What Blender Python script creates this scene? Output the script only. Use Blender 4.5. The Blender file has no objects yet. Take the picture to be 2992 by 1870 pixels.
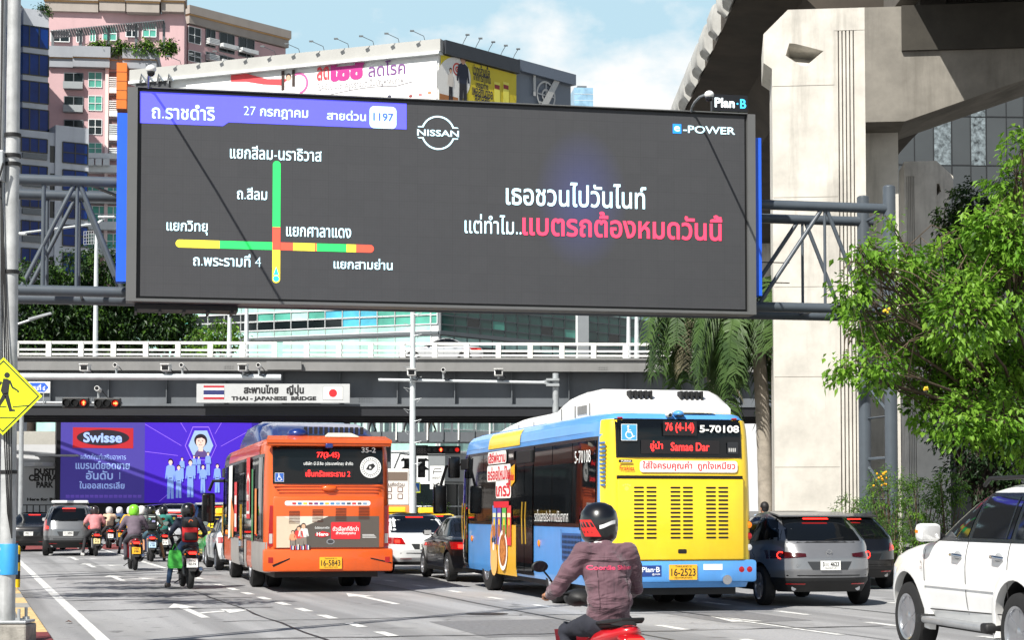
import bpy, bmesh, math, random
from mathutils import Vector as V, Matrix as MX
from mathutils.geometry import delaunay_2d_cdt
R = math.radians
sc = bpy.context.scene
COL = sc.collection
rnd = random.Random(7)
# ---------------- camera
F, CH, PIT, SH = 5400.0, 1.57, R(2.5), 0.1074
cam = bpy.data.cameras.new('camera'); camo = bpy.data.objects.new('camera', cam); COL.objects.link(camo)
cam.sensor_width = 36; cam.lens = 36*F/2992; cam.shift_y = SH; cam.clip_start = .1; cam.clip_end = 6000
camo.location = (0, 0, CH); camo.rotation_euler = (R(90)+PIT, 0, 0); sc.camera = camo
sc.view_settings.view_transform = 'Standard'; sc.view_settings.look = 'None'
sc.view_settings.exposure = 0.6; sc.view_settings.gamma = 1
sc.cycles.max_bounces = 8; sc.cycles.transparent_max_bounces = 12
# ---------------- sun and sky
SE, SX, SY = R(46), .53, .848
sd = V((SX*math.cos(SE), SY*math.cos(SE), -math.sin(SE))).normalized()
sl = bpy.data.lights.new('sun', 'SUN'); so = bpy.data.objects.new('sun', sl); COL.objects.link(so)
sl.energy = 5; sl.angle = R(.5); sl.color = (1, .96, .89)
so.rotation_euler = sd.to_track_quat('-Z', 'Y').to_euler(); so.location = (-30, -40, 60)
W = bpy.data.worlds.new('World'); sc.world = W; W.use_nodes = True
nt = W.node_tree; nt.nodes.clear()
def N(t, **k):
    n = nt.nodes.new(t)
    for a, b in k.items(): setattr(n, a, b)
    return n
sky = N('ShaderNodeTexSky', sky_type='NISHITA', sun_disc=False, sun_elevation=SE, sun_rotation=math.atan2(-SX, -SY), air_density=1.0, dust_density=1.0, ozone_density=1.5)
bg = N('ShaderNodeBackground'); bg.inputs[1].default_value = .055
bgc = N('ShaderNodeBackground'); bgc.inputs[0].default_value = (1, .99, .975, 1); bgc.inputs[1].default_value = .7
tc = N('ShaderNodeTexCoord'); mp = N('ShaderNodeMapping'); mp.inputs['Scale'].default_value = (1, 1, 1.7); mp.inputs['Location'].default_value = (.31, .12, .22)
nz = N('ShaderNodeTexNoise'); nz.inputs['Scale'].default_value = 6.5; nz.inputs['Detail'].default_value = 9; nz.inputs['Roughness'].default_value = .56
sp = N('ShaderNodeSeparateXYZ'); ma = N('ShaderNodeMath', operation='MULTIPLY_ADD'); ma.inputs[1].default_value = -1.5; ma.inputs[2].default_value = .36
ad = N('ShaderNodeMath', operation='ADD'); rp = N('ShaderNodeValToRGB'); rp.color_ramp.elements[0].position = .475; rp.color_ramp.elements[1].position = .60
mxs = N('ShaderNodeMixShader'); out = N('ShaderNodeOutputWorld')
L = nt.links.new
hz = N('ShaderNodeMixRGB'); hz.inputs[2].default_value = (6.9, 9.9, 11.4, 1); hr = N('ShaderNodeMapRange'); hr.inputs[1].default_value = .29; hr.inputs[2].default_value = .38; hr.inputs[3].default_value = .9; hr.inputs[4].default_value = 0
L(sp.outputs[2], hr.inputs[0]); L(hr.outputs[0], hz.inputs[0]); L(sky.outputs[0], hz.inputs[1]); L(hz.outputs[0], bg.inputs[0]); L(tc.outputs['Generated'], mp.inputs[0]); L(mp.outputs[0], nz.inputs['Vector'])
L(tc.outputs['Generated'], sp.inputs[0]); L(sp.outputs[2], ma.inputs[0]); L(nz.outputs['Fac'], ad.inputs[0]); L(ma.outputs[0], ad.inputs[1])
L(ad.outputs[0], rp.inputs[0]); L(rp.outputs[0], mxs.inputs[0]); L(bg.outputs[0], mxs.inputs[1]); L(bgc.outputs[0], mxs.inputs[2]); L(mxs.outputs[0], out.inputs[0])
# ---------------- measuring: photo pixel + depth -> metres
def P(px, py, y):
    u = (px-1496)/F; v = (935-py)/F + SH*2992/F
    k = y/(math.cos(PIT)-math.sin(PIT)*v)
    return V((u*k, y, CH+(math.sin(PIT)+math.cos(PIT)*v)*k))
def P0(px, y): p = P(px, 1492, y); p.z = 0; return p
def G(px, py):
    d = CH*F/(py-1492); return V(((px-1496)/F*d, d, 0))
RC, RS = math.cos(R(16.5)), math.sin(R(16.5))
def RD(s, t, z=0): return V((s*RC-t*RS, s*RS+t*RC, z))
# ---------------- materials
MC = {}
def lin(c):
    c = [x/255 for x in c]; return tuple(x/12.92 if x <= .04045 else ((x+.055)/1.055)**2.4 for x in c)
def mat(name, col, rough=.5, metal=0, nz=.06, ns=6, bump=0, bs=40, em=0, coat=0, spec=.5, streak=0, trans=0, emc=None):
    if name in MC: return MC[name]
    m = bpy.data.materials.new(name); MC[name] = m; m.use_nodes = True; t = m.node_tree; b = t.nodes['Principled BSDF']
    c = lin(col)
    b.inputs['Roughness'].default_value = rough; b.inputs['Metallic'].default_value = metal
    b.inputs['Coat Weight'].default_value = coat; b.inputs['Coat Roughness'].default_value = .05
    b.inputs['Specular IOR Level'].default_value = spec; b.inputs['Transmission Weight'].default_value = trans
    b.inputs['Base Color'].default_value = (*c, 1)
    tc = t.nodes.new('ShaderNodeTexCoord'); last = None
    if nz:
        n = t.nodes.new('ShaderNodeTexNoise'); n.inputs['Scale'].default_value = ns; n.inputs['Detail'].default_value = 6; n.inputs['Roughness'].default_value = .65
        t.links.new(tc.outputs['Object'], n.inputs['Vector'])
        r = t.nodes.new('ShaderNodeValToRGB'); r.color_ramp.elements[0].position = .3; r.color_ramp.elements[1].position = .72
        r.color_ramp.elements[0].color = (*[x*(1-nz*1.6) for x in c], 1); r.color_ramp.elements[1].color = (*[min(1, x*(1+nz)) for x in c], 1)
        t.links.new(n.outputs['Fac'], r.inputs[0]); last = r.outputs[0]
    if streak:
        mpn = t.nodes.new('ShaderNodeMapping'); mpn.inputs['Scale'].default_value = (1.6, 1.6, .16)
        n2 = t.nodes.new('ShaderNodeTexNoise'); n2.inputs['Scale'].default_value = ns*.5; n2.inputs['Detail'].default_value = 7; n2.inputs['Roughness'].default_value = .7
        r2 = t.nodes.new('ShaderNodeValToRGB'); r2.color_ramp.elements[0].position = .5; r2.color_ramp.elements[1].position = .78
        r2.color_ramp.elements[0].color = (0, 0, 0, 1); r2.color_ramp.elements[1].color = (streak,)*3+(1,)
        mixn = t.nodes.new('ShaderNodeMixRGB'); mixn.inputs[2].default_value = (.055, .05, .04, 1)
        t.links.new(tc.outputs['Object'], mpn.inputs[0]); t.links.new(mpn.outputs[0], n2.inputs['Vector']); t.links.new(n2.outputs['Fac'], r2.inputs[0]); t.links.new(r2.outputs[0], mixn.inputs[0])
        if last: t.links.new(last, mixn.inputs[1])
        else: mixn.inputs[1].default_value = (*c, 1)
        last = mixn.outputs[0]
    if last: t.links.new(last, b.inputs['Base Color'])
    if bump:
        n3 = t.nodes.new('ShaderNodeTexNoise'); n3.inputs['Scale'].default_value = bs; n3.inputs['Detail'].default_value = 5
        bn = t.nodes.new('ShaderNodeBump'); bn.inputs['Strength'].default_value = bump; bn.inputs['Distance'].default_value = .02
        t.links.new(tc.outputs['Object'], n3.inputs['Vector']); t.links.new(n3.outputs['Fac'], bn.inputs['Height']); t.links.new(bn.outputs[0], b.inputs['Normal'])
    if em:
        e = lin(emc or col); b.inputs['Emission Color'].default_value = (*e, 1); b.inputs['Emission Strength'].default_value = em
    return m
def paint(name, col, flake=0): return mat(name, col, .28, flake, .04, 3, coat=.6)
def flat(col, em=0, rough=.55):
    return mat('print_%02x%02x%02x_%d' % (*col, em*10), col, rough, 0, .03, 9, em=em)
WHITE = (235, 235, 232); BLK = (14, 14, 15)
# ---------------- mesh builder
class MB:
    def __init__(s): s.v = []; s.f = []; s.m = []; s.mats = []; s.c = 0
    def use(s, m):
        if m not in s.mats: s.mats.append(m)
        s.c = s.mats.index(m); return s
    def add(s, vs, fs):
        o = len(s.v); s.v += [V(p) for p in vs]; s.f += [[i+o for i in f] for f in fs]; s.m += [s.c]*len(fs); return s
    def xf(s, M, a=0):
        for i in range(a, len(s.v)): s.v[i] = M @ s.v[i]
        return s
    def box(s, x0, y0, z0, x1, y1, z1, b=0, M=None):
        a = len(s.v)
        if b:
            bm = bmesh.new(); bmesh.ops.create_cube(bm, size=1)
            for v in bm.verts: v.co = V(((x0+x1)/2+v.co.x*(x1-x0), (y0+y1)/2+v.co.y*(y1-y0), (z0+z1)/2+v.co.z*(z1-z0)))
            bmesh.ops.bevel(bm, geom=bm.edges[:], offset=b, segments=2, profile=.5, affect='EDGES')
            bm.verts.index_update(); s.add([v.co for v in bm.verts], [[v.index for v in f.verts] for f in bm.faces]); bm.free()
        else:
            s.add([(x, y, z) for x in (x0, x1) for y in (y0, y1) for z in (z0, z1)], [(0, 1, 3, 2), (4, 6, 7, 5), (0, 4, 5, 1), (2, 3, 7, 6), (0, 2, 6, 4), (1, 5, 7, 3)])
        if M: s.xf(M, a)
        return s
    def bar(s, a, b, w, h, up=(0, 0, 1)):
        a, b = V(a), V(b); d = (b-a).normalized(); x = d.cross(V(up))
        x = x.normalized() if x.length > 1e-4 else V((1, 0, 0)); u = x.cross(d)
        q = [a+x*i*w/2+u*j*h/2 for i, j in ((-1, -1), (1, -1), (1, 1), (-1, 1))]
        return s.add(q+[p+b-a for p in q], [(3, 2, 1, 0), (4, 5, 6, 7), (0, 1, 5, 4), (1, 2, 6, 5), (2, 3, 7, 6), (3, 0, 4, 7)])
    def tube(s, pts, r, n=8, cap=True):
        pts = [V(p) for p in pts]; rs = r if isinstance(r, (list, tuple)) else [r]*len(pts); rings = []
        t = (pts[1]-pts[0]).normalized(); x = t.orthogonal().normalized()
        for i, p in enumerate(pts):
            a = pts[max(i-1, 0)]; b = pts[min(i+1, len(pts)-1)]; t2 = (b-a).normalized()
            x = (x-t2*x.dot(t2)); x = x.normalized() if x.length > 1e-5 else t2.orthogonal().normalized(); y = t2.cross(x)
            rings.append([p+(x*math.cos(k*2*math.pi/n)+y*math.sin(k*2*math.pi/n))*rs[i] for k in range(n)])
        return s.loft(rings, cap)
    def loft(s, rings, cap=True, closed=True):
        n = len(rings[0]); vs = [p for q in rings for p in q]; fs = []
        for i in range(len(rings)-1):
            for k in range(n if closed else n-1):
                k2 = (k+1) % n; fs.append((i*n+k, i*n+k2, (i+1)*n+k2, (i+1)*n+k))
        if cap: fs += [list(range(n))[::-1], [(len(rings)-1)*n+k for k in range(n)]]
        return s.add(vs, fs)
    def prism(s, pts, vec):
        n = len(pts); a = [V(p) for p in pts]; vec = V(vec)
        return s.add(a+[p+vec for p in a], [list(range(n))[::-1], list(range(n, 2*n))]+[(i, (i+1) % n, n+(i+1) % n, n+i) for i in range(n)])
    def poly(s, pts): return s.add(pts, [list(range(len(pts)))])
    def ball(s, c, r, n=14, m=9, M=None):
        r = V((r, r, r)) if isinstance(r, (int, float)) else V(r); a = len(s.v); c = V(c)
        vs = [(0, 0, 1)]+[(math.sin(math.pi*i/m)*math.cos(2*math.pi*k/n), math.sin(math.pi*i/m)*math.sin(2*math.pi*k/n), math.cos(math.pi*i/m)) for i in range(1, m) for k in range(n)]+[(0, 0, -1)]
        fs = [(0, 1+k, 1+(k+1) % n) for k in range(n)]
        for i in range(m-2):
            for k in range(n): fs.append((1+i*n+k, 1+(i+1)*n+k, 1+(i+1)*n+(k+1) % n, 1+i*n+(k+1) % n))
        e = len(vs)-1; fs += [(e, 1+(m-2)*n+(k+1) % n, 1+(m-2)*n+k) for k in range(n)]
        vs = [V((p[0]*r.x, p[1]*r.y, p[2]*r.z)) for p in vs]
        if M: vs = [M @ p for p in vs]
        return s.add([c+p for p in vs], fs)
    def lathe(s, prof, n=24, M=None):
        a = len(s.v)
        s.loft([[V((r*math.cos(k*2*math.pi/n), r*math.sin(k*2*math.pi/n), z)) for k in range(n)] for r, z in prof], cap=True)
        if M: s.xf(M, a)
        return s
    def build(s, name, m=None, par=None, smooth=None, world=False):
        me = bpy.data.meshes.new(name); me.from_pydata(s.v, [], s.f)
        ms = s.mats or ([m] if not isinstance(m, list) else m)
        for x in ms: me.materials.append(x)
        if len(ms) > 1: me.polygons.foreach_set('material_index', s.m)
        return link(name, me, par, smooth, world)
def link(name, me, par=None, smooth=None, world=False):
    if smooth:
        me.shade_smooth(); me.set_sharp_from_angle(angle=R(smooth))
    if world and par: me.transform(par.matrix_basis.inverted())
    me.update(); o = bpy.data.objects.new(name, me); COL.objects.link(o)
    if par: o.parent = par
    return o
def tag(o, label=None, cat=None, group=None, kind=None):
    for k, x in (('label', label), ('category', cat), ('group', group), ('kind', kind)):
        if x: o[k] = x
    return o
def thing(name, label, cat, loc=(0, 0, 0), rz=0, group=None):
    o = bpy.data.objects.new(name, None); COL.objects.link(o); o.location = loc; o.rotation_euler = (0, 0, rz); o.empty_display_size = .3
    return tag(o, label, cat, group)
def struct(o): o['kind'] = 'structure'; return o
def kids(o): return [c for c in bpy.data.objects if c.parent == o]
def dup(o, par=None):
    c = o.copy(); COL.objects.link(c)
    if par: c.parent = par
    for k in kids(o): dup(k, c)
    return c
def evald(me, setup, extra=()):
    o = bpy.data.objects.new('t', me); COL.objects.link(o); setup(o)
    dg = bpy.context.evaluated_depsgraph_get(); dg.update()
    r = bpy.data.meshes.new_from_object(o.evaluated_get(dg), depsgraph=dg); bpy.data.objects.remove(o)
    for e in extra: bpy.data.objects.remove(e)
    return r
def raw(mb, m=None):
    me = bpy.data.meshes.new('r'); me.from_pydata(mb.v, [], mb.f)
    for x in (mb.mats or [m]): me.materials.append(x)
    if len(mb.mats) > 1: me.polygons.foreach_set('material_index', mb.m)
    return me
def blob(name, mb, m, par=None, vox=.015, it=6, wr=0, ws=.12, world=False):
    me = raw(mb, m)
    def st(o):
        q = o.modifiers.new('r', 'REMESH'); q.mode = 'VOXEL'; q.voxel_size = vox
        q = o.modifiers.new('s', 'SMOOTH'); q.iterations = it; q.factor = .5
        if wr:
            tx = bpy.data.textures.new('w', 'CLOUDS'); tx.noise_scale = ws; tx.noise_depth = 2
            q = o.modifiers.new('d', 'DISPLACE'); q.texture = tx; q.strength = wr; q.mid_level = .5
    return link(name, evald(me, st), par, 180, world)
def cut(me, tools):
    ts = []
    for tl in tools:
        o = bpy.data.objects.new('t', raw(tl, me.materials[0])); COL.objects.link(o); ts.append(o)
    def st(o):
        for t in ts:
            q = o.modifiers.new('b', 'BOOLEAN'); q.operation = 'DIFFERENCE'; q.object = t; q.solver = 'EXACT'
    return evald(me, st, ts)
# ---------------- flat artwork on a plane: x right, y up, z out of the plane
def frame(o, xd, up=(0, 0, 1)):
    x = V(xd).normalized(); u = V(up).normalized(); n = x.cross(u)
    return MX(((x.x, u.x, n.x, o[0]), (x.y, u.y, n.y, o[1]), (x.z, u.z, n.z, o[2]), (0, 0, 0, 1)))
TC = {}
def glyphs(s, bold):
    if (s, bold) in TC: return TC[s, bold]
    c = bpy.data.curves.new('t', 'FONT'); c.body = s; c.size = 1; c.fill_mode = 'NONE'; c.resolution_u = 3
    me = evald_curve(c); nv = len(me.vertices); adj = [[] for _ in range(nv)]
    for e in me.edges: a, b = e.vertices; adj[a].append(b); adj[b].append(a)
    seen = set(); loops = []
    for i in range(nv):
        if i in seen or len(adj[i]) != 2: continue
        lp = [i]; seen.add(i); p = i; q = i+1 if i+1 in adj[i] else adj[i][0]
        while q != i and q not in seen:
            lp.append(q); seen.add(q); nx = [k for k in adj[q] if k != p]; p, q = q, (nx[0] if nx else i)
        pts = []
        for k in lp:
            w = me.vertices[k].co.xy.copy()
            if not pts or (w-pts[-1]).length > 5e-3: pts.append(w)
        if len(pts) > 2 and (pts[0]-pts[-1]).length < 5e-3: pts.pop()
        if len(pts) > 2: loops.append(pts)
    bpy.data.meshes.remove(me)
    def area(l): return sum(l[i].x*l[(i+1) % len(l)].y-l[(i+1) % len(l)].x*l[i].y for i in range(len(l)))/2
    ar = [area(l) for l in loops]; sg = 1 if max(ar, key=abs) > 0 else -1
    if bold:
        L2 = []
        for l in loops:
            n = len(l); q = []
            for i in range(n):
                d1 = (l[i]-l[i-1]).normalized(); d2 = (l[(i+1) % n]-l[i]).normalized()
                nn = V((d1.y+d2.y, -d1.x-d2.x)); ln = nn.length
                nn = nn/ln*min(1.6, 2/max(ln, .1)) if ln > .05 else V((d1.y, -d1.x))
                q.append(l[i]+nn*bold*sg)
            L2.append(q)
        loops = L2
    # split into clusters along x so each triangulation stays small
    items = sorted(((min(p.x for p in l), max(p.x for p in l), l, a) for l, a in zip(loops, ar)), key=lambda t: t[0]); cl = []
    for it in items:
        if cl and it[0] <= cl[-1][1]: cl[-1][1] = max(cl[-1][1], it[1]); cl[-1][2].append(it)
        else: cl.append([it[0], it[1], [it]])
    vs, fs = [], []
    for _, _, ls in cl:
        vv, ee, sg_ = [], [], []
        for _, _, l, a in ls:
            o = len(vv); n = len(l); vv += l; ee += [(o+i, o+(i+1) % n) for i in range(n)]
        ov, oe, of, _, _, _ = delaunay_2d_cdt(vv, ee, [], 0, 1e-5)
        b = len(vs); vs += [V((p.x, p.y)) for p in ov]
        for f in of:
            q = sum((ov[i] for i in f), V((0, 0)))/len(f); wn = 0
            for i, j in ee:
                p0, p1 = vv[i], vv[j]
                if (p0.y <= q.y) != (p1.y <= q.y):
                    cr = (p1.x-p0.x)*(q.y-p0.y)-(q.x-p0.x)*(p1.y-p0.y)
                    if p1.y > p0.y and cr > 0: wn += 1
                    elif p1.y <= p0.y and cr < 0: wn -= 1
            if wn: fs.append([k+b for k in f])
    x0 = min(p.x for p in vs); x1 = max(p.x for p in vs); y0 = min(p.y for p in vs); y1 = max(p.y for p in vs)
    TC[s, bold] = ([V(((p.x-x0)/(x1-x0)-.5, (p.y-y0)/(y1-y0)-.5)) for p in vs], fs, (x1-x0)/(y1-y0)); return TC[s, bold]
def evald_curve(c):
    o = bpy.data.objects.new('t', c); COL.objects.link(o); dg = bpy.context.evaluated_depsgraph_get(); dg.update()
    r = bpy.data.meshes.new_from_object(o.evaluated_get(dg), depsgraph=dg); bpy.data.objects.remove(o); return r
class Art:
    """flat printed artwork; M maps plane coords to the parent's space"""
    def __init__(s, M, z=.004): s.M = M; s.b = MB(); s.z = z; s.k = 1
    def pts(s, ps, lay): return [s.M @ V((p[0], p[1], s.z*lay)) for p in ps]
    def poly(s, ps, m, lay=1): s.b.use(m).poly(s.pts(ps, lay)); return s
    def rect(s, x0, y0, x1, y1, m, lay=1): return s.poly([(x0, y0), (x1, y0), (x1, y1), (x0, y1)], m, lay)
    def rr(s, x0, y0, x1, y1, r, m, lay=1):
        ps = []
        for cx, cy, a in ((x1-r, y0+r, -90), (x1-r, y1-r, 0), (x0+r, y1-r, 90), (x0+r, y0+r, 180)):
            ps += [(cx+r*math.cos(R(a+k*15)), cy+r*math.sin(R(a+k*15))) for k in range(7)]
        return s.poly(ps, m, lay)
    def disc(s, x, y, r, m, lay=1, ry=None, n=28): return s.poly([(x+r*math.cos(2*math.pi*k/n), y+(ry or r)*math.sin(2*math.pi*k/n)) for k in range(n)], m, lay)
    def ring(s, x, y, r0, r1, m, lay=1, a0=0, a1=360, n=36):
        for k in range(n):
            a, b = R(a0+(a1-a0)*k/n), R(a0+(a1-a0)*(k+1)/n)
            s.poly([(x+r0*math.cos(a), y+r0*math.sin(a)), (x+r1*math.cos(a), y+r1*math.sin(a)), (x+r1*math.cos(b), y+r1*math.sin(b)), (x+r0*math.cos(b), y+r0*math.sin(b))], m, lay)
        return s
    def line(s, p, q, w, m, lay=1):
        p, q = V(p), V(q); d = (q-p).normalized(); n = V((-d.y, d.x))*w/2
        return s.poly([p-n, q-n, q+n, p+n], m, lay)
    def text(s, t, x, y, w=None, h=None, m=None, lay=2, bold=.02, rot=0):
        vs, fs, asp = glyphs(t, bold)
        if w is None: w = h*asp
        if h is None: h = w/asp
        c, d = math.cos(rot), math.sin(rot)
        s.b.use(m).add(s.pts([(x+p.x*w*c-p.y*h*d, y+p.x*w*d+p.y*h*c) for p in vs], lay), fs); return s
    def person(s, x, y, h, top, bot, skin, hair, lay=3, w=1.0, legs=1):
        """a small printed figure standing at (x,y)"""
        u = h/7.5*w
        if legs:
            s.poly([(x-u*.75, y), (x-u*.1, y), (x+u*.1, y+h*.5), (x-u*.7, y+h*.5)], bot, lay).poly([(x+u*.15, y), (x+u*.8, y), (x+u*.7, y+h*.5), (x, y+h*.5)], bot, lay+.15)
        s.poly([(x-u*.7, y+h*.46), (x+u*.7, y+h*.46), (x+u*.95, y+h*.8), (x+u*.3, y+h*.85), (x-u*.3, y+h*.85), (x-u*.95, y+h*.8)], top, lay+.3)
        s.poly([(x-u*1.25, y+h*.5), (x-u*.95, y+h*.49), (x-u*.6, y+h*.8), (x-u*.95, y+h*.8)], top, lay+.4).poly([(x+u*1.25, y+h*.5), (x+u*.95, y+h*.49), (x+u*.6, y+h*.8), (x+u*.95, y+h*.8)], top, lay+.4)
        s.disc(x, y+h*.935, u*.56, hair, lay+.45, u*.62).disc(x, y+h*.905, u*.44, skin, lay+.6, u*.52).rect(x-u*.18, y+h*.83, x+u*.18, y+h*.87, skin, lay+.55)
        return s
    def face(s, x, y, r, skin, hair, dark, lay=3):
        s.disc(x, y+r*.28, r*1.12, hair, lay, r*1.12).disc(x, y, r*.8, skin, lay+.2, r*1.05)
        s.poly([(x-r*.85, y+r*.5), (x-r*.5, y+r*.62), (x+r*.2, y+r*.75), (x+r*.88, y+r*.35), (x+r*.8, y+r*1.05), (x, y+r*1.3), (x-r*.8, y+r*1.05)], hair, lay+.4)
        for k in (-1, 1): s.disc(x+k*r*.33, y+r*.15, r*.12, dark, lay+.4, r*.06).rect(x+k*r*.33-r*.18, y+r*.28, x+k*r*.33+r*.18, y+r*.33, hair, lay+.4)
        s.disc(x, y-r*.5, r*.3, flat((170, 80, 80)), lay+.4, r*.1).disc(x, y-r*.47, r*.22, flat((240, 235, 230)), lay+.5, r*.05)
        s.poly([(x-r*.06, y+r*.1), (x+r*.12, y-r*.18), (x-r*.06, y-r*.18)], flat((185, 140, 115)), lay+.4)
        return s
    def build(s, name, par=None, world=False): return s.b.build(name, None, par, None, world)
def onplane(px, py, M):
    """photo pixel -> plane coordinates on the plane M"""
    o = M.translation; n = M.to_3x3() @ V((0, 0, 1)); c = V((0, 0, CH)); d = P(px, py, 10)-c
    q = c+d*((o-c).dot(n)/d.dot(n)); l = M.inverted() @ q; return l.x, l.y
def mpp(px, py, M):
    a = onplane(px-5, py, M); b = onplane(px+5, py, M); return abs(b[0]-a[0])/10
# ================= ground, road, pavements
def asphalt():
    m = mat('asphalt', (160, 160, 161), .86, 0, .16, 30, bump=.35, bs=160)
    t = m.node_tree; b = t.nodes['Principled BSDF']; tc = t.nodes['Texture Coordinate']; src = b.inputs['Base Color'].links[0].from_socket
    def layer(src, sc_, scale3, p0, p1, col, fac, rot=0, det=4):
        mp = t.nodes.new('ShaderNodeMapping'); mp.inputs['Scale'].default_value = scale3; mp.inputs['Rotation'].default_value = (0, 0, rot)
        n = t.nodes.new('ShaderNodeTexNoise'); n.inputs['Scale'].default_value = sc_; n.inputs['Detail'].default_value = det; n.inputs['Distortion'].default_value = .4
        r = t.nodes.new('ShaderNodeValToRGB'); r.color_ramp.elements[0].position = p0; r.color_ramp.elements[1].position = p1
        r.color_ramp.elements[0].color = (0, 0, 0, 1); r.color_ramp.elements[1].color = (fac,)*3+(1,)
        x = t.nodes.new('ShaderNodeMixRGB'); x.inputs[2].default_value = (*col, 1)
        t.links.new(tc.outputs['Object'], mp.inputs[0]); t.links.new(mp.outputs[0], n.inputs['Vector']); t.links.new(n.outputs['Fac'], r.inputs[0]); t.links.new(r.outputs[0], x.inputs[0]); t.links.new(src, x.inputs[1]); return x.outputs[0]
    src = layer(src, .5, (1.6, .25, 1), .45, .75, (.13, .13, .134), .75, 0)
    src = layer(src, .8, (1, .15, 1), .5, .75, (.4, .398, .39), .5, 0)
    src = layer(src, 1.1, (.9, .02, 1), .46, .6, (.17, .17, .172), .7, 0, 3)
    src = layer(src, 3.1, (1, 1, 1), .66, .72, (.05, .05, .05), .6, 0, 3)
    src = layer(src, 90, (1, 1, 1), .62, .75, (.45, .45, .44), .5)
    src = layer(src, 1.3, (1, 1, 1), .64, .70, (.035, .035, .036), .55, 0, 8)
    t.links.new(src, b.inputs['Base Color']); return m
ASP = asphalt()
GR = mat('ground_grey', (120, 118, 114), .9, 0, .2, 2)
g = MB().use(GR).poly([(-2500, -200, -.02), (2500, -200, -.02), (2500, 4000, -.02), (-2500, 4000, -.02)]).build('ground'); struct(g)
b = MB().use(ASP); RI = MX.Rotation(R(-16.5), 4, 'Z')
for i in range(30):
    t0, t1 = -8+i*4, -4+i*4
    b.poly([RD(.95, t0), RD(18.3, t0), RD(18.3, t1), RD(.95, t1)])
b.poly([RD(-60, 112), RD(80, 112), RD(80, 150), RD(-60, 150)])
b.xf(RI); o = struct(b.build('road')); o.rotation_euler.z = R(16.5)
RED = mat('red_road_coat', (128, 58, 56), .85, 0, .25, 5)
struct(MB().use(RED).poly([RD(1.7, 76, .004), RD(8.5, 76, .004), RD(8.5, 88, .004), RD(1.7, 88, .004)]).build('road_red_band'))
LW = mat('line_paint', (222, 222, 219), .75, 0, .3, 9, streak=.7)
b = MB().use(LW)
def strip(s0, t0, s1, t1, w, z=.005):
    p, q = RD(s0, t0), RD(s1, t1); d = (q-p).normalized(); n = V((-d.y, d.x, 0))*w/2
    for i in range(max(1, int((q-p).length/3))):
        k = max(1, int((q-p).length/3)); a = p+(q-p)*i/k; c = p+(q-p)*(i+1)/k
        b.poly([a-n+V((0, 0, z)), a+n+V((0, 0, z)), c+n+V((0, 0, z)), c-n+V((0, 0, z))][::-1])
strip(1.62, 8, 1.66, 76, .16)
strip(5.2, 42.5, 5.4, 90, .16)
for i in range(10):
    strip(5.15, 22.9+i*2-.45-2, 5.15, 23.9+i*2-.45-2, .15) if i < 10 else None
for i in range(20):
    strip(9.1, 17.0+i*2.85, 9.1, 18.0+i*2.85, .15); strip(12.15, 16.4+i*3, 12.15, 17.5+i*3, .15); strip(15.1, 18.4+i*3, 15.1, 19.5+i*3, .15)
strip(17.85, 8, 17.85, 90, .14)
struct(b.build('road_lane_lines'))
def arrow(s, t, turn):
    z = .005; q = lambda a, c: RD(s+a, t+c, z)
    m = MB().use(LW).poly([q(-.065, 0), q(.065, 0), q(.065, 2.9), q(-.065, 2.9)]).poly([q(-.24, 2.9), q(.24, 2.9), q(0, 4.3)])
    if turn: m.poly([q(.07, 1.1), q(.52, 1.55), q(.52, 1.85), q(.07, 1.4)]).poly([q(.5, 1.1), q(.95, 1.95), q(.5, 2.3)])
    return struct(m.build('road_lane_arrow'))
for a in ((3.4, 27.2, 1), (3.4, 41.5, 1), (3.45, 52, 1), (3.45, 60, 1), (6.95, 30.2, 0), (10.6, 21.2, 0), (4.6, 78, 0)): arrow(*a)
TAR = mat('tar_seam', (44, 44, 46), .6, 0, .3, 8)
b = MB().use(TAR)
def crack(pts, w):
    pr = None; rr = random.Random(len(b.v)+3)
    for i in range(len(pts)-1):
        a, c = RD(*pts[i]), RD(*pts[i+1]); k = 14
        for j in range(k+1):
            p = a+(c-a)*j/k; p = p+V((rr.uniform(-.03, .03), rr.uniform(-.07, .07), .0075)); ww = w*rr.uniform(.5, 1.3)
            if pr: d = (p-pr[0]).normalized(); n = V((-d.y, d.x, 0)); b.poly([pr[0]-n*pr[1], p-n*ww, p+n*ww, pr[0]+n*pr[1]])
            pr = (p, ww)
crack([(2.0, 22.6), (7, 22.4), (12, 22.7)], .035); crack([(3.5, 26.2), (8, 26.5), (12, 26.3)], .03); crack([(1.7, 33.0), (5, 33.3)], .05); crack([(1.7, 29.6), (4.8, 29.9)], .05)
crack([(2, 35.5), (4.9, 35.8)], .045); crack([(2.2, 45.5), (6, 45.2)], .06); crack([(2, 48.5), (5, 48.7)], .05); crack([(1.7, 56), (5.5, 55.6)], .05); crack([(4.2, 20), (4.3, 36)], .02)
crack([(8.2, 17), (8.4, 40)], .018); crack([(10.8, 14), (10.5, 33)], .022); crack([(13.6, 16), (13.4, 40)], .02)
struct(b.build('road_tar_seams'))
PT = mat('asphalt_patch', (118, 118, 120), .85, 0, .2, 14, bump=.3, bs=120); b = MB().use(PT)
for s0, s1, t0, t1 in ((6.2, 8.3, 22, 25.5), (2.2, 4.6, 34.4, 35.6), (10.2, 11.6, 24, 33), (2, 4.9, 43, 44.2), (13.2, 14.6, 19, 24)): b.poly([RD(s0, t0, .003), RD(s1, t0+.1, .003), RD(s1+.05, t1, .003), RD(s0+.1, t1-.1, .003)])
struct(b.build('road_patches'))
b = MB().use(mat('manhole_iron', (58, 56, 54), .5, .5, .2, 10))
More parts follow.
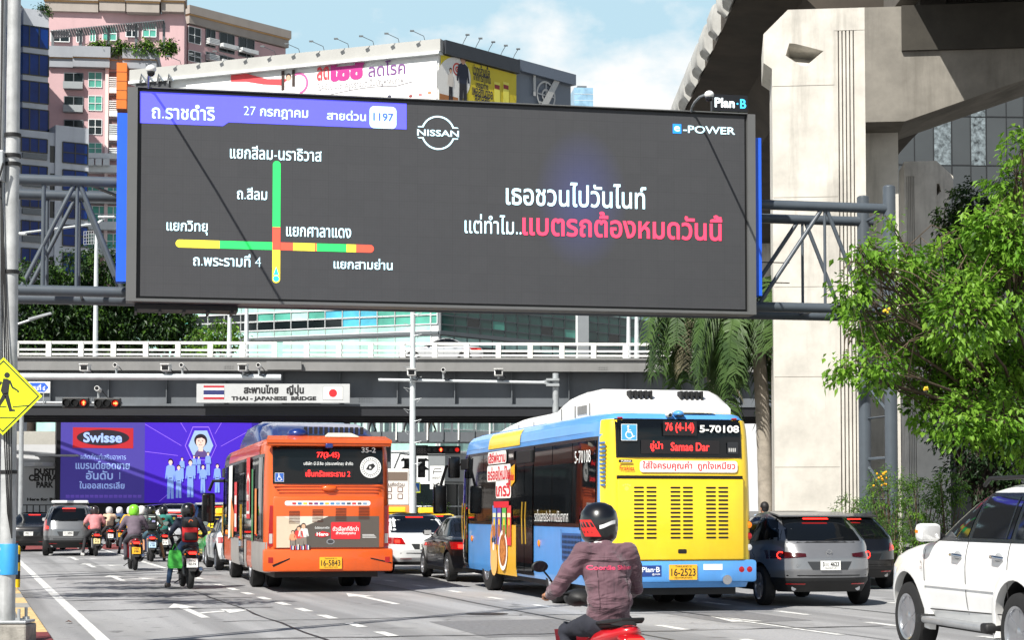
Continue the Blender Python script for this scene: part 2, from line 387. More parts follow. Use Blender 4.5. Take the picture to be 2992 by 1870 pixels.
for s_, t_ in ((7.6, 27), (3.9, 38)): b.poly([RD(s_, t_, .0065)+V((.33*math.cos(k*.3927), .33*math.sin(k*.3927), 0)) for k in range(16)])
struct(b.build('road_manhole'))
LFq = G(205, 1822); dl = tag(MB().use(mat('dry_leaf_brown', (96, 60, 36), .8)).add([(-.05, 0, .02), (0, -.08, .04), (.06, 0, .015), (.0, .1, .03), (0, 0, .05)], [(0, 1, 4), (1, 2, 4), (2, 3, 4), (3, 0, 4)]).build('dry_leaf'), 'small brown dry leaf lying on the white edge line near the kerb', 'leaf'); dl.location = LFq
PAV = mat('paving', (132, 130, 128), .9, 0, .2, 5, bump=.2, bs=30)
t = PAV.node_tree; bk = t.nodes.new('ShaderNodeTexBrick'); bk.inputs['Scale'].default_value = 2.5; bk.inputs['Mortar Size'].default_value = .015
mp_ = t.nodes.new('ShaderNodeMapping'); mp_.inputs['Rotation'].default_value = (0, 0, R(-16.5)); mx_ = t.nodes.new('ShaderNodeMixRGB'); mx_.blend_type = 'MULTIPLY'; mx_.inputs[0].default_value = 1
bk.inputs['Color1'].default_value = (1, 1, 1, 1); bk.inputs['Color2'].default_value = (.8, .8, .8, 1); bk.inputs['Mortar'].default_value = (.35, .35, .35, 1)
pb = t.nodes['Principled BSDF']; s_ = pb.inputs['Base Color'].links[0].from_socket
t.links.new(t.nodes['Texture Coordinate'].outputs['Object'], mp_.inputs[0]); t.links.new(mp_.outputs[0], bk.inputs[0]); t.links.new(s_, mx_.inputs[1]); t.links.new(bk.outputs[0], mx_.inputs[2]); t.links.new(mx_.outputs[0], pb.inputs['Base Color'])
def slab(s0, s1, t0, t1, h, m, name):
    mb = MB().use(m); mb.prism([RD(s0, t0, -.02), RD(s1, t0, -.02), RD(s1, t1, -.02), RD(s0, t1, -.02)], (0, 0, h+.02)); return struct(mb.build(name))
slab(-9, .72, -6, 88, .13, PAV, 'pavement'); slab(18.6, 46, -6, 100, .13, PAV, 'pavement')
KY = mat('kerb_yellow', (214, 183, 128), .8, 0, .2, 9, streak=.5); KW = mat('kerb_grey', (150, 148, 142), .85, 0, .2, 9)
KR = mat('kerb_red', (120, 48, 50), .8, 0, .2, 9)
def kerb(s0, s1, parts):
    mb = MB()
    for t0, t1, m in parts: mb.use(m).prism([RD(s0, t0, -.01), RD(s1, t0, -.01), RD(s1, t1, -.01), RD(s0, t1, -.01)], (0, 0, .15))
    return struct(mb.build('kerb'))
kerb(.72, .96, [(-6, 22.5, KR), (22.5, 28.2, KY), (28.2, 29.6, KW), (29.6, 31.4, KY), (31.4, 33, KW), (33, 60, KY), (60, 88, KW)]); kerb(18.3, 18.6, [(-6, 100, KW)])
SOIL = mat('soil', (70, 58, 44), .95, 0, .3, 4)
slab(19.2, 34, 28, 64, .2, SOIL, 'planting_bed')
# ================= flyover bridge across the junction
STL = mat('bridge_grey', (128, 128, 127), .6, 0, .1, .6, streak=.25); STD = mat('bridge_dark', (100, 105, 110), .55, 0, .12, .5, streak=.3)
RWT = mat('railing_white', (232, 232, 228), .45, 0, .08, 3, streak=.15)
br = thing('flyover_bridge', 'grey steel flyover with white railing crossing above the junction', 'bridge', (0, 96, 0), R(2.2))
def bz(py): return P(1496, py, 97).z
X0, X1 = -48, 46
mb = MB().use(STL); mb.box(X0, 0, bz(1089), X1, .28, bz(1054)); mb.box(X0, -.06, bz(1090), X1, .0, bz(1072)); mb.box(X0, -.12, bz(1056), X1, .5, bz(1051)); mb.box(X0, .28, bz(1070), X1, 10, bz(1060))
mb.box(-12.7, -.35, bz(1088), -10.9, -.1, bz(1064))
for x in (-27, -14.9, 4.5):
    for k in range(4): mb.box(x+k*.13, -.08, bz(1084), x+k*.13+.07, -.058, bz(1080)); mb.box(x+k*.13, -.08, bz(1078), x+k*.13+.07, -.058, bz(1074))
mb.build('deck', None, br)
for k in range(4):
    y = 1.0+k*2.6; mb = MB().use(STD); mb.box(X0, y, bz(1183), X1, y+.05, bz(1088)); mb.box(X0, y-.35, bz(1190), X1, y+.35, bz(1183)); 
    for x in range(int(X0), int(X1), 3): mb.box(x, y-.3, bz(1182), x+.04, y, bz(1090))
    for x in (-22, -8, 5.5):
        if k == 0:
            for i in range(6):
                for j in range(14): mb.box(x+i*.13, y-.02, bz(1176-j*5), x+i*.13+.05, y, bz(1174-j*5))
    mb.use(mat('bridge_black', (30, 31, 36), .5, 0, .1, 1)); mb.box(X0, y-.25, bz(1217), X1, y-.1, bz(1190)-.01); mb.box(X0, y+.1, bz(1215), X1, y+.25, bz(1190)-.01)
    mb.build('girder', None, br)
for zz, th in ((1008, .1), (1029, .07), (1042, .07)):
    z = bz(zz); mb = MB().use(RWT)
    for a, c in ((X0, -12.2), (-11.9, 10.8), (11.6, X1)): mb.box(a, .1, z-th, c, .2, z+th*.4)
    mb.build('rail', None, br)
mb = MB().use(RWT); mb.box(X0, 9.6, bz(1012), X1, 9.7, bz(1006)); mb.box(X0, 9.6, bz(1036), X1, 9.7, bz(1030)); mb.build('rail', None, br)
for i in range(50):
    x = -44+i*1.66
    if -26.5 < x < 14: MB().use(RWT).box(x, .04, bz(1052), x+.26, .24, bz(1006)).build('railing_post', None, br)
mb = MB().use(mat('bolt_white', (200, 200, 196), .5))
sg = thing('bridge_name_sign', 'white sign board on the flyover girder naming the bridge with two flags', 'sign', P(800, 1190, 95.6))
Ms = frame(P(800, 1150, 95.5), (1, .02, 0))
a = onplane(574, 1177, Ms); c = onplane(1022, 1122, Ms)
sb = MB().use(mat('sign_board_white', (186, 188, 188), .5, 0, .06, .6)); sb.box(a[0], a[1], -.16, c[0], c[1], 0, M=Ms); sb.build('board', None, sg, None, True)
A = Art(Ms, .012); k = mpp(800, 1150, Ms)
def at(px, py, M=Ms): return onplane(px, py, M)
DK = flat((28, 28, 30))
x, y = at(800, 1141); A.text('สะพานไทย - ญี่ปุ่น', x, y, 176*k, 34*k, DK, 1, .045); x, y = at(800, 1166); A.text('THAI - JAPANESE  BRIDGE', x, y, 248*k, 15*k, DK, 1, .05)
A.build('lettering', sg, True)
A = Art(Ms, .012); x, y = at(625, 1147); w, h = 30*k, 20*k
for i, (cc, p0, p1) in enumerate((((178, 40, 52), -1, 1), (WHITE, -.667, .667), ((40, 46, 100), -.333, .333))): A.rect(x-w, y+p0*h, x+w, y+p1*h, flat(cc), 1+i*.5)
A.build('flag', sg, True)
A = Art(Ms, .012); x, y = at(973, 1149); A.rect(x-29*k, y-20*k, x+29*k, y+20*k, flat((60, 60, 60)), .6).rect(x-28*k, y-19*k, x+28*k, y+19*k, flat(WHITE), 1).disc(x, y, 12*k, flat((206, 30, 38)), 1.5); A.build('flag', sg, True)
# ================= viaduct pillars and decks
CON = mat('concrete', (202, 198, 189), .85, 0, .16, .7, bump=.25, bs=3, streak=.8)
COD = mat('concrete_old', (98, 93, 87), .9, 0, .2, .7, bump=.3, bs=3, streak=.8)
def pillar(label, px0, px1, ytop, d, mirror, tail, deep=2.6):
    a = P(px0, 1000, d).x; c = P(px1, 1000, d).x; w = c-a; zt = P(px0, ytop, d).z
    t = thing('viaduct_pillar', label, 'pillar', ((a+c)/2, d, 0), -R(6.5))
    h = w/2; gx = h*.42 if not mirror else -h*.9; gw = w*.2
    # column shaft with a fluted recess in the front
    zr = zt-.7
    ge = gx-.12 if not mirror else h*.5
    def flute(x0, x1, top, nm):
        pr = [(x0, 0)]
        if x0 <= gx < x1:
            pr += [(gx, 0)] if gx > x0 else []
            for i in range(5): x = gx+gw*(i/5); pr += [(x, 0), (x, .12), (x+gw*.07, .12), (x+gw*.07, 0)]
            pr += [(gx+gw, 0)]
        pr += [(x1, 0), (x1, deep), (x0, deep)]; pr = [q for i, q in enumerate(pr) if i == 0 or q != pr[i-1]]
        MB().use(CON).prism([(x, y, 0) for x, y in pr], (0, 0, top)).build(nm, None, t)
    if mirror: flute(-h, ge, zr, 'shaft'); flute(ge+.001, h, zt-2.4, 'shaft')
    else: flute(-h, ge, zt-2.4, 'shaft'); flute(ge+.001, h, zr, 'shaft')
    for z_ in (2.9, 5.7, 8.5, 11.3): MB().use(mat('joint_dark', (120, 114, 104), .9)).box(-h+.02, -.004, z_, (gx if not mirror else h)-.03, .02, z_+.014).build('formwork_joint', None, t)
    s = -1 if mirror else 1; q = lambda x: s*x
    # head: cap slab, chamfered block with a cut-in corbel notch, cantilever beam to one side
    def pl_(ol, y0, y1, m=None): return MB().use(m or CON).prism([(q(x), y0, z) for x, z in (ol if not mirror else ol[::-1])], (0, y1-y0, 0))
    if mirror: ge = -h*.5
    blk_ = pl_([(-h-.26, zt-1.66), (-h-.26, zt-.75), (-h+.5, zt), (ge, zt), (ge, zt-2.4), (-h-.0, zt-2.4), (-h-.0, zt-1.85)], -.014, deep+.02)
    A_, B_, C_, D_ = (q(-h*.63), zt-.98), (q(-h*.74), zt-1.5), (q(h*.19), zt-1.32), (q(-h*.3), zt-1.95)
    hb = bmesh.new()
    for p_ in [(p_[0], -.35, p_[1]) for p_ in (A_, B_, C_, D_)]+[(q(-h*.6), .95, zt-1.28), (q(-h*.1), .95, zt-1.36)]: hb.verts.new(p_)
    bmesh.ops.convex_hull(hb, input=hb.verts[:]); hb.verts.index_update(); tl = MB().use(CON).add([v.co for v in hb.verts], [[v.index for v in f.verts] for f in hb.faces]); hb.free()
    link('pillar_head', cut(raw(blk_), [tl]), t)
    pl_([(ge, zt), (h, zt), (h, zr), (ge, zr)], -.012, deep+.018).build('cap_slab', None, t)
    if tail > 1:
        CONB = mat('concrete_beam', (128, 124, 116), .9, 0, .2, .7, bump=.3, bs=3, streak=.8)  # weathered concrete, darkened further so the colour carries some of the beam's shade
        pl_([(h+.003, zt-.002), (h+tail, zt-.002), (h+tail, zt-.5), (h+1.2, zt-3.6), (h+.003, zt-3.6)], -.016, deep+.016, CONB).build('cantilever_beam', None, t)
        MB().use(mat('concrete_shade_dark', (56, 53, 47), .9, 0, .25, .7, bump=.3, bs=3, streak=.6)).box(h+1.12, -.16, zt-1.42, h+tail-.01, -.017, zt-.01).build('beam_shade_box', None, t)  # box added proud of the beam, its near-black colour standing in for deep shade
        pl_([(h, 0), (h, zt-3.6), (h+1.15, zt-3.6), (h+1.15, 0)], 1.7, deep).build('shaft_side', None, t)
    return t, zt
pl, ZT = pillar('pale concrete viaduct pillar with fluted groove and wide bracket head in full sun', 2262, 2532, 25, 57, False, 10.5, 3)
pl2, _ = pillar('weathered concrete viaduct pillar half hidden behind the first pillar', 2648, 2772, 470, 86, True, .2)
pl3, _ = pillar('shaded concrete viaduct pillar far down the road beside the palm crowns', 2222, 2262, 505, 112, False, .3)
# curved deck with parapet, its sagging grey edge covers
vd = thing('viaduct_deck', 'brown concrete rail viaduct curving overhead behind the sunlit pillar', 'viaduct', (10, 56, 0))
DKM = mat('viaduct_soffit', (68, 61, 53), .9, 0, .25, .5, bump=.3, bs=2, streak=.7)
path = []
for i in range(22):
    u = i/21; path.append((V((7.75-.2*u+15*max(0, u-.32)**2, 62.2+u*66, 19.2)), -.0+math.atan2(26*max(0, u-.32)*.7, 60)*.9))
rings, edge = [], []
for p, hd in path:
    rt = V((math.cos(hd), -math.sin(hd), 0))
    rings.append([p+rt*a+V((0, 0, z)) for a, z in ((0, 1.1), (.3, 1.1), (.3, .35), (11, .35), (11, 1.1), (11.3, 1.1), (11.3, .05), (9.2, -.15), (8.0, -1.35), (3.4, -1.35), (2.2, -.15), (0, .05))]); edge.append((p, rt))
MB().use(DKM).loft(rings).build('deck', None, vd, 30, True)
cv = mat('cover_sheet_grey', (176, 176, 172), .6, 0, .15, 2, streak=.3)
for i in range(16):
    u = i/16*14; j = int(u); fr = u-j; p = path[j][0].lerp(path[j+1][0], fr); q2 = path[j][0].lerp(path[min(j+1, 21)][0], min(fr+.72, .999)); rt = edge[j][1]; o = -rt
    m = MB().use(cv); rr = []
    for k in range(8):
        c = p.lerp(q2, k/7); bul = .34+.14*math.sin(k/7*math.pi); rr.append([c+o*a+V((0, 0, z)) for a, z in ((-.05, 1.2), (bul*.6, 1.15), (bul, .65), (bul*.9, .2-.1*k/7), (bul*.3, -.06), (-.05, .2))])
    m.loft(rr); m.build('edge_cover', None, vd, 40, True)
rd = thing('viaduct_girder', 'dark concrete viaduct girder resting above the right end of the pillar head', 'viaduct', (12, 46, ZT))
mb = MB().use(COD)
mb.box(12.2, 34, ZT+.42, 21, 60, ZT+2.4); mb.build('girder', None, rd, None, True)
for x in (12.8, 17.2): mb = MB().use(mat('bearing_dark', (48, 44, 40), .8)); mb.box(x, 57.3, ZT+.01, x+.8, 58.4, ZT+.42); mb.build('bearing', None, rd, None, True)
# ================= gantry with the big screen
GST = mat('gantry_grey', (78, 86, 94), .42, 0, .08, 2, streak=.3)
q0, q1 = P(373, 253, 42), P(2206, 328, 44.96); pu = V((q1.x-q0.x, q1.y-q0.y, 0)); PW = pu.length; pu.normalize(); pn = V((pu.y, -pu.x, 0))
pz0, pz1 = P(373, 879, 42).z, q0.z; PH = pz1-pz0
MP = frame((q0.x, q0.y, pz0), pu); MPi = MP.inverted()
gt = thing('sign_gantry', 'grey tubular steel gantry spanning the road and carrying the big screen', 'gantry', (q0.x, q0.y, 0), math.atan2(pu.y, pu.x))
# local frame of gantry: x along, y away from the road user, z up
def lx(px, py=600): return onplane(px, py, MP)[0]
zt_, zb_ = pz0+onplane(300, 515, MP)[1], pz0+onplane(320, 842, MP)[1]
ztb = zt_-.08
xl, xr = lx(-8), lx(2633)
yF, yB = .75, 2.35
for y, z in ((yF, zt_), (yB, ztb), (yF, zb_), (yB, zb_-.02)):
    MB().use(GST).tube([(xl-.4, y, z), (xr+(0 if y == yF else .2), y, z)], .125, 12).build('chord', None, gt, 60)
for x, y in ((xl, yF), (xl, yB), (xr, yF), (xr-.05, yB)):
    m = MB().use(GST).tube([(x, y, .1), (x, y, zt_+.55)], .16, 16); m.ball((x, y, zt_+.55), (.16, .16, .06)); m.box(x-.35, y-.35, .1, x+.35, y+.35, .14); m.build('column', None, gt, 60)
r = .055
for y, zz in ((yF, 0), (yB, -.06)):
    m = MB().use(GST)
    for x0, x1, x2 in ((lx(2240), lx(2438), lx(2560)), (lx(55), lx(218), lx(362))):
        m.tube([(x0, y, zb_), (x1, y, zt_)], r, 8); m.tube([(x1+.06, y, zt_), (x2, y, zb_)], r, 8); m.tube([(x1+.03, y, zt_), (x1+.03, y, zb_)], .04, 8)
    for x in (lx(122), lx(2232)): m.tube([(x, y, zb_), (x, y, zt_)], .05, 8)
    n = 9
    for i in range(n):
        xa = lx(420)+(lx(2180)-lx(420))*i/n; xb = lx(420)+(lx(2180)-lx(420))*(i+1)/n
        m.tube([(xa, y, zb_ if i % 2 else zt_), (xb, y, zt_ if i % 2 else zb_)], r, 6)
    m.build('side_bracing', None, gt, 60)
m = MB().use(GST)
for i in range(13):
    x = xl+(xr-xl)*i/12; m.tube([(x, yF, zt_), (x+(.9 if i % 2 else -.0), yB, ztb)], .04, 6); m.tube([(x, yF, zb_), (x, yB, zb_)], .04, 6)
for i in range(6):
    z = .8+i*1.05; m.tube([(xr, yF, z), (xr, yB, z+(.9 if i % 2 else 0))], .045, 6); m.tube([(xr, yF, z), (xr, yB, z)], .03, 6)
m.build('bracing', None, gt, 60)
m = MB().use(mat('ladder_black', (40, 42, 45), .5))
xa = lx(2243); xb = lx(2292)
m.tube([(xa, yB-.3, zb_), (xa, yB-.3, zt_)], .018, 6); m.tube([(xb, yB-.3, zb_), (xb, yB-.3, zt_)], .018, 6)
for i in range(7): m.tube([(xa, yB-.3, zb_+.3+i*.38), (xb, yB-.3, zb_+.3+i*.38)], .016, 6)
for z in (.78, 1.3): m.tube([(xb, yB-.3, zb_+z), (lx(2389), yB-.3, zb_+z)], .014, 6)
m.build('ladder', None, gt)
m = MB().use(mat('catwalk_black', (30, 31, 33), .6)); m.box(lx(395), .35, pz0-.14, lx(700), 1.2, pz0-.03)
for i in range(5): m.box(lx(395)+i*.55, .3, pz0-.2, lx(395)+i*.55+.06, 1.2, pz0-.14)
m.build('catwalk', None, gt)
# ---- LED screen
ld = thing('led_billboard', 'huge grey screen on the gantry showing a traffic map and a car advert', 'billboard', (q0.x, q0.y, pz0), math.atan2(pu.y, pu.x))
FRM = mat('screen_frame_grey', (96, 97, 97), .5, 0, .05, 1, streak=.12); 
lo = lambda px, py: onplane(px, py, MP)
ix0, iy0 = lo(409, 864); ix1, iy1 = lo(2177, 337)
m = MB().use(FRM); m.box(0, -.02, 0, ix0-.09, .6, PH); m.box(ix1+.06, -.02, 0, PW, .6, PH); m.box(ix0-.09, -.02, iy1+.06, ix1+.06, .6, PH); m.box(ix0-.09, -.02, 0, ix1+.06, .6, iy0-.06); m.box(.02, .55, .02, PW-.02, .62, PH-.02); m.build('frame', None, ld)
m = MB().use(mat('bezel_black', (12, 12, 12), .5)); m.box(ix0-.088, .09, iy0-.058, ix1+.058, .2, iy1+.058); m.build('bezel', None, ld)
def led_mat():
    m = mat('led_panel', (62, 63, 66), .75, 0, .03, 6)
    t = m.node_tree; b_ = t.nodes['Principled BSDF']; s0 = b_.inputs['Base Color'].links[0].from_socket
    tc = t.nodes['Texture Coordinate']; w = []
    for ax in ('X', 'Z'):
        n = t.nodes.new('ShaderNodeTexWave'); n.bands_direction = ax; n.inputs['Scale'].default_value = 4.9; t.links.new(tc.outputs['Object'], n.inputs['Vector']); n.inputs['Distortion'].default_value = .6; n.inputs['Detail Scale'].default_value = .5; w.append(n)
    x = t.nodes.new('ShaderNodeMixRGB'); x.blend_type = 'MULTIPLY'; x.inputs[0].default_value = .05; t.links.new(s0, x.inputs[1]); t.links.new(w[0].outputs[0], x.inputs[2])
    x2 = t.nodes.new('ShaderNodeMixRGB'); x2.blend_type = 'MULTIPLY'; x2.inputs[0].default_value = .04; t.links.new(x.outputs[0], x2.inputs[1]); t.links.new(w[1].outputs[0], x2.inputs[2]); t.links.new(x2.outputs[0], b_.inputs['Base Color'])
    bk = t.nodes.new('ShaderNodeTexBrick'); bk.offset = 0; bk.inputs['Color1'].default_value = (1, 1, 1, 1); bk.inputs['Color2'].default_value = (.94, .945, .95, 1); bk.inputs['Mortar'].default_value = (.84, .84, .84, 1); bk.inputs['Scale'].default_value = 1; bk.inputs['Brick Width'].default_value = .42; bk.inputs['Row Height'].default_value = .42; bk.inputs['Mortar Size'].default_value = .006
    sx_ = t.nodes.new('ShaderNodeSeparateXYZ'); cx__ = t.nodes.new('ShaderNodeCombineXYZ'); t.links.new(tc.outputs['Object'], sx_.inputs[0]); t.links.new(sx_.outputs[0], cx__.inputs[0]); t.links.new(sx_.outputs[2], cx__.inputs[1]); t.links.new(cx__.outputs[0], bk.inputs[0])
    x3 = t.nodes.new('ShaderNodeMixRGB'); x3.blend_type = 'MULTIPLY'; x3.inputs[0].default_value = 1; t.links.new(x2.outputs[0], x3.inputs[1]); t.links.new(bk.outputs[0], x3.inputs[2]); t.links.new(x3.outputs[0], b_.inputs['Base Color'])
    # blue glow shown on the screen behind the headline
    gl = V(lo(1700, 580)); ox, oz = gl.x, gl.y
    mp = t.nodes.new('ShaderNodeMapping'); mp.inputs['Location'].default_value = (-ox/1.15, 0, -oz/1.7); mp.inputs['Scale'].default_value = (1/1.15, 0, 1/1.7)
    gr = t.nodes.new('ShaderNodeTexGradient'); gr.gradient_type = 'SPHERICAL'; t.links.new(tc.outputs['Object'], mp.inputs[0]); t.links.new(mp.outputs[0], gr.inputs[0])
    mu = t.nodes.new('ShaderNodeMath'); mu.operation = 'MULTIPLY'; mu.inputs[1].default_value = .11; t.links.new(gr.outputs[0], mu.inputs[0]); t.links.new(mu.outputs[0], b_.inputs['Emission Strength']); b_.inputs['Emission Color'].default_value = (.1, .16, 1, 1)
    return m
m = MB().use(led_mat()); m.box(ix0, .06, iy0, ix1, .12, iy1); m.build('screen', None, ld)
ML = frame((0, .06, 0), (1, 0, 0)); kk = mpp(1300, 600, MP)
E_ = lambda c, e=.62: flat(c, e, .7)
LWT = E_((200, 240, 252), .7); VIO = E_((84, 84, 236), .6); GRN = E_((40, 205, 95), .55); YEL = E_((235, 215, 60), .55); REDD = E_((240, 80, 60), .55); PNK = E_((245, 62, 96), .6); CYA = E_((40, 190, 235), .6)
A = Art(ML, .004)
def Q(*p): return [lo(px, py) for px, py in p]
A.poly(Q((409, 264), (1189, 300), (1189, 376), (1158, 374.5), (668, 355), (652, 366), (409, 357)), VIO, 1)
A.build('header_band', ld)
A = Art(ML, .004)
def T(t, px, py, w, h, m=LWT, bold=.014, AA=None, lay=3):
    x, y = lo(px, py); s = mpp(px, py, MP); (AA or A).text(t, x, y, w*s, h*s, m, lay, bold)
T('ถ.ราชดำริ', 536, 325, 184, 46); T('27 กรกฎาคม', 807, 329, 188, 34); T('สายด่วน', 1013, 335, 114, 29)
x, y = lo(1120, 341); s = mpp(1120, 341, MP); A.rr(x-39*s, y-32*s, x+39*s, y+32*s, 13*s, LWT, 2); T('1197', 1121, 340, 60, 24, E_((70, 100, 205), .3), .028, lay=4)
T('แยกสีลม-นราธิวาส', 807, 446, 268, 40, LWT, .012); T('ถ.สีลม', 737, 564, 88, 36, LWT, .012); T('แยกวิทยุ', 547, 664, 120, 42, LWT, .012); T('แยกศาลาแดง', 932, 677, 190, 30, LWT, .012); T('ถ.พระรามที่ 4', 664, 759, 198, 38, LWT, .012); T('แยกสามย่าน', 1062, 770, 172, 32, LWT, .012)
A.build('lettering', ld)
A = Art(ML, .004); vx0, _ = lo(797, 600); vx1, _ = lo(820, 600); yt = lo(808, 468)[1]; rd_ = (vx1-vx0)/2; hm = lo(808, 718)[1]; 
yj0, yj1 = hm-rd_, hm+rd_
A.rect(vx0, lo(808, 662)[1], vx1, yt-rd_, GRN, 1).disc(vx0+rd_, yt-rd_, rd_, GRN, 1.3)
A.rect(vx0, yj0, vx1, lo(808, 662)[1], REDD, 1); yb = lo(808, 826)[1]; A.rect(vx0, yb+rd_, vx1, yj0, YEL, 1).disc(vx0+rd_, yb+rd_, rd_, YEL, 1.3)
A.disc(vx0+rd_, yb+rd_*1.1, rd_*.75, CYA, 2).poly([(vx0+rd_*.35, yb+rd_*2.1), (vx1-rd_*.35, yb+rd_*2.1), (vx0+rd_, yb+rd_*4.2)], CYA, 2)
xs = [lo(p, 718)[0] for p in (514+11, 642, 797)]; A.rect(xs[0], yj0, xs[1], yj1, YEL, 1).rect(xs[1], yj0, xs[2], yj1, GRN, 1).disc(xs[0], hm, rd_, YEL, 1.3)
xs = [lo(p, 722)[0] for p in (820, 857, 921, 926, 1013, 1041, 1082)]
for i, cc in enumerate((REDD, YEL, REDD, GRN, YEL, REDD)): A.rect(xs[i], yj0, xs[i+1], yj1, cc, 1)
A.disc(xs[-1], hm, rd_, REDD, 1.3); A.build('traffic_map', ld)
A = Art(ML, .004)
x, y = lo(1281, 386); s = mpp(1281, 386, MP)
for a0, a1 in ((18, 162), (198, 342)): A.ring(x, y, 45*s, 49.5*s, LWT, 2, a0, a1)
for sx in (-1, 1):
    for sy in (-1, 1): A.poly([(x+sx*46*s, y+sy*14.5*s), (x+sx*60*s, y+sy*14.5*s), (x+sx*57*s, y+sy*17.5*s), (x+sx*47*s, y+sy*18*s)], LWT, 2.3)
T('NISSAN', 1281, 387, 122, 18.5, LWT, .018); A.build('logo', ld)
A = Art(ML, .004); x, y = lo(1980, 374); s = mpp(1980, 374, MP); A.rect(x-12.5*s, y-13.5*s, x+12.5*s, y+13.5*s, E_((30, 130, 225), .65), 2); T('e', 1980, 374, 17, 15, LWT, .014); T('-POWER', 2074, 378, 152, 21, LWT, .014); A.build('logo', ld)
A = Art(ML, .004); T('เธอชวนไปวันไนท์', 1686, 568, 410, 70, LWT, .014); T('แต่ทำไม..', 1442, 654, 166, 56, LWT, .006); T('แบตรถต้องหมดวันนี้', 1823, 657, 584, 74, PNK, .02); A.build('headline', ld)
# blue side boards
BLU = mat('blue_board', (34, 96, 226), .45, 0, .05, 1); BLU2 = BLU
for px0, px1, t0, t1, wh in ((338, 374, 327, 820, 'left'), (2205, 2228, 400, 862, 'right')):
    x0, y0 = lo(px0, t1); x1, y1 = lo(px1, t0); b_ = MB().use(BLU); b_.box(x0, .1, y0, x1, .5, y1); b_.build('side_board', None, ld)
# monitoring camera arms
for i, (px, ty) in enumerate(((433, 258), (2019, 320))):
    ex = (.05, -.6)[i]; x, y = lo(px, ty); t = thing('security_camera', ('small dome camera on a long thin arm at the left end of the big screen', 'small dome camera on a long thin arm near the right end of the big screen')[i], 'camera', MP @ V((x, PH, 0)), math.atan2(pu.y, pu.x), 'dome cameras watching the big screen')
    MB().use(mat('cable_steel', (150, 152, 152), .4, .5)).tube([(0, .02, 0), (0, -.1, .1), (ex*.1, -.5, .12), (ex*.45, -1.6, .0), (ex, -3.3, -.32)], .028, 8).build('arm', None, t, 60)
    m = MB().use(mat('camera_white', (225, 225, 222), .4)).ball((ex, -3.38, -.36), (.11, .11, .09)); m.use(mat('dome_dark', (20, 20, 24), .1)).ball((ex, -3.38, -.44), (.085, .085, .085)); m.build('dome', None, t, 60)
# small sign above the screen
xs, ys = lo(2092, 315); sx1, sy1 = lo(2196, 267)
pb_ = thing('rooftop_sign', 'small black sign with white and blue lettering standing above the big screen', 'sign', MP @ V((xs, PH, -.3)), math.atan2(pu.y, pu.x))
w = sx1-xs; h = sy1-lo(2092, 311)[1]; z0 = .12
m = MB().use(mat('sign_black', (16, 17, 22), .4)); m.box(0, 0, z0, w, .14, z0+h); m.build('panel', None, pb_); m = MB().use(mat('sign_black', BLK)); m.box(w*.2, .04, 0, w*.24, .1, z0); m.box(w*.74, .04, 0, w*.78, .1, z0); m.build('leg', None, pb_)
A = Art(frame((w/2, 0, z0+h/2), (1, 0, 0)), .004); A.text('Plan', -w*.15, -.0, w*.56, h*.58, flat((235, 250, 255), .8), 1, .03); A.disc(w*.21, -.01, h*.055, flat((60, 190, 250), .8), 1); A.text('B', w*.37, -.005, w*.17, h*.56, flat((60, 190, 250), .8), 1, .02); A.build('lettering', pb_)
# ================= buildings
def glass(n, col, rough=.08): return mat('glass_'+n, col, rough, 0, .25, .4, spec=.4)
GB = mat('glass_blue', (8, 48, 116), .12, 0, .25, .4, spec=.22); GD = glass('dark', (26, 34, 36)); GT = glass('teal', (88, 168, 150), .25); GC = glass('cyan', (84, 178, 205), .25); GM = glass('mint', (172, 214, 204), .3); GG = glass('green', (40, 82, 76), .12)
ALW = mat('aluminium_white', (214, 218, 218), .45, 0, .05, 1); ALD = mat('aluminium_grey', (96, 102, 106), .45, 0, .05, 1)
def pw(M, x, y, z=0): return M @ V((x, y, z))
def wallbox(mb, M, x0, y0, x1, y1, z0, z1):
    return mb.box(min(x0, x1), min(y0, y1), z0, max(x0, x1), max(y0, y1), z1, M=M)
def window(par, M, x0, y0, x1, y1, gm, fm, nx=1, ny=1, t=.06, z=.0, name='window', dep=.1):
    m = MB().use(gm); m.poly([pw(M, x0, y0, z+.02), pw(M, x1, y0, z+.02), pw(M, x1, y1, z+.02), pw(M, x0, y1, z+.02)]); m.use(fm)
    for i in range(nx+1):
        x = x0+(x1-x0)*i/nx; wallbox(m, M, x-t/2, y0, x+t/2, y1, z+.025, z+dep)
    for j in range(ny+1):
        y = y0+(y1-y0)*j/ny; wallbox(m, M, x0, y-t/2, x1, y+t/2, z+.024, z+dep-.006)
    return m.build(name, None, par, None, True)
def wpx(par, M, px0, py0, px1, py1, *a, **k):
    """window from photo pixels: corners at its upper left and lower right"""
    x0, y1 = onplane(px0, py0, M); x1, _ = onplane(px1, py0, M); _, y0 = onplane(px0, py1, M); return window(par, M, x0, y0, x1, y1, *a, **k)
# ---- office block far left
OW = mat('office_concrete', (186, 190, 196), .8, 0, .06, .4, streak=.35)
def fr(px0, d0, xd): a = P(px0, 1492, d0); return frame((a.x, a.y, 0), xd)
Mo = fr(40, 198, (.86, .5, 0)); Mo2 = fr(40, 196.5, (.86, .5, 0))
ob = thing('office_building', 'white office building with dark blue strip windows behind the lamp post', 'building', P0(40, 198))
def blk(par, M, px0, px1, py, dep, m, name='wall', z0=0, side=0):
    x0, y = onplane(px0, py, M); x1, _ = onplane(px1, py, M); b = MB().use(m); b.box(x0, z0, -dep, x1, y, 0, M=M); return b.build(name, None, par, None, True)
blk(ob, Mo, 39, 143, 18, 14, OW); blk(ob, Mo2, 39, 163, 375, 15, OW); 
x0, y0 = onplane(160, 366, Mo2); x1, _ = onplane(257, 366, Mo2); b = MB().use(OW); b.box(x0, 0, -14, x1, y0, .35, M=Mo2); b.build('wall', None, ob, None, True)
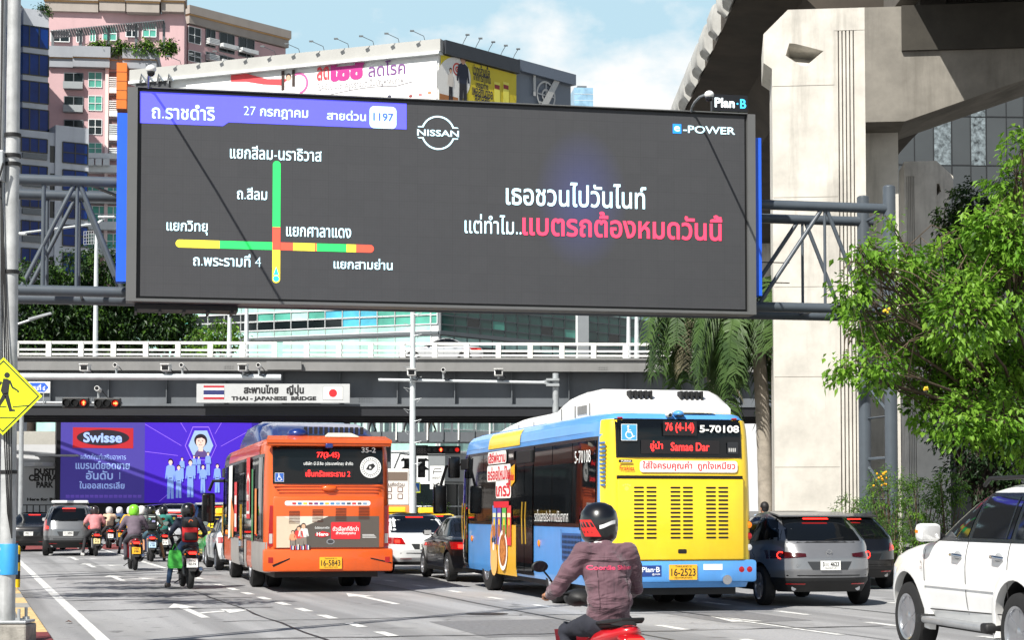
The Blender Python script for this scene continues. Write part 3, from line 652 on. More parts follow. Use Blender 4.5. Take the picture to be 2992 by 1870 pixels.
for i in range(4): wpx(ob, Mo, 58, 71+i*81, 142, 133+i*81, GB, GD, 3, 1, .12)
for i in range(5): wpx(ob, Mo2, 62, 400+i*81, 138, 441+i*81, GB, GD, 3, 1, .12)
Mo3 = Mo2 @ MX.Translation((0, 0, .36))
for i in range(5): wpx(ob, Mo3, 183, 414+i*81, 256, 474+i*81, GB, GD, 2, 2, .12)
for i in range(5):
    x0, ya = onplane(64, 446+i*81, Mo2); x1, yb = onplane(136, 468+i*81, Mo2); b = MB().use(mat('grille_grey', (120, 124, 126), .7, 0, .3, 30)); wallbox(b, Mo2, x0, yb, x1, ya, .01, .3)
    b.build('balcony_grille', None, ob, None, True)
    x0, ya = onplane(146, 425+i*81, Mo2); x1, yb = onplane(161, 475+i*81, Mo2); b = MB().use(GD); wallbox(b, Mo2, x0, yb, x1, ya, .01, .06); b.build('recess', None, ob, None, True)
Mo4 = fr(-60, 190, (1, .05, 0)); b = MB().use(mat('office_panel_blue', (18, 48, 92), .2, 0, .3, .2)); x1, y1 = onplane(20, -40, Mo4); b.box(-4, 0, -12, x1, y1, 0, M=Mo4); b.build('wall', None, ob, None, True)
for i in range(9): wpx(ob, Mo4, -40, 130+i*81, 12, 180+i*81, OW, GD, 1, 1, .12, name='spandrel')
# ---- pink condominium
PK = mat('wall_pink', (190, 158, 160), .8, 0, .06, .3, streak=.2); PL = mat('wall_pale_pink', (226, 206, 204), .8, 0, .05, .3); CG = mat('cornice_beige', (156, 148, 140), .8, 0, .06, .4, streak=.2); TAN = mat('cornice_tan', (190, 152, 104), .8)
pk = thing('condominium_tower', 'pink condominium tower with beige cornices and balconies behind the office block', 'building', P0(540, 236))
MA = fr(540, 236, (.66, .75, 0)); MBn = fr(100, 229, (1, .115, 0))
xe, ye = onplane(835, 92, MA); zt0 = pw(MA, 0, onplane(540, 14, MA)[1]).z
b = MB().use(PK); b.box(0, 0, -16, xe, zt0-2.4, 0, M=MA); b.build('wall', None, pk, None, True)
x1, _ = onplane(541, 100, MBn); b = MB().use(PK); b.box(0, 0, -12, x1-.1, zt0-2.4, 0, M=MBn); b.build('wall', None, pk, None, True)
def cornice(M, x0, x1, zt, dz=2.3, outz=.7, e=.4):
    b = MB().use(CG); b.box(x0-e, zt-dz*.48, -3, x1+e, zt, outz, M=M); b.box(x0-e+.2, zt-dz, -3, x1+e-.2, zt-dz*.55, outz-.3, M=M); b.use(TAN); b.box(x0-e+.15, zt-dz*.55, -2.8, x1+e-.15, zt-dz*.48, outz-.15, M=M); b.build('cornice', None, pk, None, True)
cornice(MA, 0, xe, zt0)
bx = [onplane(p, 60, MBn)[0] for p in (130, 290, 370, 470, 541)]
for i, o in enumerate((.2, 1.0, 1.9, 1.2)): cornice(MBn @ MX.Translation((0, 0, o*.6)), bx[i], bx[i+1], zt0+(.0, .1, -.1, .2)[i], 2.6, .7, .1)
for (a, c, d, e) in ((550, 75, 586, 122), (550, 145, 586, 176)): wpx(pk, MA, a, c, d, e, GD, ALW, 2, 2, .08)
for (a, c, d, e) in ((601, 82, 628, 133), (641, 92, 684, 148), (697, 106, 742, 161), (601, 150, 628, 180), (641, 160, 684, 195)):
    wpx(pk, MA, a, c, d, e, GD, ALD, 2, 1, .1); x0, ya = onplane(a-1, e-20, MA); x1, yb = onplane(d+1, e, MA); b = MB().use(ALW)
    for k in range(4): wallbox(b, MA, x0, yb+(ya-yb)*k/3-.06, x1, yb+(ya-yb)*k/3+.06, .1, .9)
    b.build('balcony_rail', None, pk, None, True)
for (a, c, d, e, g_) in ((418, 67, 457, 108, GT), (302, 79, 341, 118, GT), (264, 86, 280, 122, GT), (225, 88, 241, 124, GD), (369, 72, 404, 108, GD), (150, 90, 204, 122, GD)): wpx(pk, MBn, a, c, d, e, g_, ALW, 2, 2 if d-a > 20 else 1, .1, z=.3)
# lower wing in front
ML_ = fr(100, 214, (1, .13, 0)); xw, zw = onplane(456, 147, ML_)
b = MB().use(PK); b.box(0, 0, -17, xw, zw-2.2, 0, M=ML_); b.build('wall', None, pk, None, True)
cx = [onplane(p, 180, ML_)[0] for p in (140, 215, 320, 360, 456)]
for i, o in enumerate((0, .5, -.3, .4)):
    b = MB().use(mat('cornice_grey', (146, 150, 156), .75, 0, .06, .4, streak=.2)); b.box(cx[i], zw-1.3, -17.3+i*.01, cx[i+1]+.2, zw-.02*i, .8+o, M=ML_); b.box(cx[i], zw-2.4, -17.2, cx[i+1]+.1, zw-1.4, .5+o, M=ML_); b.use(TAN); b.box(cx[i], zw-1.4, -1, cx[i+1]+.1, zw-1.3, .6+o, M=ML_); b.build('cornice', None, pk, None, True)
for i, (a, c) in enumerate(((210, 254), (279, 322), (348, 392), (417, 448))):
    wpx(pk, ML_, 259, a, 298, c, GT if i != 2 else GD, ALW, 2, 2, .08); wpx(pk, ML_, 188, a+2, 243, c+6, GD, ALD, 2, 1, .1)
    x0, ya = onplane(186, c-14, ML_); x1, yb = onplane(243, c+8, ML_); b = MB().use(mat('balcony_glass', (150, 156, 158), .3)); wallbox(b, ML_, x0, yb, x1, ya, .1, .7); b.build('balcony_rail', None, pk, None, True)
    wpx(pk, ML_, 320, a, 343, c, mat('recess_pink', (120, 92, 92), .8), ALD, 1, 1, .08); b = MB().use(ALW)
    for k in range(5): x0, y0 = onplane(320, a+18+k*6, ML_); x1, _ = onplane(344, a, ML_); wallbox(b, ML_, x0, y0-.06, x1, y0+.06, .1, .5)
    x0, y0 = onplane(320, c+2, ML_); wallbox(b, ML_, x0, y0-.7, x1, y0, .05, .5); b.build('balcony_rail', None, pk, None, True)
x0, y1 = onplane(309, 200, ML_); x1, _ = onplane(319, 200, ML_); b = MB().use(PL); wallbox(b, ML_, x0, 8, x1, y1, .02, .5); b.build('pilaster', None, pk, None, True)
x0, y1 = onplane(346, 196, ML_); x1, y0 = onplane(374, 330, ML_); b = MB().use(mat('panel_orange', (224, 116, 38), .5, 0, .05, .4)); wallbox(b, ML_, x0, y0, x1, y1, .02, 2.4)
for k in range(5): wallbox(b.use(mat('seam_brown', (110, 60, 30))), ML_, x0-.01, y0+(y1-y0)*k/5-.03, x1+.01, y0+(y1-y0)*k/5+.03, .03, 2.42)
b.build('orange_pilaster', None, pk, None, True)
for i, (a, c) in enumerate(((452, 470), (486, 510), (575, 598), (652, 676), (730, 752))):
    x0, y1 = onplane(240, a, ML_); x1, y0 = onplane(356, c, ML_); b = MB().use(ALW); wallbox(b, ML_, x0, y0, x1, y1, .05, 1.4); b.build('balcony_slab', None, pk, None, True)
for a, c in ((542, 574), (602, 648), (682, 726)): wpx(pk, ML_, 250, a, 352, c, GT, ALW, 5, 2, .1, z=.2)
b = MB().use(ALW)
for i in range(3): x0, y0 = onplane(262+i*22, 482, ML_); b.box(x0, y0-.4, 1.6, x0+.7, y0+.35, 2.2, M=ML_)
b.build('air_conditioner', None, pk, None, True)
# terrace pergola of the wing
b = MB().use(ALD); x0, y0 = onplane(150, 140, ML_); x1, y1 = onplane(475, 110, ML_)
for i in range(46):
    f = i/45; x = x0+(x1-x0)*f; y = zw+1.6+1.7*f; b.box(x, y, -2.2, x+.22, y+.12, 1.2, M=ML_)
for i in range(5): x = x0+(x1-x0)*i/4; b.box(x, zw, -.2, x+.3, zw+1.65+.42*i, .1, M=ML_)
b.build('pergola', None, pk, None, True)
# ---- corner building with the two banners
C0 = P(1280, 1492, 125); E0 = P(385, 1492, 133.8); xl_ = V((C0.x-E0.x, C0.y-E0.y, 0)).normalized(); xr_ = V((.665, .747, 0))
MLf = frame((C0.x, C0.y, 0), xl_); MRf = frame((C0.x, C0.y, 0), xr_)   # left face: corner at x=0, x<0 to the left
cb = thing('corner_office_building', 'white and glass corner building carrying a white and a yellow advert banner', 'building', C0)
LL = (C0-E0).length; zt = P(1280, 116, 125).z
CW = mat('cladding_white', (222, 224, 224), .6, 0, .05, .3, streak=.12); CGy = mat('cladding_grey', (120, 128, 138), .55, 0, .06, .3, streak=.15)
kR = 14.4; kY = onplane(1508, 180, MRf)[0]
b = MB().use(CW); cs = [C0, C0+xr_*kY, C0+xr_*kY+V((-12, 22, 0)), E0+V((0, 22, 0)), E0]; b.prism([V((p.x, p.y, 0)) for p in cs], (0, 0, zt-.9)); b.build('wall', None, cb, None, True)
b = MB().use(mat('roof_band_grey', (168, 168, 164), .6, 0, .06, .4)); wallbox(b, MLf, -LL-.3, zt-.85, .25, zt, -1, .35); b.build('roof_band', None, cb, None, True)
b = MB().use(ALW); wallbox(b, MLf, -LL-.3, zt-1.05, .2, zt-.86, -1, .5); b.build('roof_band', None, cb, None, True)
b = MB().use(mat('roof_band_dark', (52, 56, 62), .5)); wallbox(b, MRf, .3, zt-.95, kY, zt+.02, -1, .38); b.build('roof_band', None, cb, None, True)
b = MB().use(CGy); wallbox(b, MRf, kY+.25, 0, kR, P(1540, 172, 131.5).z-.35, -9, -.3)
b.build('wall', None, cb, None, True); b = MB().use(mat('roof_band_blue', (104, 114, 128), .5)); wallbox(b, MRf, kY+.2, P(1540, 172, 131.5).z-.9, kR+.15, P(1540, 172, 131.5).z-.1, -9.1, .1); b.build('roof_band', None, cb, None, True)
for i in range(4): wallbox(MB().use(ALD), MRf, kY+.3, 20+i*2.2, kR+.02, 20.03+i*2.2, -.29, -.27).build('panel_seam', None, cb, None, True)
# flood lamps on the roof edge
for M, a0, a1, n, dz in ((MLf, -LL+2, -1, 12, .2), (MRf, 2.2, kY-.5, 5, .2)):
    for i in range(n):
        x = a0+(a1-a0)*i/(n-1); b = MB().use(ALD); p = [pw(M, x, zt, .1), pw(M, x, zt+.3, .3), pw(M, x-.5, zt+.52, 1.1)]; b.tube(p, .024, 5); q = p[2]; b.box(q.x-.15, q.y-.1, q.z-.05, q.x+.13, q.y+.1, q.z+.03); b.build('floodlight', None, cb, None, True)
# banners
bn = thing('advert_banner', 'long white advert banner with pink lettering on the corner building', 'banner', C0)
m = MB().use(mat('banner_white', (240, 240, 238), .6, 0, .03, .6, streak=.04)); x0, _ = onplane(547, 200, MLf); wallbox(m, MLf, x0, zt-9, -.12, zt-1.45, .03, .12); m.build('sheet', None, bn, None, True)
Mb = MLf @ MX.Translation((0, 0, .12)); oL = lambda px, py: onplane(px, py, Mb); A = Art(Mb, .012); kb = mpp(1000, 220, Mb)
def TL(t, px, py, w, h, m, bold=.02, AA=None, M=None, lay=2): M = M or Mb; x, y = onplane(px, py, M); s = mpp(px, py, M); (AA or A).text(t, x, y, w*s, h*s if h else None, m, lay, bold)
MAG = flat((178, 40, 128)); PUR = flat((112, 62, 128)); GRY = flat((120, 116, 122)); RD_ = flat((206, 62, 72))
TL('ลด', 944, 214, 36, 36, RD_, .03); TL('ไซซ์', 1010, 205, 108, 54, MAG, .075); TL('ลดโรค', 1130, 198, 108, 40, PUR, .01); TL('โรคอ้วนไม่ใช่แค่รูปร่างแต่เป็นปัญหาสุขภาพ', 1052, 246, 252, 24, GRY, .0)
A.build('lettering', bn, True); A = Art(Mb, .012)
A.poly([oL(*p) for p in ((675, 197), (720, 214), (780, 230), (842, 230), (842, 250), (770, 246), (720, 238), (675, 238))], flat((214, 66, 72)), 1)
x, y = oL(843, 300); A.person(x, y-1.0, 115*kb, flat((236, 232, 230)), flat((228, 224, 222)), flat((206, 166, 142)), flat((52, 34, 28)), 2, 1.0)
x, y = oL(843, 225); A.rect(x-.55, y-.9, x-.3, y+.5, flat((52, 34, 28)), 3.2).rect(x+.3, y-.7, x+.52, y+.5, flat((52, 34, 28)), 3.2)
x, y = oL(872, 243); A.ring(x, y, .62, .78, flat((196, 92, 150)), 2, -80, 130)
pr = None
for i in range(25):
    f = i/24; p = oL(960+f*245-0, 277-26*math.sin(f*2.2)+(f > .8)*(-30*(f-.8)*3)); 
    if pr: A.line(pr, p, .05, GRY, 1.5)
    pr = p
for i, (px, py, c) in enumerate(((1200, 280, (140, 60, 60)), (1228, 276, (200, 120, 120)), (1255, 270, (226, 130, 90)), (1138, 281, (60, 60, 80)))): x, y = oL(px, py); A.disc(x, y, .14, flat(c), 1.5, .1)
A.build('picture', bn, True)
yn = thing('advert_banner', 'yellow advert banner with a man in a dark shirt on the corner building', 'banner', C0+xr_*2)
m = MB().use(mat('banner_yellow', (216, 196, 44), .55, 0, .05, .5)); x1, _ = onplane(1505, 190, MRf); wallbox(m, MRf, .15, zt-9, x1, zt-1.0, .03, .12); m.build('sheet', None, yn, None, True)
My = MRf @ MX.Translation((0, 0, .12)); oR = lambda px, py: onplane(px, py, My); A = Art(My, .012)
ell = [oR(1325+50*math.cos(k/15*math.pi), 232+66*math.sin(k/15*math.pi)) for k in range(30)]; A.poly(ell[::-1], flat((232, 230, 224)), 1)
x, y = oR(1336, 202); A.ring(x, y, .1, .22, flat((206, 70, 60)), 1.5).ring(x, y, .34, .46, flat((206, 70, 60)), 1.5).disc(x, y, .06, flat((206, 70, 60)), 1.5)
for (px, py, h, tp, w) in ((1352, 315, 150, (30, 36, 56), 1.25), (1316, 300, 100, (214, 206, 196), .9)): x, y = oR(px, py); A.person(x, y, h*.0245, flat(tp), flat((36, 34, 40)), flat((206, 160, 132)), flat((30, 24, 22)), 2.5, w*.85)
A.rect(oR(1284, 296)[0], oR(1284, 296)[1], oR(1338, 296)[0], oR(1284, 272)[1], flat((168, 110, 62)), 2)
for px in (1452, 1478): x, y = oR(px, 270); A.rect(x-.32, y-1.2, x+.3, y+.75, flat((236, 226, 92)), 2).rect(x-.28, y+.25, x+.26, y+.55, flat((150, 50, 50)), 2.5)
A.build('picture', yn, True); A = Art(My, .012); NV = flat((34, 34, 62))
for t_, px, py, w, h in (('ปวดกล้ามเนื้อ', 1406, 205, 50, 22), ('จากการทำงาน', 1408, 226, 50, 18), ('บรรเทาด้วย', 1408, 248, 36, 14), ('เพอสกินดอล', 1409, 269, 60, 20), ('คลาสสิค', 1408, 289, 42, 18)): TL(t_, px, py, w, h, NV, .02, A, My)
A.build('lettering', yn, True)
em = thing('wall_emblem', 'pale globe emblem crossed by a slanting bar on the grey wall', 'emblem', C0+xr_*11); Me = MRf @ MX.Translation((0, 0, -.25)); A = Art(Me, .1)
x, y = onplane(1592, 275, Me); SV = mat('emblem_white', (196, 196, 192), .5); s = 1.15
A.rect(x-s*1.25, y+s*1.05, x+s*1.3, y+s*1.3, SV, 1.5).rect(x-s*1.25, y-s*.3, x-s*1.02, y+s*1.05, SV, 1.5).poly([(x+s*.75, y+s*1.06), (x+s*1.3, y+s*1.06), (x-s*.3, y-s*1.3), (x-s*.95, y-s*1.3)], SV, 2)
A.ring(x, y-.1, s*.8, s*.92, SV, 1.2, 0, 180).ring(x, y-.1, s*.8, s*.92, SV, 1.2, 180, 360).line((x-s*.85, y-.1), (x+s*.85, y-.1), .1, SV, 1.3).line((x, y-s), (x, y+s*.8), .1, SV, 1.3).line((x-s*.7, y-s*.6), (x+s*.7, y-s*.6), .1, SV, 1.3); A.ring(x, y-.1, s*.3, s*.42, SV, 1.25, 0, 360)
A.build('globe', em, True)
# old 3D sign on the left end of the roof
b = MB().use(mat('sign_graphite', (58, 60, 64), .5)); x0, y1 = onplane(404, 222, MLf); x1, y0 = onplane(500, 262, MLf); wallbox(b, MLf, x0, y0, x1, y1, .1, .3); b.use(mat('chrome', (190, 192, 196), .2, .9))
for px in (420, 440, 470, 500): xa, ya = onplane(px, 246, MLf); xb, yb = onplane(px+18, 226, MLf); b.tube([pw(MLf, xa, ya, .5), pw(MLf, (xa+xb)/2, yb+.1, .7), pw(MLf, xb, ya+.1, .5)], .09, 6)
b.build('wall_ornament', None, cb, None, True)
# glass floors
zc = lambda py: P(1280, py, 125).z
rows = [(zc(918), zc(893)), (zc(946), zc(919))]
pit = 1.335
for i in range(19):
    x1 = -.55-i*pit; x0 = x1-pit
    for j, (z0, z1) in enumerate(rows):
        g_ = (GT, GT, GT, GC, GC, GC, GT, GM, GT, GT, GD, GD, GD, GD, GT, GD, GD, GD, GD)[i] if j == 0 else (GT, GT, GT, GC, GC, GD, GD, GD, GD, GD, GD, GD, GD, GG, GD, GD, GD, GD, GD)[i]  # dark panes: the reflection of trees is put into the glass colour
        window(cb, MLf, x0, z0, x1, z1, g_, ALW, 1, 1, .07, z=.01)
    for z0, z1 in ((zc(892), zc(862)), (zc(966), zc(947)), (zc(1058), zc(979))): window(cb, MLf, x0, z0, x1, z1, GM, ALW, 1, 1, .05, z=.01, name='spandrel_panel', dep=.06)
b = MB().use(ALD); wallbox(b, MLf, -LL, zc(976), .05, zc(968), -.2, .18); wallbox(b, MRf, 0, zc(977), kR+16, zc(967), -.2, .18); b.build('ledge', None, cb, None, True)
window(cb, MLf, -.52, zc(946), -.05, zc(893), GT, ALW, 1, 2, .06, z=.01)
GR2 = (GG, GG, GT, GG, GD, GG)
b = MB().use(CW); b.prism([V((p.x, p.y, 0)) for p in (C0+xr_*kY, C0+xr_*(kR+17), C0+xr_*(kR+17)+V((-14, 14, 0)), C0+xr_*kY+V((-12, 14, 0)))], (0, 0, zc(862)-.02)); b.build('wall', None, cb, None, True)
for i in range(22):
    x0 = .2+i*1.3; x1 = x0+1.3
    if abs(x0-14) < .7: 
        b = MB().use(ALW); wallbox(b, MRf, x0, 0, x1, zc(860), .02, .25); b.build('column', None, cb, None, True); continue
    for z0, z1, g_ in ((zc(862), zc(842), GM), (zc(888), zc(863), GG), (zc(918), zc(889), GG), (zc(946), zc(919), GR2[i*5 % 6]), (zc(966), zc(947), GG), (zc(1004), zc(979), GM if i < 12 else GG), (zc(1056), zc(1005), GD if i % 4 else GG)): window(cb, MRf, x0, z0, x1, z1, g_, ALD, 1, 1, .05, z=.01, name='window' if z1-z0 > .6 else 'spandrel_panel', dep=.06)
for M, n in ((MLf, 18), (MRf, 16)):
    for i in range(n):
        x0 = (.1+i*1.8) if M is MRf else (-.1-(i+1)*1.8)
        for z0, z1, g_ in ((5.6, 8.6, GM), (.3, 3.4, GD)): window(cb, M, x0, z0, x0+1.8, z1, g_, ALW, 1, 2, .08, z=.01)
b = MB().use(mat('canopy_grey', (128, 132, 134), .6, 0, .1, .5)); wallbox(b, MRf, -1, 3.5, kR+14, 5.4, .02, 1.6); b.build('canopy', None, cb, None, True)
# ---- distant glass tower, grey panelled building
ft = thing('glass_tower', 'distant pale blue glass tower seen just above the big screen', 'building', P0(1708, 420)); Mf = fr(1680, 420, (1, .1, 0)); GS = glass('sky', (140, 178, 204), .3)
b = MB().use(GS); x1, y1 = onplane(1733, 256, Mf); b.box(0, 0, -12, x1, y1, 0, M=Mf); b.build('facade', None, ft, None, True); b = MB().use(ALD); b.box(1, y1, -9, x1*.72, y1+.9, -2, M=Mf); b.build('plant_room', None, ft, None, True)
for j in range(16): b = MB().use(ALW); wallbox(b, Mf, -.02, y1-1.5-j*1.5, x1+.02, y1-1.42-j*1.5, -.1, .05); b.build('floor_band', None, ft, None, True)
gb = thing('panelled_building', 'grey panelled building with speckled glass strips behind the right pillar', 'building', P0(2800, 118)); Mg = fr(2560, 118, (1, .06, 0))
PG = mat('panel_grey', (66, 70, 72), .35, 0, .06, .5); SPK = mat('speckled_glass', (112, 122, 126), .3, 0, .75, 3.5)
x1, _ = onplane(3300, 300, Mg); b = MB().use(PG); b.box(0, 0, -10, x1, 40, 0, M=Mg); b.build('wall', None, gb, None, True)
xs_ = [onplane(p, 300, Mg)[0] for p in (2608, 2669, 2726, 2778, 2834, 2879, 2938, 2990, 3050, 3110)]; zs = [onplane(2700, p, Mg)[1] for p in (660, 482, 339, 195, 50, -90)]
for i in range(len(xs_)-1):
    for j in range(len(zs)-1):
        if i in (2, 4, 7): window(gb, Mg, xs_[i], zs[j], xs_[i+1], zs[j+1], SPK if j in (1, 2, 3) else PG, mat('seam_black', (30, 32, 34), .5), 1, 1, .05, z=.01, name='glass_strip', dep=.05)
        else:
            b = MB().use(mat('seam_black', (30, 32, 34), .5)); wallbox(b, Mg, xs_[i], zs[j], xs_[i+1], zs[j]+.06, .01, .04); wallbox(b, Mg, xs_[i], zs[j], xs_[i]+.05, zs[j+1], .011, .04); b.build('panel_seam', None, gb, None, True)
# ---- purple video wall under the bridge
vw = thing('video_wall', 'purple video billboard under the flyover showing a red and black logo', 'billboard', P0(172, 108.4)); a0 = P(170, 1492, 108.4); a1 = P(1012, 1492, 114); Mv = frame((a0.x, a0.y, 0), (a1.x-a0.x, a1.y-a0.y, 0))
ov = lambda px, py: onplane(px, py, Mv); x0, y1 = ov(178, 1228); x1, _ = ov(1012, 1240); _, y0 = ov(178, 1470); kv = mpp(500, 1350, Mv)
m = MB().use(mat('video_frame_black', (18, 18, 24), .5)); wallbox(m, Mv, x0-.25, y0-.15, x1+.25, y1+.2, -.8, 0); m.build('frame', None, vw, None, True)
ez = lambda c, e=.42: flat(c, e, .6); PA = ez((70, 60, 150), .3); PB = ez((62, 28, 178), .38); PLN = ez((140, 100, 225), .4); SKN = ez((225, 190, 180), .35); HAI = ez((34, 22, 40), .1); WB = ez((120, 150, 215), .4); TXB = ez((150, 175, 232), .42)
xm, _ = ov(423, 1300); A = Art(Mv, .01); A.rect(x0, y0, xm, y1, PA, 1).rect(xm, y0, x1, y1, PB, 1); xx, _ = ov(735, 1300); A.rect(xx, y0, x1, y1, ez((44, 24, 140), .3), 1.3); A.build('screen', vw, True)
A = Art(Mv, .01); xa, ya = ov(213, 1249); xb, yb = ov(389, 1311); A.rect(xa, yb, xb, ya, ez((172, 34, 44), .35), 2); x, y = ov(301, 1279); A.disc(x, y, 75*kv, ez((40, 34, 46), .1), 3, 23*kv); A.text('Swisse', x-1*kv, y, 111*kv, 30*kv, TXB, 4, .035); A.build('logo', vw, True)
A = Art(Mv, .01)
for t_, px, py, w, h in (('ผลิตภัณฑ์เสริมอาหาร', 302, 1335, 132, 17), ('แบรนด์ยอดขาย', 300, 1360, 158, 24), ('อันดับ 1', 301, 1389, 100, 27), ('ในออสเตรเลีย', 298, 1418, 132, 22)): TL(t_, px, py, w, h, TXB, .02 if h > 18 else .0, A, Mv)
for i in range(2):
    for k in range(16): x, y = ov(190+k*14+2, 1449+i*5); A.rect(x, y, x+11*kv, y+1.2*kv, PLN, 2)
A.build('lettering', vw, True); A = Art(Mv, .01)
for p, q in (((424, 1240), (530, 1303)), ((424, 1320), (520, 1332)), ((527, 1234), (545, 1263)), ((647, 1236), (628, 1268)), ((735, 1256), (645, 1305)), ((465, 1466), (500, 1437))): A.line(ov(*p), ov(*q), 1.6*kv, PLN, 2)
hx = [(540, 1303), (563, 1247), (610, 1247), (633, 1303), (614, 1346), (560, 1346)]; cxh, cyh = ov(587, 1300)
A.poly([ov(*p) for p in hx][::-1], PLN, 2); A.poly([((q[0]-cxh)*.95+cxh, (q[1]-cyh)*.95+cyh) for q in [ov(*p) for p in hx][::-1]], PB, 2.5); A.poly([((q[0]-cxh)*.78+cxh, (q[1]-cyh)*.78+cyh) for q in [ov(*p) for p in hx][::-1]], ez((150, 176, 205), .3), 3)
x, y = ov(586, 1292); A.poly([(x-19*kv, y-45*kv), (x+21*kv, y-45*kv), (x+17*kv, y-30*kv), (x+8*kv, y-22*kv), (x-6*kv, y-22*kv), (x-15*kv, y-32*kv)], ez((90, 70, 130), .2), 4).rect(x-6*kv, y-28*kv, x+7*kv, y-8*kv, SKN, 4.3); A.face(x, y, 17*kv, SKN, HAI, HAI, 4.5)
for px, py, h in ((497, 1458, 118), (521, 1456, 98), (555, 1454, 112), (592, 1441, 84), (634, 1440, 86), (531, 1400, 64), (566, 1390, 60), (580, 1384, 52), (607, 1390, 70)): x, y = ov(px, py); A.person(x, y, h*kv, WB, WB, SKN, HAI, 6, .8); A.rect(x-4.5*kv, y+h*.5*kv, x+4.5*kv, y+h*.52*kv, HAI, 7)
A.build('picture', vw, True)
m = MB().use(mat('video_base', (24, 24, 30), .5)); x1b, _ = ov(1012, 1480); wallbox(m, Mv, x0-.2, 0, x1b, y0-.15, -1.2, -.3); m.use(flat((150, 150, 160)))
for i in range(26):
    for j in range(3): xq, yq = ov(455+i*7, 1476+j*5); m.box(xq, yq, -.29, xq+.06, yq+.06, -.27, M=Mv)
m.build('base', None, vw, None, True)
# ---- white hoarding with black words, curved canopies
hb = thing('hoarding_wall', 'pale grey curved hoarding wall with black lettering left of the purple screen', 'wall', P0(110, 108.7)); Mh = fr(20, 108.7, (1, .1, 0)); oh = lambda px, py: onplane(px, py, Mh)
HWm = mat('hoarding_white', (196, 198, 200), .6, 0, .05, .5); x1, y1 = oh(240, 1300); b = MB().use(HWm); b.box(-2, 0, -.4, x1, y1, 0, M=Mh); b.build('panel', None, hb, None, True)
b = MB().use(mat('hoarding_upper', (176, 174, 166), .7)); xa, ya = oh(240, 1258); b.box(-2, y1+.01, -6, xa, ya, -1.6, M=Mh); b.build('upper_wall', None, hb, None, True)
xa, ya = oh(70, 1352); xb, yb = oh(176, 1364); b = MB().use(HWm)
pp = [(xa+(xb-xa)*k/10, 1.4*math.sin(k/10*math.pi)) for k in range(11)]; b.prism([pw(Mh, x, yb, z) for x, z in pp], (0, 0, ya-yb)); xa, ya = oh(112, 1330); xb, yb = oh(185, 1336); b.box(xa, yb, .0, xb+1, ya, 1.2, M=Mh); b.build('canopy', None, hb, None, True)
A = Art(Mh, .02)
for t_, px, py, w, h in (('DUSIT', 131, 1379, 62, 20), ('CENTRAL', 131, 1397, 94, 20), ('PARK', 131, 1417, 50, 19), ('Here for Bangkok', 142, 1461, 126, 12)): x, y = oh(px, py); s = mpp(px, py, Mh); A.text(t_, x, y, w*s, h*s, DK, 1, .06)
A.build('lettering', hb, True)
for x_, y_, z_, k in ((118, 1290, 0, 1),):
    ll = thing('wall_lamp', 'small flat street lamp on top of the pale hoarding wall', 'lamp', P(100, 1302, 112)); q = P(100, 1302, 112); e = P(140, 1278, 112); b = MB().use(ALD); b.tube([q, q+(e-q)*.5+V((0, 0, -.1)), e], .05, 6); b.build('arm', None, ll, None, True); b = MB().use(ALD); b.bar(e-V((.4, 0, .1)), e+V((.5, 0, .12)), .3, .1); b.build('lamp_head', None, ll, None, True)
fe = thing('low_fence', 'dark metal fence below the lettering of the hoarding wall', 'fence', P0(110, 106)); Mq = fr(60, 106, (1, .02, 0)); xa, ya = onplane(190, 1478, Mq); b = MB().use(mat('fence_dark', (50, 52, 54), .5)); b.box(0, ya, -.03, xa, ya+.06, .03, M=Mq); b.box(0, .3, -.03, xa, .36, .03, M=Mq)
b.build('rail', None, fe, None, True)
for i in range(8): b = MB().use(mat('fence_dark', (50, 52, 54), .5)); b.box(xa*i/7-.03, 0, -.035, xa*i/7+.03, ya, .035, M=Mq); b.build('post', None, fe, None, True)
# ---- footbridge behind the flyover
fb = thing('footbridge', 'dark footbridge with barred white railing under the flyover', 'footbridge', P0(1200, 116)); Mk = fr(930, 116, (1, .03, 0)); ok = lambda px, py: onplane(px, py, Mk)
xa, ya = ok(1000, 1262); xb, yb = ok(1750, 1292); b = MB().use(STD); b.box(xa, yb, -3, xb, ya, 0, M=Mk); b.build('deck', None, fb, None, True)
b = MB().use(STD); b.box(xa+1.5, 0, -2, xa+3, yb, -1, M=Mk); b.build('pier', None, fb, None, True); b = MB().use(STD); b.box(xb-4, 0, -2, xb-2.5, yb, -1, M=Mk); b.build('pier', None, fb, None, True)
_, yr = ok(1000, 1226); b = MB().use(RWT); b.box(xa, yr-.05, -.06, xb, yr+.05, .06, M=Mk); b.build('rail', None, fb, None, True)
for i in range(20):
    x = xa+.4+i*.98; b = MB().use(RWT if i % 2 else ALD); b.box(x, yb+.1, .0, x+.09, yr, .1, M=Mk); b.build('railing_post', None, fb, None, True)
b = MB().use(ALD)
for i in range(150): x = xa+6.2+i*.09; b.box(x, ya, -.03, x+.022, yr-.05, -.01, M=Mk)
tag(b.build('railing_bars', None, fb, None, True), kind='stuff')
b = MB().use(mat('glass_panel_mint', (200, 226, 218), .25, 0, .1, .5)); xc, _ = ok(1290, 1240); b.box(xa+1, ya+.1, -2.9, xc, yr+.6, -2.85, M=Mk); b.build('glass_screen', None, fb, None, True)
for i in range(9): b = MB().use(STD); x = xa+.6+i*.75+(i % 3)*.1; b.box(x, ya, -2.5, x+.16, yr+1.2, -2.3, M=Mk); b.build('column', None, fb, None, True)
# ================= street furniture
GAL = mat('galvanised', (172, 176, 178), .4, .3, .12, 5, streak=.3); GALR = mat('galvanised_rusty', (178, 180, 180), .55, .1, .2, 3.5, streak=.75); BK = mat('band_black', (20, 20, 21), .6); CW2 = mat('camera_white', (225, 225, 222))
RUST = mat('rust_stain', (146, 104, 66), .9, 0, .3, 6)
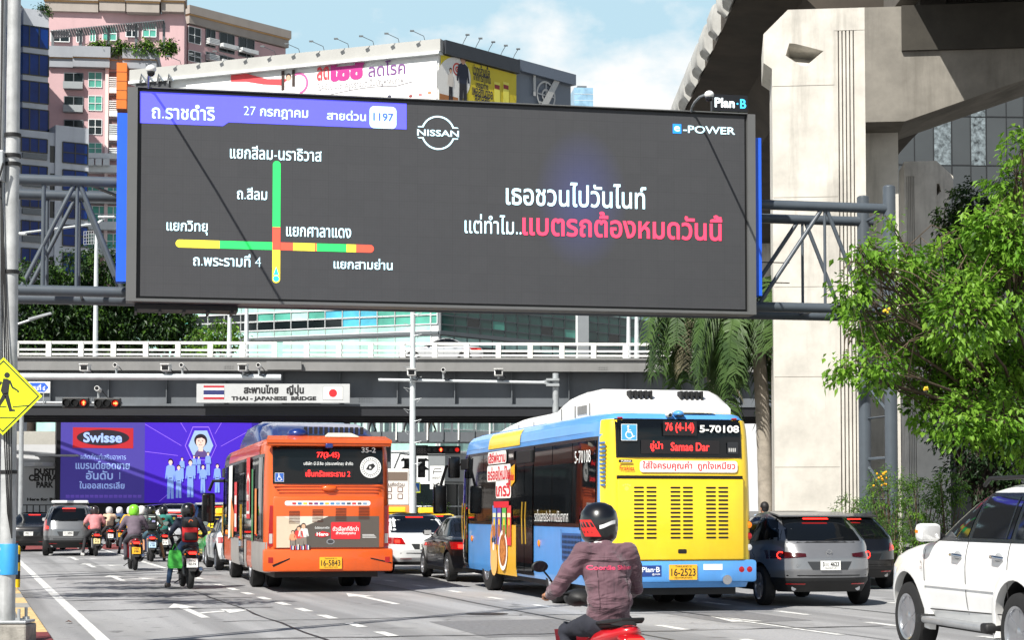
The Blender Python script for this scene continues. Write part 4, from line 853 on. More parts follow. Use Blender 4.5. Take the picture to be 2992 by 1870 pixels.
# foreground lamp post with its fixings
c0 = P(24, 1492, 20.3); lp = thing('lamp_post', 'tall galvanised lamp post with rust smears and a blue sleeve near its foot', 'lamp post', (c0.x, c0.y, 0))
b = MB().use(GALR); b.lathe([(.088, .36), (.086, 1), (.076, 5), (.068, 9), (.06, 13)], 24); b.build('pole', None, lp, 60)
b = MB().use(mat('base_concrete', (150, 146, 138), .9, 0, .2, 8, bump=.4, bs=30)); b.box(-.3, -.22, 0, .27, .22, .33, .02); b.build('concrete_base', None, lp); b = MB().use(GAL); b.box(-.27, -.2, .34, .26, .2, .37, .008); b.build('base_plate', None, lp)
for x, y in ((-.2, -.15), (.17, -.15), (-.2, .15), (.17, .15)): b = MB().use(GAL); b.tube([(x, y, .37), (x, y, .5)], .018, 8); b.lathe([(.04, .37), (.04, .4)], 6, MX.Translation((x, y, 0))); b.build('anchor_bolt', None, lp)
b = MB().use(mat('sleeve_blue', (52, 150, 214), .5, 0, .08, 6)); z0, z1 = P(24, 1680, 20.3).z, P(24, 1590, 20.3).z; b.lathe([(.098, z0), (.1, z0+.02), (.1, z1-.01), (.096, z1)], 24, MX.Translation((.012, -.002, 0))); b.build('blue_sleeve', None, lp, 40)
for py in (395, 455, 480, 795, 1380, 1605, 1668): z = P(24, py, 20.3).z; b = MB().use(BK if py < 1500 else GAL); b.lathe([(.092, z-.02), (.094, z), (.092, z+.02)], 20); b.build('strap', None, lp, 60)
b = MB().use(BK)
for i in range(4): b.tube([(-.1-.01*i, -.05, 9), (-.11, -.09, P(24, 470, 20).z), (-.04+.03*i, -.11, P(24, 1200, 20).z), (.02+.015*i, -.1, P(24, 1500, 20).z), (.07, -.1, P(24, 1575, 20).z)], .007, 5)
b.build('cable', None, lp, 60)
b = MB().use(GAL); b.box(-.22, -.16, P(0, 520, 20).z, -.06, -.02, P(0, 430, 20).z, .01); b.use(BK); b.tube([(-.2, -.17, P(0, 530, 20).z), (-.12, -.2, P(0, 545, 20).z), (-.05, -.18, P(0, 470, 20).z)], .012, 6); b.build('junction_box', None, lp)
b = MB().use(GAL); b.tube([(-.17, .1, .0), (-.15, .1, 13)], .045, 12); o2 = thing('thin_pole', 'thin grey pole standing right behind the lamp post', 'pole', (c0.x, c0.y, 0)); b.build('tube', None, o2, 60)
# stickers and flaking paint on the pole
A = Art(frame((0, 0, 0), (1, 0, 0)), .002)
# yellow walking sign
s0 = P(9, 1158, 20.1); sgn = thing('pedestrian_sign', 'yellow diamond sign with a black walking figure on the lamp post', 'sign', s0)
h = .425; YG = mat('sign_lime_yellow', (216, 232, 22), .4, 0, .03, 3, em=.12); b = MB().use(YG); b.prism([(-h, 0, 0), (0, 0, -h), (h, 0, 0), (0, 0, h)], (0, .012, 0)); b.use(GAL); b.box(-.1, .012, -.2, .16, .06, -.16); b.box(-.1, .012, .16, .16, .06, .2); b.build('panel', None, sgn)
A = Art(frame((0, -.001, 0), (1, 0, 0)), .002); q = lambda r: [(-r, 0), (0, -r), (r, 0), (0, r)]; a_, b_ = q(h*.93), q(h*.885)
for i in range(4): j = (i+1) % 4; A.poly([a_[i], a_[j], b_[j], b_[i]], DK, 1)
k = .00372; X = lambda px: (px-9)*k; Z = lambda py: (1158-py)*k
def ps(*p): A.poly([(X(x), Z(y)) for x, y in p], DK, 1)
A.disc(X(20), Z(1096), 8.3*k, DK, 1); ps((9, 1106), (22, 1107), (28, 1118), (25, 1150), (8, 1154), (2, 1142)); ps((22, 1108), (28, 1120), (34, 1134), (50, 1143), (52, 1139), (38, 1130), (31, 1112)); A.disc(X(53), Z(1144), 3*k, DK, 1); ps((24, 1148), (36, 1196), (46, 1198), (44, 1202), (28, 1203), (14, 1160), (12, 1150)); ps((9, 1150), (18, 1160), (4, 1182), (-6, 1200), (-16, 1202), (-14, 1196), (-4, 1176)); ps((2, 1112), (-8, 1128), (-12, 1142), (-8, 1143), (-2, 1130), (6, 1118))
for y0, y1, x0, x1 in ((1188, 1184, 38, 85), (1188, 1187, -8, 20), (1220, 1219, -20, 46)): ps((x0, y0), (x1, y1), (x1, y1+3), (x0, y0+3))
A.build('symbol', sgn)
# bollard
bo = G(52, 1737); bl = thing('bollard', 'yellow and black striped bollard on the pavement edge', 'bollard', (bo.x, bo.y, .13))
for i in range(5): b = MB().use(mat('bollard_yellow', (240, 200, 10), .45, 0, .08, 8) if i % 2 == 0 else mat('bollard_black', (24, 24, 24), .5)); z0 = i*.155; b.lathe([(.065, z0), (.068, z0+.155)] if i < 4 else [(.068, z0), (.066, z0+.13), (.045, z0+.16), (0, z0+.17)], 18); b.build('band', None, bl, 50)
def cctv(label, p, kind='box', group=None, rz=0):
    t = thing('traffic_camera', label, 'camera', p, rz, group); b = MB().use(CW2)
    if kind == 'box': b.box(-.28, -.5, .12, .28, .35, .55, .04); b.box(-.3, -.62, .52, .3, .4, .57, .01); b.use(mat('lens_black', (16, 16, 18), .15)); b.box(-.2, -.51, .18, .2, -.49, .46)
    else: b.tube([(0, -.45, .5), (.02, .1, .42)], .14, 12); b.use(mat('lens_black', (16, 16, 18))); b.tube([(0, -.47, .5), (0, -.44, .5)], .11, 12)
    b.xf(MX.Scale(.72, 4)); b.build('housing', None, t, 50); b = MB().use(GAL); b.tube([(0, 0, -.05), (0, 0, .3)], .05, 8); b.use(BK); b.tube([(.1, .1, .3), (.35, .1, .0), (.2, 0, -.12), (0, 0, -.05)], .022, 6); b.build('bracket', None, t); return t
# long camera arm on the left
pa = P(34, 1492, 84); ca = thing('camera_mast', 'white mast with a long horizontal arm carrying cameras on the left', 'mast', (pa.x, pa.y, 0)); za = P(500, 1101, 84).z; xe = P(826, 1101, 85).x-pa.x
b = MB().use(GAL); b.lathe([(.2, 0), (.17, za+.6)], 16); b.build('pole', None, ca, 60); b = MB().use(mat('mast_white', (206, 212, 214), .4, .1, .08, 2, streak=.15)); b.tube([(0, -.2, za), (xe, .4, za)], [.15, .135], 14); b.build('arm', None, ca, 60)
for i, (px, kd, lb) in enumerate(((250, 'box', 'white box camera leftmost on the long left arm'), (340, 'tube', 'white bullet camera right of the leftmost box camera'), (486, 'box', 'white box camera in the middle of the long left arm'), (533, 'tube', 'white bullet camera just right of the middle box camera'), (711, 'box', 'white box camera nearest the tip of the long left arm'), (757, 'tube', 'white bullet camera at the tip of the long left arm'))): q = P(px, 1097, 84.2); cctv(lb, (q.x, q.y, za+.17), kd, 'cameras on the long left arm')
# middle pole with rungs and cross arm
pm = P(1205, 1492, 86); mp = thing('camera_pole', 'white tapering pole with climbing rungs standing between the buses', 'pole', (pm.x, pm.y, 0)); zt2 = P(1205, 888, 86).z
b = MB().use(mat('mast_white', (206, 212, 214))); b.lathe([(.17, 0), (.14, 6), (.11, zt2+1)], 14); b.build('pole', None, mp, 60)
for i in range(20): z = 3.2+i*.5; s = 1 if i % 2 else -1; b = MB().use(GAL); b.tube([(0, -.08, z), (s*.42, -.1, z+.1), (s*.2, -.1, z-.1)], .018, 5); b.build('rung', None, mp)
z = P(1205, 1113, 86).z; b = MB().use(mat('mast_white', (206, 212, 214))); b.tube([(P(1107, 1110, 86).x-pm.x, -.25, z+.03), (P(1590, 1115, 86).x-pm.x, -.25, z-.1)], .07, 10); b.build('cross_arm', None, mp, 60)
for px, kd, lb in ((1204, 'box', 'white box camera on the pole between the buses'), (1296, 'tube', 'white bullet camera on the cross arm right of the pole'), (1457, 'box', 'white box camera above the roof of the yellow bus')): q = P(px, 1108, 85.7); cctv(lb, (q.x, q.y-.2, z+.1), kd, 'cameras on the cross arm')
p2 = P(1624, 1492, 86.5); sp_ = thing('mast', 'short grey mast head with a bracket above the yellow bus roof', 'mast', (p2.x, p2.y, 0)); b = MB().use(GAL); zt3 = P(1624, 1091, 86.5).z; b.lathe([(.16, 0), (.145, zt3)], 16); b.build('pole', None, sp_, 60); b = MB().use(GAL); b.box(-.45, -.3, zt3-.62, .16, -.05, zt3-.5); b.box(-.45, -.3, zt3-.36, .16, -.05, zt3-.26); b.prism([(-.95, -.2, zt3-.42), (-.3, -.2, zt3-.3), (-.3, -.2, zt3-.56)], (0, .1, 0)); b.build('bracket', None, sp_)
# traffic signals
def signal(par, x, z, lit, arrow=None, vert=False, n=3, y=0):
    r = .115
    b = MB().use(mat('signal_black', (20, 21, 22), .5)); w = n*.33+.04
    if vert: b.box(x-.2, y-.12, z-w/2, x+.2, y+.12, z+w/2, .03)
    else: b.box(x-w/2, y-.12, z-.21, x+w/2, y+.12, z+.21, .03)
    o = b.build('signal_head', None, par)
    for i in range(n):
        cx_ = x+(0 if vert else (i-(n-1)/2)*.33); cz_ = z+((i-(n-1)/2)*.33 if vert else 0); on = lit == i
        k = MB().use(mat('signal_black', (20, 21, 22))); k.lathe([(r+.03, 0), (r+.03, .18), (r+.02, .18), (r+.02, 0)], 16, MX.Translation((cx_, y-.12, cz_)) @ MX.Rotation(R(90), 4, 'X')); k.build('visor', None, o)
        A = Art(frame((cx_, y-.125, cz_), (1, 0, 0)), .006); A.disc(0, 0, r, mat('signal_red_glow', (190, 24, 16), .5, 0, 0, em=.9) if on else mat('signal_lens_off', (34, 30, 26), .3), 1)
        if on and arrow:
            pts = [(-.028, -.085), (.028, -.085), (.028, .0), (.075, .0), (0, .09), (-.075, .0), (-.028, .0)]
            if arrow == 'r': pts = [(py, -px) for px, py in pts]
            A.poly(pts, flat((255, 120, 60), 3.5), 2)
        A.build('lens', o)
ql = P(60, 1492, 72); tl = thing('traffic_light', 'mast arm traffic light with two black heads showing lit red arrows on the left', 'traffic light', (ql.x, ql.y, 0)); zz = P(220, 1178, 72).z
b = MB().use(GAL); b.lathe([(.1, 0), (.09, zz+.3)], 12); b.build('pole', None, tl, 60); b = MB().use(GAL); b.tube([(0, 0, zz+.02), (P(355, 1178, 72).x-ql.x, .16, zz)], .055, 8); b.build('arm', None, tl, 60)
signal(tl, P(222, 1176, 72).x-ql.x, zz, 2, 'u'); signal(tl, P(315, 1178, 72).x-ql.x, zz-.02, 2, 'r')
q = P(288, 1165, 72); cctv('white dome camera on the left traffic light arm', (q.x, q.y, zz+.2), 'tube')
ss = thing('street_name_sign', 'small blue and white street name sign above the left traffic light arm', 'sign', P(127, 1180, 71.9)); b = MB().use(GAL); b.tube([(0, 0, 0), (0, 0, .5)], .025, 6); b.build('post', None, ss); b = MB().use(mat('sign_white', WHITE, .4)); kx = .0133; b.box(-.95, -.02, .42, .26, .01, .86, .01); b.build('panel', None, ss); A = Art(frame((0, -.022, 0), (1, 0, 0)), .003); A.poly([(-.9, .46), (.05, .46), (.2, .64), (.05, .82), (-.9, .82)], flat((40, 92, 196)), 1); A.text('พระรามที่ ๔', -.36, .64, .85, .24, flat(WHITE), 2, .02); A.build('lettering', ss)
q2 = P(1212, 1492, 100); t2 = thing('traffic_light', 'traffic light cluster with red arrows and side heads between the buses', 'traffic light', (q2.x, q2.y, 0)); z2 = P(1290, 1315, 100).z
b = MB().use(GAL); b.lathe([(.1, 0), (.09, z2-.3)], 12); b.build('pole', None, t2, 60); b = MB().use(GAL); b.tube([(-.0, 0, z2-.3), (-.8, .1, z2-.2), (-1.2, .1, z2-1.2), (-1.25, .1, 0)], .05, 8); b.build('arm', None, t2, 60); b = MB().use(GAL); b.tube([(0, .18, z2-.28), (2.6, .18, z2-.28)], .05, 6); b.build('arm', None, t2)
X2 = lambda px: P(px, 1300, 100).x-q2.x
signal(t2, X2(1271), z2, 2, 'u'); signal(t2, X2(1318), z2, 2, None); signal(t2, X2(1192), P(1192, 1368, 100).z, -1, None, True); signal(t2, X2(1232), P(1232, 1368, 100).z, -1, None, True)
for s in (-1, 1):
    for i in range(2): b = MB().use(mat('signal_black', (20, 21, 22))); x = X2(1192 if s < 0 else 1232)+s*.2; zz_ = P(0, 1348+i*26, 100).z; b.prism([(x, -.1, zz_), (x, -.1, zz_+.2), (x+s*.2, -.1, zz_+.05), (x+s*.18, -.1, zz_+.0)], (0, .2, 0)); b.build('side_visor', None, t2)
b = MB().use(mat('signal_black', (20, 21, 22))); b.box(X2(1214), -.12, z2-.3, X2(1250), .08, z2+.25); cdn = b.build('countdown_box', None, t2); A = Art(frame((X2(1233), -.125, z2-.05), (1, 0, 0)), .004); A.text('888', 0, 0, .5, .3, mat('digit_off', (104, 96, 94), .5), 1, -.01); A.build('digits', cdn)
pc = thing('crossing_sign', 'small blue crossing sign with yellow border between the buses', 'sign', P(1213, 1425, 99.7)); b = MB().use(mat('border_lime', (214, 224, 50), .4)); w = .28; b.box(-w, 0, -w, w, .02, w, .004); b.build('panel', None, pc); A = Art(frame((0, -.001, 0), (1, 0, 0)), .003); A.rect(-w*.82, -w*.82, w*.82, w*.82, flat((30, 104, 190)), 1).poly([(-w*.7, -w*.7), (w*.7, -w*.7), (0, w*.72)], flat(WHITE), 2); A.person(0, -w*.62, w*1.15, DK, DK, DK, DK, 3); A.build('symbol', pc)
dsg = thing('direction_sign', 'white sign with a car outline and black arrow beside the traffic light', 'sign', P0(1275, 98)); b = MB().use(GAL); zb_ = P(0, 1430, 98).z; zt_2 = P(0, 1362, 98).z; b.tube([(0, 0, 0), (0, 0, zb_)], .05, 8); b.build('post', None, dsg); b = MB().use(mat('sign_white', WHITE)); b.box(-.34, -.02, zb_, .42, .02, zt_2); b.build('panel', None, dsg); A = Art(frame((.04, -.021, (zb_+zt_2)/2), (1, 0, 0)), .004); A.line((-.2, .3), (.25, .3), .04, DK).line((-.2, .3), (-.14, .46), .04, DK, 1.1).line((-.14, .46), (.22, .46), .04, DK, 1.2).line((-.2, .3), (-.2, .18), .04, DK, 1.3).text('ผยอาว', 0, -.02, .5, .13, DK, 1, .01).poly([(-.2, -.5), (-.02, -.5), (-.2, -.28)], DK, 1).line((-.14, -.44), (.1, -.3), .09, DK, 1.2); A.build('symbol', dsg)
# lamp posts along the flyover
def flp(px, ytop, d, label, arms=(), base=1050):
    p = P(px, 1492, d); zt = P(px, ytop, d).z; zb = P(px, base, d).z; t = thing('flyover_lamp_post', label, 'lamp post', (p.x, p.y, zb), 0, 'lamp posts along the flyover'); b = MB().use(mat('mast_white', (206, 212, 214))); b.lathe([(.14, 0), (.09, zt-zb)], 10); b.build('pole', None, t, 60)
    for ax, ay in arms:
        q = P(ax, ay, d); b = MB().use(mat('mast_white', (206, 212, 214))); b.tube([(0, 0, zt-zb-.1), (q.x-p.x, 0, q.z-zb)], .06, 6); b.build('arm', None, t, 60); b = MB().use(GAL); x = q.x-p.x; b.box(x-.45, -.14, q.z-zb-.1, x+.45, .14, q.z-zb+.02, .03); b.build('lamp_head', None, t)
    return t
f1 = flp(274, 648, 97.5, 'tall white lamp post with two arms rising in front of the left trees', ((52, 682), (312, 632))); b = MB().use(GAL); 
for i in range(5): b.tube([(-.65, -.1, 6.1+i*.17), (-.1, -.1, 6.15+i*.17)], .015, 4); b.tube([(-.65+i*.13, -.1, 6.1), (-.65+i*.13, -.1, 6.8)], .015, 4)
b.build('cage', None, f1)
flp(667, 880, 97.8, 'slim white post left of the pair below the big screen', ()); flp(717, 878, 97.2, 'white lamp post close beside the slim post below the big screen', ()); flp(1838, 890, 105, 'slim white post left of the two near the palm', ()); flp(1862, 885, 97.4, 'white lamp post nearest the palm fronds', ())
for px, py, d, label in ((18, 1010, 62, 'white street lamp arm sticking out right of the foreground lamp post'),):
    p = P(px, 1492, d); t = thing('street_lamp', label, 'lamp post', (p.x, p.y, 0)); e = P(150, 915, d); s = P(20, 952, d); b = MB().use(GAL); b.lathe([(.1, 0), (.08, s.z)], 10); b.build('pole', None, t, 60); b = MB().use(GAL); b.tube([(0, 0, s.z-.05), (e.x-p.x, 0, e.z)], .04, 6); b.build('arm', None, t, 60); b = MB().use(GAL); b.bar((e.x-p.x-.75, 0, e.z-.2), (e.x-p.x, 0, e.z), .16, .07); b.build('lamp_head', None, t)
# ================= vehicles
TYR = mat('tyre_rubber', (24, 24, 25), .85, 0, .15, 12, bump=.2, bs=40); RIM = mat('alloy_silver', (178, 180, 184), .3, .85, .05, 5); RIMD = mat('alloy_dark', (70, 72, 76), .35, .8, .05, 5)
WG = mat('window_tint', (13, 16, 19), .04, 0, 0, spec=.35); BPL = mat('black_plastic', (22, 22, 23), .6, 0, .1, 8); BTR = mat('black_trim', (10, 10, 11), .25, 0, 0); CHR = mat('chrome_bright', (205, 207, 210), .12, 1, 0)
REDL = mat('tail_lens_red', (150, 14, 18), .15, 0, 0, em=.12, coat=.5); REDE = mat('brake_light_lit', (255, 40, 30), .3, 0, 0, em=3.2); AMB = mat('lens_amber', (230, 120, 20), .15, 0, 0, em=.25); LENS = mat('lens_clear', (200, 200, 200), .1, .3, 0)
PLW = mat('plate_white', (226, 226, 222), .45, 0, .06, 20); PLY = mat('plate_yellow', (232, 176, 40), .45, 0, .1, 20)
def clampi(tab, z):
    if z <= tab[0][0]: return tab[0][1:]
    for a, b in zip(tab, tab[1:]):
        if z <= b[0]: f = (z-a[0])/(b[0]-a[0]); return tuple(p+(q-p)*f for p, q in zip(a[1:], b[1:]))
    return tab[-1][1:]
class Car:
    def __init__(s, tab, n=5, root=None): s.tab = tab; s.n = n; s.root = root
    def X(s, y, z):
        a, b, w = clampi(s.tab, z); e = min(.9999, abs((y-(a+b)/2)/((b-a)/2))); return w*(1-e**s.n)**(1/s.n)
    def YR(s, x, z):
        a, b, w = clampi(s.tab, z); e = min(.9999, abs(x/w)); return (a+b)/2-(b-a)/2*(1-e**s.n)**(1/s.n)
    def shell(s, z0, z1, m, nz=22, k=72, sc_=1.0, arches=(), name='body', lin_=None):
        zs = sorted(set([z0, z1]+[t[0] for t in s.tab if z0 < t[0] < z1]+[z0+(z1-z0)*i/nz for i in range(1, nz)])); rings = []
        for z in zs:
            a, b, w = clampi(s.tab, z); ring = []
            for i in range(k):
                th = 2*math.pi*i/k; c, d = math.cos(th), math.sin(th); p = 2/s.n
                ring.append(V((w*sc_*math.copysign(abs(c)**p, c), (a+b)/2+(b-a)/2*(1+(sc_-1)*.3)*math.copysign(abs(d)**p, d), z)))
            rings.append(ring)
        mb = MB().use(m).loft(rings); me = raw(mb)
        if arches:
            tl = []
            for y, r, zc_ in arches:
                for sx in (-1, 1): t = MB().use(BPL); t.lathe([(r, 0), (r, .6)], 28, MX.Translation((sx*.62 if sx > 0 else -.62, y, zc_)) @ MX.Rotation(sx*R(90), 4, 'Y')); tl.append(t)
            ts = []
            for t in tl: o = bpy.data.objects.new('t', raw(t)); COL.objects.link(o); ts.append(o)
            def st(o):
                for t in ts:
                    q = o.modifiers.new('b', 'BOOLEAN'); q.operation = 'DIFFERENCE'; q.object = t; q.solver = 'EXACT'; q.material_mode = 'TRANSFER'
            me = evald(me, st, ts)
        return link(name, me, s.root, 38)
    def side(s, quad, m, off=.008, sx=-1, name='window', n1=8, n2=5, par=None):
        (y0, z0), (y1, z1), (y2, z2), (y3, z3) = quad; vs = []; fs = []
        for j in range(n2+1):
            for i in range(n1+1):
                u, v = i/n1, j/n2; y = (y0*(1-u)+y1*u)*(1-v)+(y3*(1-u)+y2*u)*v; z = (z0*(1-u)+z1*u)*(1-v)+(z3*(1-u)+z2*u)*v; vs.append(V((sx*(s.X(y, z)+off), y, z)))
        for j in range(n2):
            for i in range(n1): a = j*(n1+1)+i; f = (a, a+1, a+n1+2, a+n1+1); fs.append(f if sx > 0 else f[::-1])
        return MB().use(m).add(vs, fs).build(name, None, par or s.root, 60)
    def rear(s, quad, m, off=.008, name='rear_window', n1=10, n2=6, par=None):
        (x0, z0), (x1, z1), (x2, z2), (x3, z3) = quad; vs = []; fs = []
        for j in range(n2+1):
            for i in range(n1+1):
                u, v = i/n1, j/n2; x = (x0*(1-u)+x1*u)*(1-v)+(x3*(1-u)+x2*u)*v; z = (z0*(1-u)+z1*u)*(1-v)+(z3*(1-u)+z2*u)*v; vs.append(V((x, s.YR(x, z)-off, z)))
        for j in range(n2):
            for i in range(n1): a = j*(n1+1)+i; fs.append((a, a+1, a+n1+2, a+n1+1))
        return MB().use(m).add(vs, fs).build(name, None, par or s.root, 60)
    def wrap(s, z0, z1, half, m, off=.01, name='rear_panel', nz=14, n=90, par=None):
        vs = []; fs = []
        for j in range(nz+1):
            z = z0+(z1-z0)*j/nz; a, b, w = clampi(s.tab, z)
            for i in range(n+1):
                q = -1+2*i/n; th = R(-90+half*math.copysign(abs(q)**.5, q)); c, d = math.cos(th), math.sin(th); p = 2/s.n
                vs.append(V(((w+off)*math.copysign(abs(c)**p, c), (a+b)/2+((b-a)/2+off)*math.copysign(abs(d)**p, d), z)))
        for j in range(nz):
            for i in range(n): k = j*(n+1)+i; fs.append((k, k+1, k+n+2, k+n+1))
        return MB().use(m).add(vs, fs).build(name, None, par or s.root, 40)
    def art(s, z=.004, off=.03, zc_=1.0, y=None):
        return Art(frame((0, (s.YR(0, zc_) if y is None else y)-off, 0), (1, 0, 0)), z)
def wheel(root, x, y, r, w, rimm=RIM, spokes=10, sx=-1, rr=.66, name='wheel', axis=None):
    """x is the outer face, sx the side it faces"""
    Mw = MX.Translation((x, y, r)) @ MX.Rotation(sx*R(90), 4, 'Y')
    t = MB().use(TYR); h = w
    t.lathe([(r*rr, -h), (r*.86, -h), (r*.97, -h*.9), (r, -h*.7), (r, -h*.3), (r*.97, -h*.1), (r*.86, 0), (r*rr+.012, -.004), (r*rr, -.02), (r*rr*.9, -.06), (r*rr*.9, -h*.8)], 36, Mw); wo = t.build(name, None, root, 40)
    m = MB().use(mat('wheel_dark', (14, 14, 15), .7)); m.lathe([(r*rr*.92, -.1), (.02, -.1)], 24, Mw); m.use(rimm); m.lathe([(r*rr, -.03), (r*rr+.008, -.002), (r*rr*.93, -.012), (r*rr*.9, -.06)], 36, Mw)
    for i in range(spokes):
        a = 2*math.pi*i/spokes; ca, sa = math.cos(a), math.sin(a); wd = r*rr*.13*(10/max(spokes, 6))**.6
        pts = [(r*.08, -wd*.8, -.03), (r*rr*.93, -wd, -.02), (r*rr*.93, wd, -.02), (r*.08, wd*.8, -.03)]
        m.prism([Mw @ V((p[0]*ca-p[1]*sa, p[0]*sa+p[1]*ca, p[2])) for p in pts], (Mw.to_3x3() @ V((0, 0, -.045))))
    m.lathe([(.001, -.015), (r*.1, -.018), (r*.17, -.035), (r*.17, -.09)], 16, Mw); m.build('rim', None, wo, 40)
    return wo
def place(lp, wp, rz):
    """object location so that local point lp lands on world point wp"""
    c, s = math.cos(rz), math.sin(rz); return V((wp[0]-(lp[0]*c-lp[1]*s), wp[1]-(lp[0]*s+lp[1]*c), 0))
def suv_tab(L, W, H, sl=1.0):
    k = H/1.54; w = W/2
    return [(z, a if z < 1.03*k else .15+(a-.15)*sl, b, x) for z, a, b, x in [(.24*k, .22, L-.2, w*.93), (.42*k, .05, L-.04, w*.985), (.6*k, 0, L, w), (.8*k, .03, L-.03, w*1.0), (.9*k, .08, L-.12, w*.99), (.96*k, .12, L-.8, w*.975), (1.01*k, .15, L-1.15, w*.955), (1.06*k, .18, L-1.35, w*.94), (1.25*k, .36, L-1.72, w*.86), (1.42*k, .58, L-2.2, w*.765), (1.49*k, .72, L-2.45, w*.69), (1.525*k, .95, L-2.7, w*.58), (1.54*k, 1.3, L-2.9, w*.35)]]
def sedan_tab(L, W, H):
    k = H/1.46; w = W/2
    return [(.22*k, .2, L-.2, w*.93), (.4*k, .04, L-.04, w*.985), (.58*k, 0, L, w), (.76*k, .02, L-.05, w), (.86*k, .05, L-.2, w*.99), (.93*k, .1, L-.9, w*.97), (.975*k, .28, L-1.15, w*.955), (1.0*k, .62, L-1.4, w*.94), (1.1*k, .9, L-1.6, w*.89), (1.3*k, 1.32, L-2.05, w*.78), (1.4*k, 1.62, L-2.35, w*.70), (1.44*k, 1.9, L-2.6, w*.58), (1.46*k, 2.2, L-2.75, w*.35)]
def make_car(label, cat, kind, lp, wp, rz, L, W, H, pm, name='car', plate=None, pm2=None, taxi=None, tails='wide', rims=RIM, spoiler=True, group=None, rr=.33, rails=False, badge=None, spk=10, lit=True, platey=False, slope=1.0, nn=5):
    tab = suv_tab(L, W, H, slope) if kind == 'suv' else sedan_tab(L, W, H); k = H/(1.54 if kind == 'suv' else 1.46)
    t = thing(name, label, cat, place(lp, wp, rz), rz, group); c = Car(tab, nn, t); wy = (.86 if kind == 'suv' else .98, L-.85); ar = [(y, rr+.055, rr) for y in wy]
    lo_ = .47*k if kind == 'suv' else .3*k
    c.shell(lo_, H, pm, arches=ar); c.shell(tab[0][0], lo_, BPL, nz=5, arches=ar, sc_=1.012, name='bumper')
    if pm2: c.side([(.02, .35*k), (L-.05, .35*k), (L-.05, .8*k), (.02, .92*k)], pm2, .004, -1, 'door_panel', 30, 4)
    wr = W/2
    for y in wy:
        for sx in (-1, 1): wheel(t, sx*(wr-.012), y, rr, .21, rims, spk, sx)
    zb = (1.02 if kind == 'suv' else .99)*k; ztp = (1.44 if kind == 'suv' else 1.38)*k
    if kind == 'suv':
        yb, yt0 = .62, 1.05; qs = [((.45, zb+.1), (1.28, zb), (1.25, ztp), (.8, ztp-.05)), ((1.36, zb), (2.3, zb-.02), (2.2, ztp), (1.33, ztp)), ((2.38, zb-.02), (L-1.3, zb-.03), (L-2.12, ztp-.02), (2.28, ztp))]
    else:
        qs = [((1.05, zb+.04), (2.05, zb), (2.02, ztp), (1.6, ztp-.03)), ((2.13, zb), (L-1.42, zb-.02), (L-2.22, ztp-.02), (2.1, ztp))]
    for sx in (-1, 1):
        y0, y1 = qs[0][0], qs[-1][1]; c.side([(y0[0]-.06, y0[1]-.035), (y1[0]+.08, y1[1]-.035), (qs[-1][2][0]+.06, ztp+.03), (qs[0][3][0]-.06, ztp+.01)], BTR, .003, sx, 'window_frame', 20)
        for q in qs: c.side(q, WG, .007, sx, 'window')
        b = MB().use(pm); ym = L-1.62; b.ball((sx*(c.X(ym, zb)+.13), ym, zb+.07), (.105, .07, .075), 12, 8); b.bar((sx*(c.X(ym, zb)-.02), ym, zb+.01), (sx*(c.X(ym, zb)+.1), ym, zb+.05), .06, .03); b.use(LENS); b.box(sx*(c.X(ym, zb)+.05) if sx > 0 else sx*(c.X(ym, zb)+.21), ym-.075, zb+.02, sx*(c.X(ym, zb)+.21) if sx > 0 else sx*(c.X(ym, zb)+.05), ym-.068, zb+.12); b.build('mirror', None, t, 50)
        for yh in (1.5, 2.5): z = zb-.12; x = c.X(yh, z); MB().use(pm if kind != 'suv' else pm).box(min(sx*x, sx*(x+.035)), yh-.1, z-.018, max(sx*x, sx*(x+.035)), yh+.1, z+.018, .008).build('door_handle', None, t)
        for yh in ((1.32, 2.34) if kind == 'suv' else (2.09, L-1.5)): c.side([(yh-.006, .36*k), (yh+.006, .36*k), (yh+.006, zb), (yh-.006, zb)], BTR, .003, sx, 'door_gap', 1, 8)
    wq = W/2
    if kind == 'suv': rw = [(-wq*.8, 1.06*k), (wq*.8, 1.06*k), (wq*.66, 1.42*k), (-wq*.66, 1.42*k)]
    else: rw = [(-wq*.8, 1.02*k), (wq*.8, 1.02*k), (wq*.68, 1.37*k), (-wq*.68, 1.37*k)]
    c.rear([(a*1.07, z+d) for (a, z), d in zip(rw, (-.03, -.03, .02, .02))], BTR, .004, 'rear_window_frame'); c.rear(rw, WG, .009, 'rear_window')
    if kind == 'suv' and spoiler:
        b = MB().use(pm); z = 1.455*k; y = c.YR(0, z); b.prism([(-wq*.66, y-.16, z-.005), (wq*.66, y-.16, z-.005), (wq*.68, y+.25, z+.05), (-wq*.68, y+.25, z+.05)], (0, 0, .025)); b.build('spoiler', None, t)
    zl = .86*k if kind == 'suv' else .8*k
    for sx in (-1, 1):
        if tails == 'wide':
            q = [(sx*wq*.42, zl-.05), (sx*wq*.985, zl-.1), (sx*wq*.985, zl+.05), (sx*wq*.42, zl+.0)]
        elif tails == 'tall': q = [(sx*wq*.74, zl-.12), (sx*wq*.985, zl-.12), (sx*wq*.96, zl+.28), (sx*wq*.84, zl+.28)]
        else: q = [(sx*wq*.6, zl-.08), (sx*wq*.985, zl-.08), (sx*wq*.985, zl+.08), (sx*wq*.68, zl+.08)]
        if sx < 0: q = [q[1], q[0], q[3], q[2]]
        o = c.rear(q, REDL if tails != 'wide' else mat('tail_lens_dark', (60, 8, 10), .12, 0, 0, coat=.5), .012, 'taillight')
